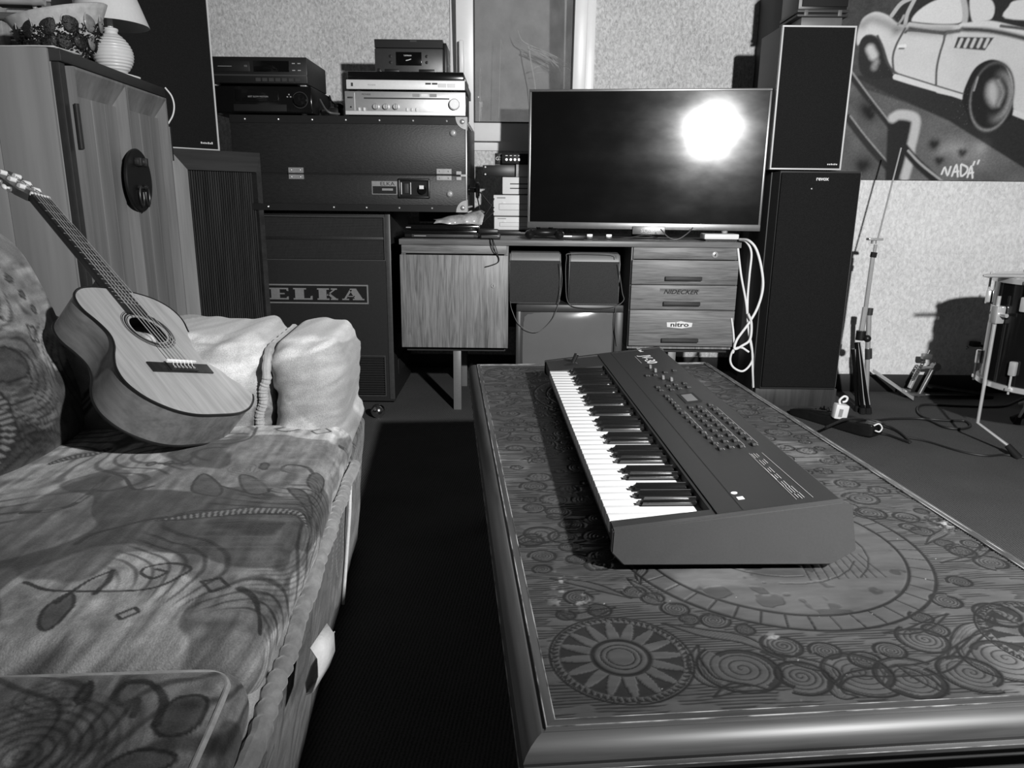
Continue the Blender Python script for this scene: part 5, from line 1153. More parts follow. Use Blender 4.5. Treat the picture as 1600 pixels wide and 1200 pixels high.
# CD player
t, W_, H_ = unit('cd_player', 'wide black CD player stacked on the video recorder', 'cd player', 318, 89, 480, 133, YE+.002, .30, vcr_top+.0045, .003, 'dark_grey')
MB().box(-W_/2, W_/2, -.004, .006, .004, H_, .002).part('front_panel', 'black_plastic', t)
MB().box(-W_/2+.03, -.02, -.0065, -.004, H_*.46, H_*.84, .002).part('disc_drawer', 'black_plastic', t); MB().box(-.005, W_/2-.07, -.0055, -.004, H_*.46, H_*.86, .001).part('display', 'dark_display', t)
MB().box(-W_/2+.0, W_/2, -.006, -.004, H_*.30, H_*.36, .0005).part('panel_rib', 'dark_grey', t)
for i in range(7): MB().box(.0+i*.026-.0, .0+i*.026+.020, -.007, -.004, H_*.10, H_*.24, .001, 1).part('button', 'dark_grey', t)
for i in range(2):
    for j in range(2): MB().box(W_/2-.058+i*.022, W_/2-.046+i*.022, -.0055, -.004, H_*.5+j*H_*.25, H_*.54+j*H_*.25, .0005, 1).part('small_button', 'grey_print', t)
text('disc_mark', 'CD', .008, 'grey_print', t, (-.035, -.0067, H_*.66), depth=.0002); MB().box(-W_/2+.06, -.09, -.0068, -.0064, H_*.64, H_*.655).part('drawer_line', 'grey_print', t)
# amplifier
t, W_, H_ = unit('amplifier', 'silver stereo amplifier with volume knob on the organ case', 'amplifier', 540, 144, 727, 180, YE+.005, .26, HZ, .004, 'dark_grey')
amp_top = HZ+H_
fp = MB().box(-W_/2-.001, W_/2+.001, -.006, .006, .003, H_+.001, .0015).part('front_panel', 'silver', t); FY = -.0062
MB().box(-W_/2, W_/2, -.0085, -.006, .004, H_*.20, .001).part('panel_lip', 'silver_light', t)
MB().box(-W_/2+.075, W_/2-.062, -.0068, -.006, H_*.70, H_*.76).part('dial_slot', 'dark_grey', t)
for i, x in enumerate((-.172, -.138, -.104)): b = MB(); x = -W_/2+.122+i*.040; b.lathe([(.011, 0), (.011, .012), (.009, .014), (0, .014)], 18, mat=Matrix.Translation((x, -.006, H_*.38)) @ Matrix.Rotation(math.pi/2, 4, 'X')); kb_ = b.part('tone_knob', 'silver', t); MB().box(x-.0008, x+.0008, -.0208, -.0198, H_*.38-.009, H_*.38+.009).part('knob_mark', 'dark_grey', kb_)
b = MB(); b.lathe([(.022, 0), (.022, .016), (.018, .020), (0, .020)], 28, mat=Matrix.Translation((W_/2-.042, -.006, H_*.50)) @ Matrix.Rotation(math.pi/2, 4, 'X')); b.part('volume_knob', 'silver_light', t)
MB().box(-W_/2+.010, -W_/2+.032, -.010, -.006, H_*.72, H_*.78, .001).part('power_switch', 'dark_grey', t); MB().lathe([(.0035, 0), (.0035, .001)], 10, mat=Matrix.Translation((-W_/2+.022, -.006, H_*.36)) @ Matrix.Rotation(math.pi/2, 4, 'X')).part('phones_jack', 'black_matte', t)
for i in range(5): x = (-W_/2+.055+i*.020) if i < 2 else (.0+(i-2)*.019+.008); MB().box(x-.003, x+.003, -.013, -.006, H_*.20, H_*.34, .001, 1).part('toggle', 'silver_light', t)
for i in range(3): MB().box(.03+i*.034, .03+i*.034+.028, -.0072, -.006, H_*.80, H_*.93, .0005, 1).part('indicator', 'grey_print' if i != 1 else 'silver_light', t)
MB().box(-W_/2+.037, -W_/2+.039, -.0066, -.006, H_*.22, H_*.95).part('panel_seam', 'white_print', t); text('maker_lettering', 'PIONEER', .009, 'dark_grey', t, (-W_/2+.085, -.0063, H_*.88), depth=.0002)
# turntable
t, W_, H_ = unit('turntable', 'turntable with silver front strip and smoked lid on the amplifier', 'turntable', 542, 125, 726, 141, YE+.0, .34, amp_top+.001, .006, 'dark_grey')
tt_z = amp_top+.001
MB().box(-W_/2-.001, W_/2+.001, -.008, .006, .007, H_*.97, .002).part('front_strip', 'silver_light', t)
zl2 = aY(640, 112, YE).z-tt_z
MB().box(-W_/2+.004, W_/2-.004, -.002, .33, H_*.88, zl2, .004).part('dust_lid', 'black_gloss', t)
b = MB(); b.prism([(W_/2+.0, .0, .006), (W_/2+.0, .33, .006), (W_/2+.0, .33, H_*.9), (W_/2, .0, H_*.9)], (.006, 0, 0)); b.part('side_trim', 'black_plastic', t, smooth=False)
MB().box(-W_/2+.018, -W_/2+.026, -.0092, -.008, H_*.40, H_*.70).part('pilot_lamp', 'dark_grey', t); text('maker_lettering', 'PIONEER', .008, 'grey_print', t, (-W_/2+.10, -.0083, H_*.52), depth=.0002)
for i in range(2): MB().box(W_/2-.105+i*.036, W_/2-.072+i*.036, -.0095, -.008, H_*.38, H_*.70, .0005, 1).part('touch_button', 'silver', t)
for i in range(2): MB().box(W_/2-.155+i*.026, W_/2-.133+i*.026, -.0086, -.008, H_*.60, H_*.75).part('speed_mark', 'dark_grey', t)
tt_top = tt_z+zl2
# small CD unit
YC = 3.30
t, W_, H_ = unit('mini_cd_unit', 'small dark CD unit with lifted lid on top of the turntable', 'cd player', 586, 75, 692, 112, YC, .24, tt_top+.0005, .004, 'dark_grey')
M('gunmetal', .07, .4, metal=.5, n=(90, .1))
MB().box(-W_/2, W_/2, -.006, .006, .003, H_*.96, .002).part('front_panel', 'gunmetal', t)
MB().box(-W_/2+.088, W_/2-.088, -.008, -.006, H_*.42, H_*.86, .001).part('display', 'dark_display', t); text('display_lettering', 'YAMAHA', .008, 'white_print', t, (-.004, -.0084, H_*.74), depth=.0002); MB().tube([(-.012, -.0082, H_*.58), (.0, -.0082, H_*.60), (.010, -.0082, H_*.63)], .0018, 5).part('display_swoosh', 'white_print', t)
for sx in (-1, 1):
    for dz in (.52, .72): MB().lathe([(.006, 0), (.006, .004), (0, .005)], 12, mat=Matrix.Translation((sx*(W_/2-.066), -.006, H_*dz)) @ Matrix.Rotation(math.pi/2, 4, 'X')).part('round_button', 'black_plastic', t)
MB().box(-W_/2+.040, -W_/2+.10, -.008, -.006, H_*.18, H_*.30, .003).part('button_bar', 'black_plastic', t); MB().box(W_/2-.10, W_/2-.035, -.008, -.006, H_*.18, H_*.30, .003).part('button_bar', 'black_plastic', t); MB().box(-W_/2+.010, -W_/2+.024, -.008, -.006, H_*.18, H_*.32, .001).part('power_button', 'black_plastic', t)
zlid = aY(640, 62, YC).z-(tt_top+.0005)
b = MB(); b.prism([(-W_/2, 0, H_+.001), (-W_/2, .24, H_+.001), (-W_/2, .24, zlid), (-W_/2, -.004, zlid), (-W_/2, -.004, zlid-.008)], (W_, 0, 0)); b.part('lid', 'black_plastic', t, smooth=False)
MB().box(W_*.02, W_*.12, -.0052, -.003, zlid-.010, zlid-.002, .0006, 1).part('lid_catch', 'dark_grey', t)
MB().box(W_/2, W_/2+.012, .03, .24, .01, zlid-.006, .002).part('side_rail', 'black_plastic', t)
# cables and a black adapter between recorder and amplifier
tag(MB().tube(spline([aY(500, 156, YE+.1), aY(508, 170, YE+.02), aY(516, 176, YE-.0), aY(530, 178, YE+.04)], 6), .004, 8).part('grey_lead', 'mid_grey'), 'grey lead drooping behind the video recorder', 'cable')
tag(MB().tube(spline([aY(515, 150, YE+.31), aY(518, 158, YE+.26), aY(526, 165, YE+.22), aY(532, 172, YE+.22)], 6), .004, 8).part('black_lead', 'black_cable'), 'black lead running from CD player to amplifier', 'cable')
p = aY(525, 170, YE+.14); ad = thing('power_adapter', 'lumpy black adapter and plug heap beside the amplifier', 'adapter', (p.x, YE+.14, HZ))
b = MB(); b.box(-.028, .028, -.03, .03, .0005, .045, .010); b.part('adapter_body', 'black_plastic', ad); MB().tube([(-.02, -.03, .03), (-.05, -.05, .028), (-.055, -.06, .008), (-.02, -.06, .006)], .004, 8).part('adapter_lead', 'black_cable', ad); MB().ball((.012, .0, .05), (.02, .025, .016)).part('plug', 'black_plastic', ad)
# ------------------------------------------------------------------ desk
YD = 3.06; DD = .70
dtz = aY(890, 376, YD).z; dbz = aY(890, 385, YD).z; dx0, dx1 = aY(623, 380, YD).x, aY(1159, 384, YD).x
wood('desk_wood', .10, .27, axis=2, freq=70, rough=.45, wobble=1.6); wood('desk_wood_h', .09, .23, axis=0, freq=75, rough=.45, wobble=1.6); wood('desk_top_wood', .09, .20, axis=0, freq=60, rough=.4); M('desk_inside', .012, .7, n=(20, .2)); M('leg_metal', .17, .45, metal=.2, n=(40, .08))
do = Vector((dx0, YD, 0)); desk = thing('desk', 'wood grain office desk with cupboard and three drawers under television', 'desk', do)
MB().box(dx0, dx1, YD, YD+DD, dbz, dtz, .003).part('desktop', 'desk_top_wood', desk, do)
# left pedestal
px0, px1 = aY(628, 460, YD).x, aY(794, 460, YD).x; pzb = aY(710, 544, YD).z; fz = aY(710, 398, YD).z
b = MB(); b.box(px0, px0+.018, YD+.012, YD+DD-.02, pzb, dbz-.0004).box(px1-.018, px1, YD+.012, YD+DD-.02, pzb, dbz-.0004).box(px0+.018, px1-.018, YD+.03, YD+DD-.02, pzb, pzb+.018).box(px0+.018, px1-.018, YD+DD-.03, YD+DD-.02, pzb+.018, dbz-.0004); b.part('pedestal_carcass', 'desk_wood', desk, do)
MB().box(px0+.002, px1-.008, YD+.004, YD+.022, fz+.004, dbz-.0006, .0015).part('fascia', 'desk_wood_h', desk, do)
dr = MB().box(px0-.004, px1-.002, YD-.008, YD+.011, pzb+.004, fz-.001, .0015).part('cupboard_door', 'desk_wood', desk, do)
p = aY(771, 446, YD); b = MB(); b.lathe([(.010, 0), (.010, .003), (.008, .005), (0, .005)], 18, mat=Matrix.Translation(Vector((p.x, YD-.008, p.z))-do) @ Matrix.Rotation(math.pi/2, 4, 'X')); lk = b.part('lock', 'chrome', dr); MB().box(p.x-.001, p.x+.001, YD-.0142, YD-.0128, p.z-.005, p.z+.005).part('keyhole', 'black_matte', lk, do)
# right pedestal with drawers
qx0, qx1 = aY(984, 465, YD).x, aY(1150, 465, YD).x; qzb = aY(1060, 546, YD).z
b = MB(); b.box(qx0, qx0+.012, YD+.012, YD+DD-.02, qzb, dbz-.0004).box(qx1-.012, qx1, YD+.012, YD+DD-.02, qzb, dbz-.0004).box(qx0+.012, qx1-.012, YD+.012, YD+DD-.02, qzb, qzb+.012).box(qx0+.012, qx1-.012, YD+DD-.03, YD+DD-.02, qzb+.012, dbz-.0004); b.part('pedestal_carcass', 'desk_wood', desk, do)
zz = [aY(1067, v_, YD).z for v_ in (388, 406, 445, 484, 541)]
fa = MB().box(qx0+.006, qx1-.004, YD+.0, YD+.0115, zz[1]+.002, dbz-.0006, .0012).part('fascia', 'desk_wood_h', desk, do)
p = aY(1117, 398, YD); b = MB(); b.lathe([(.013, 0), (.013, .003), (.010, .005), (0, .005)], 20, mat=Matrix.Translation(Vector((p.x, YD, p.z))-do) @ Matrix.Rotation(math.pi/2, 4, 'X')); lk = b.part('lock', 'chrome', fa); MB().box(p.x-.002, p.x+.002, YD-.0065, YD-.0048, p.z-.006, p.z+.006).part('keyhole', 'black_matte', lk, do)
hv = (435, 474, 531)
for i in range(3):
    d = MB().box(qx0+.003, qx1-.002, YD-.008, YD+.0115, zz[i+2]+.0015, zz[i+1]-.0015, .0015).part('drawer', 'desk_wood_h', desk, do)
    a0, a1 = aY(1038-i*3, hv[i], YD).x, aY(1095-i*3, hv[i], YD).x; zc = aY(1066, hv[i], YD).z
    b = MB(); b.box(a0, a1, YD-.026, YD-.020, zc-.007, zc+.008, .002).box(a0, a1, YD-.026, YD-.008, zc+.004, zc+.008, .001).box(a0, a0+.004, YD-.024, YD-.008, zc-.006, zc+.006).box(a1-.004, a1, YD-.024, YD-.008, zc-.006, zc+.006); b.part('handle', 'dark_grey', d, do)
    if i == 1:
        p = aY(1061, 456, YD); M('sticker_dark', .07, .6, n=(40, .2)); MB().box(p.x-.082, p.x+.082, YD-.0086, YD-.008, p.z-.011, p.z+.014).part('sticker', 'desk_top_wood', d, do); text('sticker_lettering', 'NIDECKER', .026, 'black_plastic', d, Vector((p.x+.004, YD-.0088, p.z))-do, depth=.0002, wid=1.15, shear=.35, offset=.0007)
    if i == 2:
        p = aY(1061, 507, YD); MB().prism([(p.x+a*.054, YD-.0088, p.z+c_*.014) for a, c_ in ((-1, .7), (-.3, .8), (.1, 1.1), (.5, .8), (1, .6), (.95, -.6), (.2, -1.1), (-.95, -.7))], (0, .0008, 0)).part('sticker', 'white_print', d, do); text('sticker_lettering', 'nitro', .026, 'black_plastic', d, Vector((p.x, YD-.009, p.z))-do, depth=.0002, wid=1.5, offset=.0006)
# legs: a foot frame below each pedestal
for nm, u_, v_ in (('l', 715, 640), ('r', 1051, 640)):
    q = aZ(u_, v_, 0); xl = q.x if nm == 'l' else aY(1050, 556, 3.10).x
    zb_ = pzb if nm == 'l' else qzb
    MB().box(xl-.017, xl+.017, 3.105, 3.135, 0, zb_-.020, .002).part('leg', 'leg_metal', desk, do); MB().box(xl-.017, xl+.017, 3.52, 3.55, 0, zb_-.020, .002).part('leg', 'leg_metal', desk, do)
    cx0, cx1 = (px0, px1) if nm == 'l' else (qx0, qx1)
    MB().box(cx0+.01, cx1-.01, 3.10, 3.14, zb_-.020, zb_-.001, .002).part('leg_rail', 'dark_grey', desk, do); MB().box(cx0+.01, cx1-.01, 3.515, 3.555, zb_-.020, zb_-.001, .002).part('leg_rail', 'dark_grey', desk, do)
# knee-hole back panel and low shelf
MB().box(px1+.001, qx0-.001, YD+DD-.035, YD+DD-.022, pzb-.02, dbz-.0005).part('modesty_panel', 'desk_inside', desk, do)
shz = aY(890, 562, YD+.1).z-.10
# ------------------------------------------------------------------ old television in the knee hole, standing on a low stool shelf
tx0, tx1 = aY(806, 520, YD+.03).x, aY(973, 520, YD+.03).x; tzt = aY(888, 476, YD+.03).z; tzb = tzt-.40
sto = thing('low_stand', 'low dark stand under the old television beneath the desk', 'stand', (tx0, YD+.04, 0))
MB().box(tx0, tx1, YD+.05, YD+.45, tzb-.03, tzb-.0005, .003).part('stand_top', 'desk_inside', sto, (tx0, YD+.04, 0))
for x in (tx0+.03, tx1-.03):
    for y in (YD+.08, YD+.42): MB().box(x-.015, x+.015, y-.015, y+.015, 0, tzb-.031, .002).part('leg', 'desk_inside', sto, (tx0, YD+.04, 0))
M('crt_glass', .14, .12, spec=.5, n=(8, .06)); M('crt_case', .045, .4, n=(40, .1))
to = Vector((tx0, YD+.03, tzb)); crt = thing('old_television', 'grey screened old tube television under the desk', 'television', to)
MB().box(tx0, tx1, YD+.045, YD+.44, tzb, tzt, .014, 3).part('case', 'crt_case', crt, to)
e = .022
b = MB(); b.box(tx0, tx1, YD+.03, YD+.05, tzt-.032, tzt, .006).box(tx0, tx0+e, YD+.03, YD+.05, tzb, tzt-.03, .005).box(tx1-e*1.6, tx1, YD+.03, YD+.05, tzb, tzt-.03, .005).box(tx0+e, tx1-e, YD+.03, YD+.05, tzb, tzb+.07, .005); b.part('bezel', 'crt_case', crt, to)
b = MB(); n1, n2 = 14, 12; sx0, sx1, sz0, sz1 = tx0+e, tx1-e*1.6, tzb+.07, tzt-.032
vv = [[b.b.verts.new((sx0+(sx1-sx0)*i/n1, YD+.046-.014*(1-(2*i/n1-1)**2)*(1-(2*j/n2-1)**2)**.5 if True else 0, sz0+(sz1-sz0)*j/n2)) for j in range(n2+1)] for i in range(n1+1)]
for i in range(n1):
    for j in range(n2): b.b.faces.new((vv[i][j], vv[i+1][j], vv[i+1][j+1], vv[i][j+1]))
b.part('screen', 'crt_glass', crt, to)
# small speakers on top of it
M('satellite_case', .16, .42, n=(60, .06)); M('satellite_cloth', .045, .9, spec=.1, n=(400, .3))
def satellite(label, u0, u1, v0, v1, Y, top_v):
    x0, x1, z0, z1 = rect(u0, v0, u1, v1, Y); z0 = tzt+.0006
    t = thing('satellite_speaker', label, 'speaker', ((x0+x1)/2, Y, z0), group='small speakers under the desk'); w = x1-x0; h = z1-z0
    pf = [(0, 0), (.0, h*.80), (.004, h*.92), (.014, h*.985), (.03, h), (.15, h), (.15, 0)]
    b = MB(); b.prism([(-w/2, y, z) for y, z in pf], (w, 0, 0)); bmesh.ops.bevel(b.b, geom=[e_ for e_ in b.b.edges if abs(e_.verts[0].co.x-e_.verts[1].co.x) < 1e-5], offset=.006, segments=2, affect='EDGES'); b.part('case', 'satellite_case', t)
    MB().box(-w/2+.002, w/2-.002, -.004, .0, .002, h*.84, .002).part('grille', 'satellite_cloth', t); return t
satellite('left one of the two small grey speakers under the desktop', 796, 876, 394, 472, YD+.06, 405)
satellite('right one of the two small grey speakers, wrapped by its wire', 889, 968, 396, 477, YD+.045, 410)
def cable(name, label, pts, r, mat, n=7, cat='cable'): return tag(MB().tube(spline(pts, n), r, 8).part(name, mat), label, cat)
YS = YD+.02
cable('speaker_wire', 'thin wire hanging in a V from the left small speaker', [aY(876, 410, YS), aY(878, 440, YS), aY(873, 472, YS), aY(862, 500, YS), aY(838, 519, YS), aY(812, 508, YS), aY(800, 485, YS), aY(797, 470, YS+.04)], .0016, 'mid_grey')
cable('speaker_wire', 'thin wire looped around the right small speaker', [aY(966, 412, YS), aY(972, 455, YS), aY(974, 470, YS), aY(955, 480, YS-.005), aY(910, 481, YS-.005), aY(888, 473, YS), aY(884, 440, YS), aY(885, 405, YS), aY(892, 396, YS), aY(955, 397, YS), aY(963, 404, YS)], .0016, 'mid_grey')
cable('speaker_wire', 'thin wire dropping down beside the old television', [aY(962, 480, YS-.004), aY(961, 510, YS-.004), aY(964, 540, YS-.004)], .0014, 'mid_grey')

# ------------------------------------------------------------------ flat television
TVY = math.radians(-6.6)                                                                # right edge nearer
TVD = 3.34; pL = aY(826, 250, TVD); TVW = 1.0
tvx = Vector((math.cos(TVY), math.sin(TVY), 0)); TP = Vector((pL.x, TVD, 0))
pR = TP+tvx*TVW
ztop = aY(828, 140, TVD).z; zbot = aY(824, 356, TVD).z
tv = thing('flat_television', 'large black flat television with lamp glare standing on the desk', 'television', TP+tvx*(TVW/2)+Vector((0, 0, dtz)), TVY)
tb, th_ = zbot-dtz, ztop-dtz; w = TVW
M('tv_screen', .0035, .13, spec=.5, n=(3, .1)); M('tv_bezel', .25, .35, metal=.7, n=(40, .08))
# dusty semi-matt front: roughness varies a little
mt = MATS['tv_screen']; nt = mt.node_tree; N = nt.nodes; tx_ = N.new('ShaderNodeTexNoise'); tx_.inputs['Scale'].default_value = 5; tx_.inputs['Detail'].default_value = 5; mr_ = N.new('ShaderNodeMapRange'); mr_.inputs[1].default_value = .3; mr_.inputs[2].default_value = .8; mr_.inputs[3].default_value = .10; mr_.inputs[4].default_value = .15; nt.links.new(tx_.outputs['Fac'], mr_.inputs[0]); nt.links.new(mr_.outputs[0], N['Principled BSDF'].inputs['Roughness'])
MB().box(-w/2, w/2, .004, .05, tb, th_, .004).part('case', 'black_plastic', tv); MB().box(-w*.3, w*.3, .05, .09, tb+.05, th_-.2, .01).part('rear_housing', 'black_plastic', tv)
b = MB(); e = .009; bb_ = .028
b.box(-w/2-.001, w/2+.001, -.003, .012, th_-e, th_+.001, .002).box(-w/2-.001, -w/2+e, -.003, .012, tb, th_-e, .002).box(w/2-e, w/2+.001, -.003, .012, tb, th_-e, .002); b.part('bezel', 'tv_bezel', tv)
MB().box(-w/2-.001, w/2+.001, -.004, .012, tb, tb+bb_, .002).part('chin_bezel', 'tv_bezel', tv)
MB().box(-w/2+e, w/2-e, .0, .004, tb+bb_, th_-e).part('screen', 'tv_screen', tv)
N['Principled BSDF'].inputs['Coat Weight'].default_value = .02; N['Principled BSDF'].inputs['Coat Roughness'].default_value = .30
lx = .03
MB().box(lx-.07, lx+.07, -.016, -.004, tb-.020, tb+.014, .002).part('logo_block', 'tv_bezel', tv); text('logo_lettering', 'SONY', .020, 'white_print', tv, (lx, -.0165, tb-.004), depth=.0003, wid=1.3)
MB().box(-.14, .14, .0, .16, .001, .008, .004).part('stand_base', 'black_plastic', tv); MB().box(-.04, .04, .06, .09, .008, tb+.05, .004).part('stand_neck', 'black_plastic', tv)
# ------------------------------------------------------------------ small things on the desktop
DZ = dtz+.0006
def onD(u, Y): return aY(u, 370, Y).x
x0, x1 = onD(632, YD+.06), onD(748, YD+.06)
dv = thing('disc_player', 'flat black disc player at the left end of the desktop', 'disc player', ((x0+x1)/2, YD+.06, DZ)); w = x1-x0
MB().box(-w/2, w/2, .004, .22, .003, .030, .003).part('case', 'black_plastic', dv); MB().box(-w/2+.03, w/2-.02, -.002, .004, .004, .016, .001).part('front_strip', 'dark_grey', dv); MB().box(-w/2, w/2, -.004, .004, .017, .032, .001).part('front_panel', 'black_gloss', dv); MB().box(-w/2+.04, -w/2+.09, -.0026, -.002, .008, .011).part('front_print', 'grey_print', dv)
for sx in (-1, 1): MB().box(sx*(w/2-.03)-.01, sx*(w/2-.03)+.01, .02, .2, .0002, .003).part('foot', 'rubber', dv)
# slim unit above
s2_ = thing('slim_receiver', 'slim glossy receiver lying on the disc player', 'receiver', ((x0+x1)/2+.01, YD+.08, DZ+.0325)); MB().box(-w/2+.0, w/2-.01, 0, .2, .0003, .022, .003).part('case', 'black_gloss', s2_); MB().box(-.16, -.14, -.0008, 0, .008, .012).part('front_print', 'grey_print', s2_)
# clear plastic sleeves folded over
M('plastic_film', .42, .22, spec=.6, n=(30, .5)); pb = MB(); r_ = random.Random(9)
NX, NY = 14, 7; P_ = [[None]*NY for _ in range(NX)]
for i in range(NX):
    for j in range(NY):
        a, c_ = i/(NX-1), j/(NY-1); z = .004+.055*math.sin(c_*3.14)**.6*(.3+.7*a)+.003*math.sin(i*.9+j*1.3); P_[i][j] = pb.b.verts.new((-.10+.20*a+.01*math.sin(j*2.), -.05+.13*c_+.01*math.sin(i*1.3), z))
for i in range(NX-1):
    for j in range(NY-1): pb.b.faces.new((P_[i][j], P_[i+1][j], P_[i+1][j+1], P_[i][j+1]))
po = pb.part('plastic_sleeve', 'plastic_film'); md = po.modifiers.new('s', 'SOLIDIFY'); md.thickness = .001; po.location = (onD(716, YD+.09), YD+.12, DZ+.0555); tag(po, 'crumpled shiny plastic sleeve heap under the organ case corner', 'plastic sleeve')
dk = thing('dark_box', 'dark box wedged under the organ case behind plastic sleeves', 'box', (onD(672, YD+.2), YD+.30, DZ+.0551)); MB().box(-.06, .10, 0, .2, .0003, .05, .004).part('box_body', 'desk_inside', dk)
# two black adapters with a hanging lead
for lab, u_, dz_ in (('lower black adapter lying at the desktop edge', 766, 0), ('upper black adapter stacked on another at desktop edge', 763, .0205)):
    ad = thing('power_adapter', lab, 'adapter', (onD(u_, YD+.04), YD+.05, DZ+dz_)); MB().box(-.042, .042, -.022, .022, .0002, .020, .005).part('adapter_body', 'black_plastic', ad)
    if not dz_: MB().box(-.036, .030, -.0226, -.022, .006, .014).part('adapter_print', 'dark_grey', ad)
cable('hanging_lead', 'thin black lead with plug hanging over the cupboard door', [aY(766, 373, YD+.02), aY(766, 374, YD-.006), aY(767, 380, YD-.012), aY(771, 390, YD-.016), aY(779, 402, YD-.018), aY(778, 410, YD-.018), aY(766, 415, YD-.018), aY(758, 417, YD-.018)], .0022, 'black_cable')
cable('hanging_lead', 'second thin black lead hanging over the cupboard fascia', [aY(770, 373, YD+.02), aY(770, 374, YD-.006), aY(772, 380, YD-.014), aY(776, 391, YD-.020), aY(778, 400, YD-.022)], .0018, 'black_cable')
# stack of pale drive boxes behind the television edge
YB = 3.49
M('drive_case', .80, .45, n=(60, .03)); M('drive_seam', .35, .5, n=(30, .05))
def drive(label, u0, u1, v0, v1, Y, z0, dep=.2):
    x0, x1, _, z1 = rect(u0, v0, u1, v1, Y); t = thing('disk_drive_box', label, 'drive', ((x0+x1)/2, Y, z0), group='pale drive boxes beside the television'); w = x1-x0; h = z1-z0
    MB().box(-w/2, w/2, 0, dep, .004, h, .003).part('case', 'drive_case', t); MB().box(-w/2+.004, w/2-.004, .004, dep-.004, .0004, .004).part('base', 'dark_grey', t)
    return t, w, h, z0+h
z_ = DZ+.018
bs = thing('black_tray', 'flat black tray under the pale drive boxes', 'tray', (onD(800, YB), YB-.03, DZ)); MB().box(-.11, .12, 0, .24, .0003, .0175, .003).part('tray_body', 'black_plastic', bs)
t, w, h, z_ = drive('lowest pale drive box of the stack beside the television', 772, 850, 339, 366, YB, z_)
def drive_face(t, w, h):
    MB().box(-w/2+.025, w/2, -.0012, 0, h*.30, h*.33).part('seam', 'drive_seam', t); MB().box(-w/2+.025, w/2, -.0012, 0, h*.58, h*.61).part('seam', 'drive_seam', t); MB().box(-w/2+.025, -w/2+.028, -.0012, 0, h*.33, h*.58).part('seam', 'drive_seam', t); MB().box(-w/2+.04, -w/2+.055, -.003, 0, h*.60, h*.68, .001).part('eject_button', 'drive_case', t); MB().box(-w/2+.016, -w/2+.055, -.0008, 0, h*.84, h*.90).part('front_print', 'grey_print', t)
drive_face(t, w, h)
t, w, h, z_ = drive('middle pale drive box of the stack beside the television', 771, 850, 305, 335, YB, z_+.0006); drive_face(t, w, h)
t, w, h, z_ = drive('topmost small pale box with slots beside the television', 785, 850, 277, 300, YB+.01, z_+.0006, .16)
for k in (.35, .6): MB().box(-w/2+.035, w/2-.02, -.0008, .0, h*k, h*k+.004).part('slot', 'black_matte', t)
# small grey case and black effect unit on top
x0, x1, _, z1 = rect(806, 257, 850, 276, YB+.02); t = thing('small_grey_case', 'small grey case with screw between drive boxes and effect unit', 'case', ((x0+x1)/2, YB+.02, z_+.0006)); MB().box(-(x1-x0)/2, (x1-x0)/2, 0, .14, .0003, z1-z_, .003).part('case_body', 'silver', t); MB().lathe([(.005, 0), (.005, .003)], 12, mat=Matrix.Translation((.0, 0, .03)) @ Matrix.Rotation(math.pi/2, 4, 'X')).part('knob', 'dark_grey', t)
z_ = z1+.0006
x0, x1, _, z1 = rect(784, 240, 850, 256, YB+.01); t = thing('effect_unit', 'little black effect unit with knobs on the box stack', 'effect unit', ((x0+x1)/2, YB+.01, z_+.0006)); w = x1-x0; h = z1-z_
MB().box(-w/2, w/2, 0, .12, .0003, h, .003).part('case', 'black_plastic', t)
for i in range(4): MB().lathe([(.006, 0), (.006, .010), (0, .010)], 12, mat=Matrix.Translation((-w/2+.022+i*.019, 0, h*.4)) @ Matrix.Rotation(math.pi/2, 4, 'X')).part('knob', 'steel', t); MB().box(-w/2+.017+i*.019, -w/2+.027+i*.019, -.0006, 0, h*.75, h*.82).part('knob_print', 'white_print', t)
p = aY(777, 247, W1-.02); br_ = thing('rack_bracket', 'black rack ear plate marked G7 beside the box stack', 'bracket', (aY(800, 250, YB+.05).x, YB+.05, z_+.0006+h+.0006 if False else z_)); 
xa, xb, za, zb = rect(773, 239, 786, 256, YB+.02); xc, xd_, zc, zd = rect(754, 258, 806, 275, YB+.02)
bo = br_.location.copy(); bo.z = zc; br_.location.z = zc
MB().box(xa, xb, YB+.045, YB+.048, za, zb, .001).part('rack_ear', 'black_plastic', br_, bo); MB().box(xc, xd_, YB+.045, YB+.048, zc, zd, .001).part('rack_ear', 'black_plastic', br_, bo); MB().box(xa, xd_, YB+.046, YB+.048, zd-.003, za+.003).part('web', 'black_plastic', br_, bo)
text('ear_lettering', 'G7', .022, 'white_print', br_, Vector(((xa+xb)/2-.002, YB+.0447, (za+zb)/2))-bo, depth=.0002)
for zz_ in (zc+.008, zd-.008): MB().lathe([(.004, 0), (.004, .001)], 10, mat=Matrix.Translation(Vector((xc+.012, YB+.045, zz_))-bo) @ Matrix.Rotation(math.pi/2, 4, 'X')).part('ear_hole', 'white_print', br_)
for k, (u0, v0, u1, v1, u2, v2) in enumerate(((750, 300, 765, 318, 772, 325), (752, 345, 765, 325, 772, 310), (752, 350, 764, 338, 772, 330), (744, 300, 750, 330, 750, 352))):
    cable('signal_cable', ('black cable rising from the organ knob to the boxes', 'steep black cable crossing beside the box stack', 'lower black cable fanning towards the box stack', 'black cable dropping from the organ case knob')[k], [aY(u0, v0, YB-.02), aY(u1, v1, YB-.02), aY(u2, v2, YB-.012)], .003, 'black_cable')
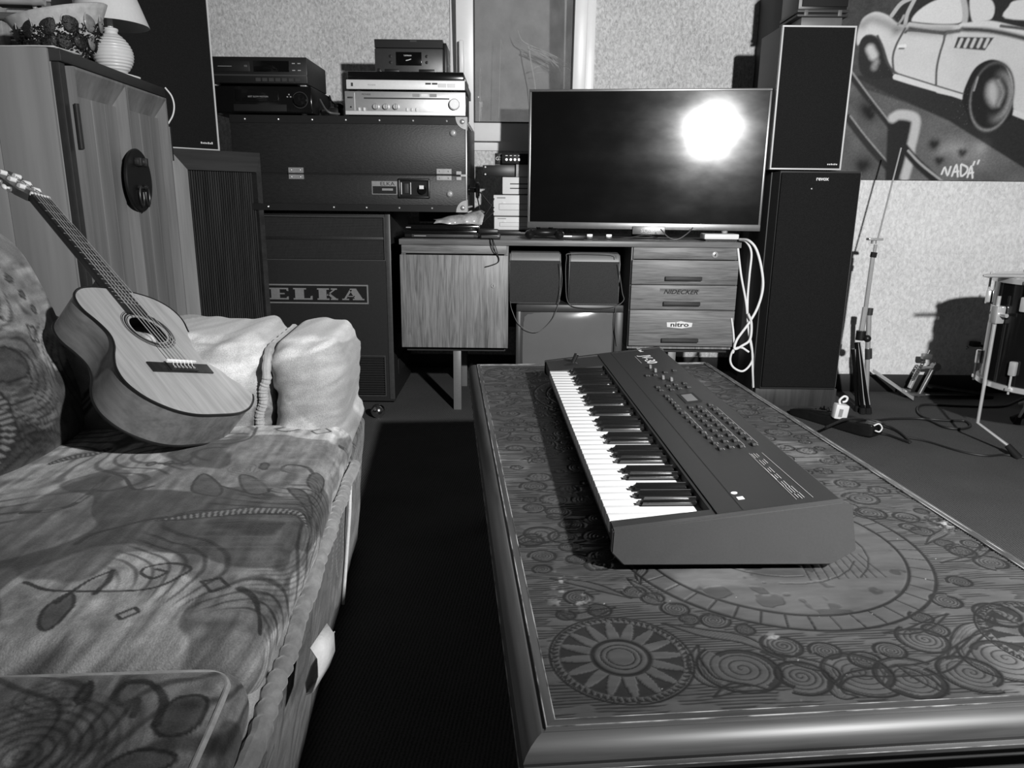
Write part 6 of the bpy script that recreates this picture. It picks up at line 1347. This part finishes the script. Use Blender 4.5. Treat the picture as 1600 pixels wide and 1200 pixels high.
# game controllers
def pad(label, u, Y, rz, z=0.):
    t = thing('game_controller', label, 'game controller', (onD(u, Y), Y, DZ+z), rz, 'game controllers on the desk')
    b = MB(); b.ball((0, 0, .028), (.062, .035, .018), 18, 10); b.ball((-.062, -.022, .020), (.021, .042, .019), 14, 8); b.ball((.062, -.022, .020), (.021, .042, .019), 14, 8); b.part('shell', 'black_plastic', t)
    for sx in (-1, 1): MB().lathe([(.009, .034), (.005, .042), (.010, .046), (.010, .049), (0, .049)], 14, (sx*.026, -.012, 0)).part('stick', 'black_gloss', t); MB().box(sx*.045-.012, sx*.045+.012, .022, .032, .030, .040, .004).part('trigger', 'black_gloss', t)
    MB().box(-.018, .018, .01, .030, .042, .047, .002).part('touch_pad', 'dark_grey', t); return t
pad('black game controller in front of the television left corner', 850, YD+.09, .05)
pd2 = thing('remote_control', 'black remote control lying beside the game controller', 'remote', (onD(893, YD+.06), YD+.07, DZ), .05); MB().box(-.055, .055, -.018, .018, .0002, .020, .005).part('remote_body', 'black_plastic', pd2); MB().box(-.05, 0, -.0186, -.018, .012, .017).part('remote_trim', 'steel', pd2)
for k, (u, lab) in enumerate(((921, 'small silver dongle on the desk below the screen'), (951, 'small grey memory stick under the television'))): q_ = thing('usb_dongle', lab, 'dongle', (onD(u, YD+.10), YD+.10, DZ)); MB().box(-.014, .014, -.01, .01, .0002, .010, .002).part('dongle_body', 'black_plastic', q_); MB().box(-.012, .012, -.011, .008, .0102, .022, .001).part('dongle_cap', 'silver', q_)
cable('tv_cable', 'pale cable curling on the desk under the television', [Vector((onD(1030, 3.2), 3.18, DZ+.045)), Vector((onD(1045, 3.15), 3.15, DZ+.012)), Vector((onD(1060, 3.13), 3.14, DZ+.006)), Vector((onD(1075, 3.15), 3.16, DZ+.03)), Vector((onD(1083, 3.2), 3.22, DZ+.05))], .0026, 'mid_grey')
cable('tv_cable', 'grey cable running along the desktop below the screen', [Vector((onD(935, 3.15), 3.16, DZ+.003)), Vector((onD(960, 3.13), 3.14, DZ+.003)), Vector((onD(985, 3.13), 3.14, DZ+.010)), Vector((onD(1010, 3.15), 3.17, DZ+.02)), Vector((onD(1030, 3.2), 3.22, DZ+.003))], .003, 'dark_grey')
# white power block with cords
x0, x1 = onD(1101, YD+.05), onD(1155, YD+.05)
pbk = thing('power_block', 'white power block on the right end of the desktop', 'power supply', ((x0+x1)/2, YD+.05, DZ)); w = x1-x0
MB().box(-w/2, w/2, 0, .08, .008, .030, .004).part('block_body', 'white_plastic', pbk); MB().box(-w/2+.006, w/2-.006, .004, .076, .0003, .008).part('block_base', 'black_plastic', pbk)
YW = YD+.0
zw = aY(1150, 371, YW).z
cable('white_cable', 'outer white cord looping wide off the desk end', [aY(1156, 374, YD+.06), aY(1170, 376, YW), aY(1182, 390, YW-.02), aY(1190, 420, YW-.03), aY(1192, 450, YW-.03), aY(1184, 480, YW-.03), aY(1170, 505, YW-.03), aY(1152, 530, YW-.03), aY(1148, 545, YW-.03), aY(1160, 540, YW-.035), aY(1172, 530, YW-.035), aY(1174, 505, YW-.035), aY(1169, 490, YW-.04)], .0052, 'white_cable', 8)
cable('white_cable', 'inner white cord dropping straight beside the drawers', [aY(1155, 375, YD+.07), aY(1166, 378, YW+.02), aY(1174, 395, YW), aY(1171, 430, YW-.01), aY(1168, 470, YW-.01), aY(1169, 510, YW-.01), aY(1175, 545, YW-.02), aY(1176, 580, YW-.02), aY(1177, 605, YW)], .0045, 'white_cable', 8)
cable('white_cable', 'white cord coiled in a ring behind the table end', [aY(1153, 388, YW-.004), aY(1158, 430, YW-.012), aY(1166, 475, YW-.015), aY(1170, 520, YW-.015), aY(1176, 555, YW-.02), aY(1172, 570, YW-.02), aY(1160, 580, YW-.02), aY(1146, 574, YW-.02), aY(1141, 562, YW-.02), aY(1146, 547, YW-.025), aY(1158, 543, YW-.025), aY(1170, 550, YW-.025)], .0045, 'white_cable', 8)
cable('white_cable', 'short white cord running beside the lowest drawer', [aY(1143, 497, YW-.012), aY(1146, 520, YW-.012), aY(1147, 545, YW-.012), aY(1145, 552, YW-.012)], .004, 'white_cable', 8)
# ------------------------------------------------------------------ tower speaker and bookshelf speaker on the right
YT = 3.20
tx0, tx1, _, tzt2 = rect(1197, 266, 1334, 610, YT); tzb2 = aY(1255, 609, YT).z
tx0 += .0; to = Vector(((tx0+tx1)/2, YT, 0)); w = tx1-tx0
tow = thing('tower_speaker', 'tall black tower speaker standing right of the desk', 'speaker', to)
MB().box(-w/2, w/2, .055, .29, .0, tzt2-.004, .004).part('body', 'cabinet_black', tow)
b = MB(); h0, h1 = tzb2, tzt2-.002                                           # bevelled front baffle
A = [(-w/2, .055), (w/2, .055), (w/2-.022, .012), (-w/2+.022, .012)]
b.prism([(x, y, h0) for x, y in A], (0, 0, h1-h0)); b.part('baffle', 'cabinet_black', tow, smooth=False)
M('tower_edge', .10, .4, n=(30, .1))
for sx in (-1, 1): MB().cyl((sx*(w/2-.001), .0545, h0), (sx*(w/2-.001), .0545, h1), .003, n=6).part('edge_bead', 'tower_edge', tow)
MB().box(-w/2+.024, w/2-.024, -.002, .012, h0+.012, h1-.008, .004).part('grille', 'grille_cloth', tow)
wood('plinth_wood', .025, .06, axis=2, freq=30); MB().box(-w/2+.006, w/2-.006, .02, .0548, .0, h0-.001, .002).part('plinth', 'plinth_wood', tow)
text('maker_badge', 'revox', .022, 'white_print', tow, (.0+.005, -.0024, h1-.032), depth=.0004, offset=.0006)
p = aY(1268, 295, YT); MB().ball((p.x-to.x, -.002, p.z), (.004, .002, .004), 8, 6).part('screw', 'steel', tow)
x0, x1, z0_, z1_ = rect(1213, 39.5, 1327, 263, YT-.02); uz = tzt2+.0008; uo = Vector(((x0+x1)/2, YT-.02, uz)); w = x1-x0; h = z1_-uz
us = thing('speaker', 'black grille speaker with thin pale edge on the tower speaker', 'speaker', uo)
M('speaker_side', .05, .5, n=(30, .1))
MB().box(-w/2, w/2, .018, .26, 0, h, .003).part('body', 'speaker_side', us)
b = MB(); e = .0065; b.box(-w/2, w/2, 0, .018, 0, e, .001).box(-w/2, w/2, 0, .018, h-e, h, .001).box(-w/2, -w/2+e, 0, .018, e, h-e, .001).box(w/2-e, w/2, 0, .018, e, h-e, .001); b.part('edge_trim', 'speaker_edge', us)
MB().box(-w/2+e, w/2-e, .003, .018, e, h-e, .001).part('grille', 'grille_cloth', us); b = MB()
for k, q in enumerate((.004, .004, .005, .004, .005, .004)): b.box(w/2-.058+k*.0072, w/2-.0535+k*.0072, .0018, .003, .020, .020+q+.001)
tag(b.part('maker_badge', 'white_print', us), kind='stuff')
# gear on top of it
x0, x1, _, _ = rect(1245, 10, 1325, 36, YT+.02); gz = uz+h+.0006; t = thing('stacked_amplifier', 'dark ribbed amplifier on top of the right speaker', 'amplifier', ((x0+x1)/2, YT+.02, gz)); w = x1-x0
zs_ = [aY(1285, v_, YT+.02).z-gz for v_ in (36, 27, 24, 20, 15, 12)]
MB().box(-w/2+.02, w/2-.02, .0, .2, .0003, zs_[1], .003).part('base_box', 'mid_grey', t)
MB().box(-w/2, w/2, -.006, .2, zs_[1]+.001, zs_[2]+.004, .002).part('mounting_plate', 'dark_grey', t); MB().box(-w/2+.03, w/2-.03, .004, .19, zs_[2]+.004, zs_[3]).part('gap_block', 'black_matte', t); MB().box(-w/2, w/2, -.006, .2, zs_[3], zs_[4], .002).part('mounting_plate', 'dark_grey', t)
for sx in (-1, 1): MB().box(sx*(w/2-.035)-.008, sx*(w/2-.035)+.008, -.007, .01, zs_[2]-.004, zs_[4]-.002, .002).part('clip', 'mid_grey', t)
MB().box(-w/2+.004, w/2-.004, .004, .2, zs_[4]+.0005, zs_[4]+.14, .004).part('amplifier_housing', 'black_plastic', t); MB().box(-w/2+.018, w/2-.004, -.002, .004, zs_[5]+.004, zs_[4]+.13, .002).part('front_panel', 'black_matte', t)

# ------------------------------------------------------------------ folded cymbal stand beside the tower
YM = 3.14
st = thing('cymbal_stand', 'folded chrome cymbal stand leaning behind the tower speaker', 'stand', aZ(1347, 643, 0)+Vector((0, .02, 0))); so_ = st.location.copy()
def stp(name, mat, p0, p1, r0, r1=None, n=10): return MB().cyl(p0, p1, r0, r1, n).part(name, mat, st, so_)
stp('boom_rod', 'chrome', aY(1408, 231, YM+.06), aY(1372, 372, YM+.02), .0035)
b = MB(); q = aY(1366, 374, YM+.02); b.box(q.x-.03, q.x+.03, YM+.0, YM+.03, q.z-.004, q.z+.006, .002).cyl(q+Vector((0, 0, -.018)), q+Vector((0, 0, -.003)), .012); b.part('tilter', 'chrome', st, so_)
stp('tube', 'chrome', aY(1368, 382, YM+.02), aY(1366, 396, YM+.02), .007); stp('collar', 'black_plastic', aY(1366, 394, YM+.02), aY(1364, 402, YM+.02), .013)
stp('tube', 'chrome', aY(1364, 400, YM+.02), aY(1352, 485, YM+.02), .0095); stp('tube', 'chrome', aY(1352, 480, YM+.02), aY(1344, 530, YM+.01), .012)
b = MB(); q = aY(1345, 524, YM); b.cyl(q+Vector((0, 0, -.02)), q+Vector((0, 0, .02)), .02, n=12).ball(q+Vector((.02, -.02, -.01)), .016); b.part('leg_clamp', 'black_plastic', st, so_)
for k, (u0, v0, u1, v1) in enumerate(((1333, 545, 1340, 636), (1338, 535, 1348, 640), (1341, 535, 1357, 640))):
    p0, p1 = aY(u0, v0, YM), aZ(u1, v1, .02); stp('leg', 'black_gloss', p0, p1, .009); stp('rubber_foot', 'rubber', p1+(p0-p1)*.03, Vector((p1.x+(p1-p0).x*.03, p1.y, .002)), .013, .015)
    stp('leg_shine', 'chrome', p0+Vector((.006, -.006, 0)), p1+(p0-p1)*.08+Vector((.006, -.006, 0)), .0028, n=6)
st2 = thing('cymbal_stand', 'second chrome stand tube standing upright right of the folded legs', 'stand', Vector((aY(1357, 600, YM+.12).x, YM+.12, 0))); so2 = st2.location.copy()
MB().cyl((so2.x, so2.y, .0), aY(1358, 488, YM+.12), .011).part('tube', 'chrome', st2, so2); q = aY(1358, 492, YM+.12); MB().cyl(q, q+Vector((0, 0, .03)), .014).part('collar', 'dark_grey', st2, so2); MB().cyl(aY(1357, 545, YM+.11), aY(1357, 560, YM+.11), .015).part('collar', 'dark_grey', st2, so2)
q1, q2 = aY(1364, 578, YM+.30), aZ(1428, 622, .012)
lg = thing('stand_leg', 'flat aluminium stand leg reaching across the floor to the pedal', 'stand leg', (q2.x, q2.y, 0)); d_ = (q2-q1).normalized(); s_ = d_.cross(Vector((0, 0, 1))).normalized()
b = MB(); b.prism([q1-s_*.012+Vector((0, 0, .004)), q1+s_*.012+Vector((0, 0, .004)), q2+s_*.012+Vector((0, 0, .004)), q2-s_*.012+Vector((0, 0, .004))], (0, 0, -.012)); b.part('bar', 'silver', lg, lg.location); b = MB(); q3 = q1+(q2-q1)*.72; b.prism([q3-s_*.015+Vector((0, 0, .007)), q3+s_*.015+Vector((0, 0, .007)), q2+s_*.012+Vector((0, 0, .006)), q2-s_*.012+Vector((0, 0, .006))], (0, 0, -.015)); b.part('sleeve', 'steel', lg, lg.location)

# ------------------------------------------------------------------ bass drum pedal
YP = 3.34
pp = aZ(1430, 619, 0); pd = thing('drum_pedal', 'metal bass drum pedal on the carpet by the wall', 'drum pedal', pp); M('pedal_metal', .30, .35, metal=.8, n=(60, .15))
def pq(u, v, dy=0.): return aY(u, v, pp.y+dy)
b = MB(); q = pq(1410, 617); q2 = pq(1442, 621)
b.box(q.x, q2.x, pp.y-.02, pp.y+.02, .004, .016, .002).box(q.x-.004, q.x+.05, pp.y+.02, pp.y+.05, .010, .028, .002); b.part('hoop_clamp', 'pedal_metal', pd, pp)
MB().cyl(pq(1421, 606), pq(1435, 578), .011).part('post', 'chrome', pd, pp); MB().cyl(pq(1434, 620), pq(1457, 578), .011).part('post', 'pedal_metal', pd, pp)
b = MB(); q = pq(1462, 573); b.cyl(q+Vector((0, -.015, 0)), q+Vector((0, .02, 0)), .018).cyl(pq(1456, 584), pq(1464, 567), .009); b.part('spring_hook', 'pedal_metal', pd, pp)
MB().cyl(pq(1436, 574), pq(1462, 574), .007).part('axle', 'steel', pd, pp)
for i in range(9):
    t_ = i/8; q = pq(1427+t_*16, 592-t_*26, -.025); MB().tube([(q.x+.008*math.cos(a), q.y, q.z+.005*math.sin(a)) for a in [k*.785 for k in range(8)]], .0026, 6, closed=True).part('chain_link', 'pedal_metal', pd, pp)
b = MB(); q = pq(1448, 556, -.01); b.box(q.x-.022, q.x+.022, q.y-.012, q.y+.012, q.z-.016, q.z+.010, .003, mat=None).cyl(q, q+Vector((.01, 0, .028)), .004); b.part('cam', 'pedal_metal', pd, pp)
f0, f1 = pq(1444, 616), aZ(1538, 618, .012)
b = MB(); b.prism([(f0.x, pp.y-.04, .05), (f0.x, pp.y+.04, .05), (f1.x, pp.y+.045, .012), (f1.x, pp.y-.045, .012)], (0, 0, .007)); b.part('footboard', 'black_plastic', pd, pp)
MB().cyl((f0.x, pp.y, .008), (f1.x, pp.y, .008), .004).part('base_rod', 'steel', pd, pp); MB().box(f1.x-.02, f1.x+.03, pp.y-.045, pp.y+.045, .001, .018, .003).part('heel_plate', 'black_plastic', pd, pp)

# ------------------------------------------------------------------ floor tom
YF = 2.68; RD = .205
left = aY(1554, 520, YF); zt_ = aY(1590, 432, YF).z; zb_ = aY(1580, 603, YF).z
cx_ = left.x+RD*1.03; tm = thing('floor_tom', 'black floor tom drum with chrome lugs and bent legs', 'drum', (cx_, YF, 0)); M('drum_shell', .006, .12, spec=.5, n=(10, .1), coat=.3); M('drum_head', .75, .5, n=(30, .05))
MB().lathe([(RD, zb_+.012), (RD, zt_-.012)], 56).part('shell', 'drum_shell', tm)
for z in (zt_, zb_):
    b = MB(); s = 1 if z == zt_ else -1
    b.lathe([(RD+.003, z-s*.022), (RD+.011, z-s*.022), (RD+.012, z-s*.004), (RD+.006, z), (RD+.002, z)], 56); b.part('hoop', 'chrome', tm); 
    MB().lathe([(0, z-s*.006), (RD+.002, z-s*.006), (RD+.002, z-s*.010), (0, z-s*.010)], 56).part('drum_head', 'drum_head', tm)
LUGS = [math.radians(a) for a in (148, 208, 268, 328, 28, 88)]
for a in LUGS:
    for z, s in ((zt_, 1), (zb_, -1)):
        c_, s_ = math.cos(a), math.sin(a); R_ = Matrix.Rotation(a, 4, 'Z')
        b = MB(); b.box(RD, RD+.020, -.012, .012, z-s*.115, z-s*.062, .005, mat=R_); b.part('lug', 'chrome', tm)
        b = MB(); b.cyl(((RD+.013)*c_, (RD+.013)*s_, z-s*.07), ((RD+.013)*c_, (RD+.013)*s_, z+s*.006), .004); b.box(RD, RD+.022, -.010, .010, z-s*.018, z-s*.006, .002, mat=R_); b.part('tension_rod', 'chrome', tm)
def leg(a, foot, kn):
    c_, s_ = math.cos(a), math.sin(a); R_ = Matrix.Rotation(a, 4, 'Z'); zc = aY(1574, 496, YF-.1).z
    b = MB(); b.box(RD, RD+.035, -.018, .018, zc-.035, zc+.03, .006, mat=R_).cyl(((RD+.02)*c_+.03*s_, (RD+.02)*s_-.03*c_, zc), ((RD+.02)*c_-.05*s_, (RD+.02)*s_+.05*c_, zc), .007); b.part('leg_bracket', 'chrome', tm)
    r = RD+.022; fx, fy = foot; p1 = Vector((r*c_, r*s_, kn)); p2 = Vector((r*c_+fx, r*s_+fy, .03))
    MB().tube([(r*c_, r*s_, zc+.065), p1, p2], .0062, 10).part('leg', 'chrome', tm); MB().cyl(p2+(p1-p2)*.15, Vector((p2.x+(p2-p1).x*.2, p2.y+(p2-p1).y*.2, .0015)), .011, .014).part('rubber_foot', 'rubber', tm)
fo = aZ(1580, 714, 0)
la = math.radians(184); leg(la, (fo.x-cx_-(RD+.022)*math.cos(la), fo.y-YF-(RD+.022)*math.sin(la)), .10); leg(math.radians(304), (.06, -.06), .10); leg(math.radians(64), (.04, .08), .10)
dk0, dk1 = aY(1549, 423, YF-.1), aY(1640, 418, YF-.06)
zst = zt_+.0075
ds = MB().tube([Vector((dk0.x, YF-.06, zst)), Vector((dk0.x+.012, YF-.06, zst)), Vector((dk0.x+.33, YF-.03, zst)), Vector((dk0.x+.37, YF-.027, zst))], [.003, .0065, .0068, .004], 10).part('drum_stick', 'pale_wood'); tag(ds, 'pale wooden drum stick lying across the floor tom', 'drum stick')
# foot of a further stand at the right edge of the view
q = aZ(1588, 662, 0); s3 = thing('hardware_stand', 'chrome stand leg ending in black rubber foot under the tom', 'stand', (q.x+.25, q.y+.02, 0)); so3 = s3.location.copy()
MB().cyl(Vector((q.x+.02, q.y, .035)), Vector((q.x+.25, q.y+.02, .17)), .009).part('leg', 'chrome', s3, so3); MB().cyl(Vector((q.x-.02, q.y, .0165)), Vector((q.x+.03, q.y, .042)), .016, .013).part('rubber_foot', 'rubber', s3, so3)
MB().cyl(Vector((q.x+.25, q.y+.02, .02)), Vector((q.x+.25, q.y+.02, .62)), .012).part('tube', 'chrome', s3, so3); MB().cyl(Vector((q.x+.50, q.y+.10, .01)), Vector((q.x+.25, q.y+.02, .17)), .009).part('leg', 'chrome', s3, so3); MB().cyl(Vector((q.x+.20, q.y+.28, .01)), Vector((q.x+.25, q.y+.02, .17)), .009).part('leg', 'chrome', s3, so3)
# ------------------------------------------------------------------ wall socket
x0, x1, z0_, z1_ = rect(1498, 524, 1528, 552, W2); sk = thing('wall_socket', 'white wall socket with black plug on the pale wall', 'socket', ((x0+x1)/2, W2, z0_)); w = x1-x0; h = z1_-z0_
MB().box(-w/2, w/2, -.010, -.0005, 0, h, .003).part('cover_plate', 'white_plastic', sk); MB().box(-w/2+.012, w/2-.012, -.012, -.010, .012, h-.012, .001).part('socket_insert', 'white_plastic', sk)
for dx, dz in ((-.012, -.008), (-.006, -.014), (-.012, -.02)): MB().lathe([(.0025, 0), (.0025, .0008)], 8, mat=Matrix.Translation((dx, -.012, h/2+dz)) @ Matrix.Rotation(math.pi/2, 4, 'X')).part('pin_hole', 'black_matte', sk)
plg = thing('power_plug', 'black plug and cord in the wall socket', 'plug', ((x0+x1)/2+.004, W2-.013, z0_+h*.58)); po_ = plg.location.copy()
MB().box(-.012, .030, -.034, -.0005, -.012, .014, .006).part('plug_body', 'black_plastic', plg); pe = aY(1560, 565, 3.1)
MB().tube(spline([(.02, -.03, .0), (.05, -.05, -.015), (.11, -.10, -.06), (.20, -.2, -.13), (.28, -.3, -.30), (.30, -.35, -po_.z+.008)], 6), [.006]*12+[.0045]*19, 8).part('plug_cord', 'black_cable', plg)

# ------------------------------------------------------------------ floor things on the right
bgp = aZ(1330, 672, 0); bag = thing('cable_pouch', 'slim black zip pouch lying on the carpet beside the table', 'pouch', bgp)
e0, e1 = aZ(1240, 648, .0), aZ(1366, 683, .0); dv_ = (e1-e0); L_ = dv_.length; an = math.atan2(dv_.y, dv_.x)
B, V, n, F = rboxgrid(-.5, .5, -.5, .5, 0, 1, .18, .05)
V = V.copy(); tp = np.clip((V[:, 0]+.5), 0, 1); V[:, 1] *= (.045+.055*tp**.8); V[:, 2] = V[:, 2]*(.030+.030*tp**.7)+.001; V[:, 0] *= L_*1.06; V[:, 2] += .003*np.sin(V[:, 0]*40)*np.clip(V[:, 2]*20, 0, 1)
V[:, 2] = np.maximum(V[:, 2], .001); M('pouch_vinyl', .010, .3, spec=.5, n=(40, .2), bump=(60, .4, .003)); ob = grid('pouch_body', V, F, 'pouch_vinyl', bag); mid = (e0+e1)/2-bgp; ob.location = mid; ob.rotation_euler = (0, 0, an)
z_ = MB().tube([(-L_*.45, .0, .036), (0, .012, .056), (L_*.5, .0, .064)], .0022, 6); zp_ = z_.part('zip', 'dark_grey', bag); zp_.location = mid; zp_.rotation_euler = (0, 0, an)
q = aZ(1372, 673, .04)-bgp; MB().tube(spline([q+Vector((-.02, 0, .02)), q+Vector((.0, 0, .028)), q+Vector((.014, 0, .012)), q+Vector((.006, 0, -.004)), q+Vector((-.012, 0, -.0))], 6), .0028, 8).part('loop', 'white_cable', bag)
q = aZ(1310, 654, .045); wp = thing('white_adapter', 'white cube adapter with cord loop resting on the black pouch', 'adapter', q); R_ = Matrix.Rotation(.12, 4, 'Y')
MB().box(-.028, .026, -.02, .02, .001, .062, .006, mat=R_).part('cube', 'white_plastic', wp); MB().box(-.014, .002, -.0212, -.02, .012, .045, .0005, 1, mat=R_).part('print_field', 'grey_print', wp); MB().tube(spline([(.0, 0, .06), (-.004, 0, .078), (.012, 0, .094), (.026, 0, .088), (.022, 0, .074), (.008, 0, .070)], 6), .0045, 8).part('cord_loop', 'white_cable', wp)
def fl(u, v, z=.006): return aZ(u, v, z)
cable('strap', 'black strap with hook lying across the pouch', [fl(1290, 668, .05), fl(1320, 656, .066), fl(1350, 655, .058), fl(1380, 662, .025), fl(1405, 675, .008), fl(1422, 690, .007), fl(1412, 688, .006), fl(1390, 680, .006), fl(1375, 677, .006)], .0055, 'black_cable', 8)
cable('floor_cable', 'long black cable looping over carpet towards the floor tom', [fl(1365, 657), fl(1400, 654), fl(1445, 655), fl(1475, 667), fl(1500, 670), fl(1516, 666), fl(1508, 658), fl(1480, 657), fl(1450, 654), fl(1435, 645), fl(1436, 635), fl(1452, 632), fl(1500, 634), fl(1560, 635), fl(1585, 628), fl(1620, 610)], .0055, 'black_cable', 8)
cable('floor_cable', 'thin black cable running across carpet past the tom foot', [fl(1415, 683, .004), fl(1450, 690, .004), fl(1500, 705, .004), fl(1540, 712, .004), fl(1575, 711, .004), fl(1640, 722, .004)], .0042, 'black_cable', 8)
for k, (a, c_) in enumerate(((1272, 640), (1285, 636))): cable('cable_tie', ('black twisted tie behind the table edge', 'second black twisted tie behind the table edge')[k], [fl(a-6, c_+6, .004), fl(a-2, c_, .03), fl(a, c_+6, .012), fl(a+3, c_-2, .05), fl(a+4, c_+8, .006), fl(a+9, c_, .03), fl(a+11, c_+7, .004)], .0018, 'black_cable')
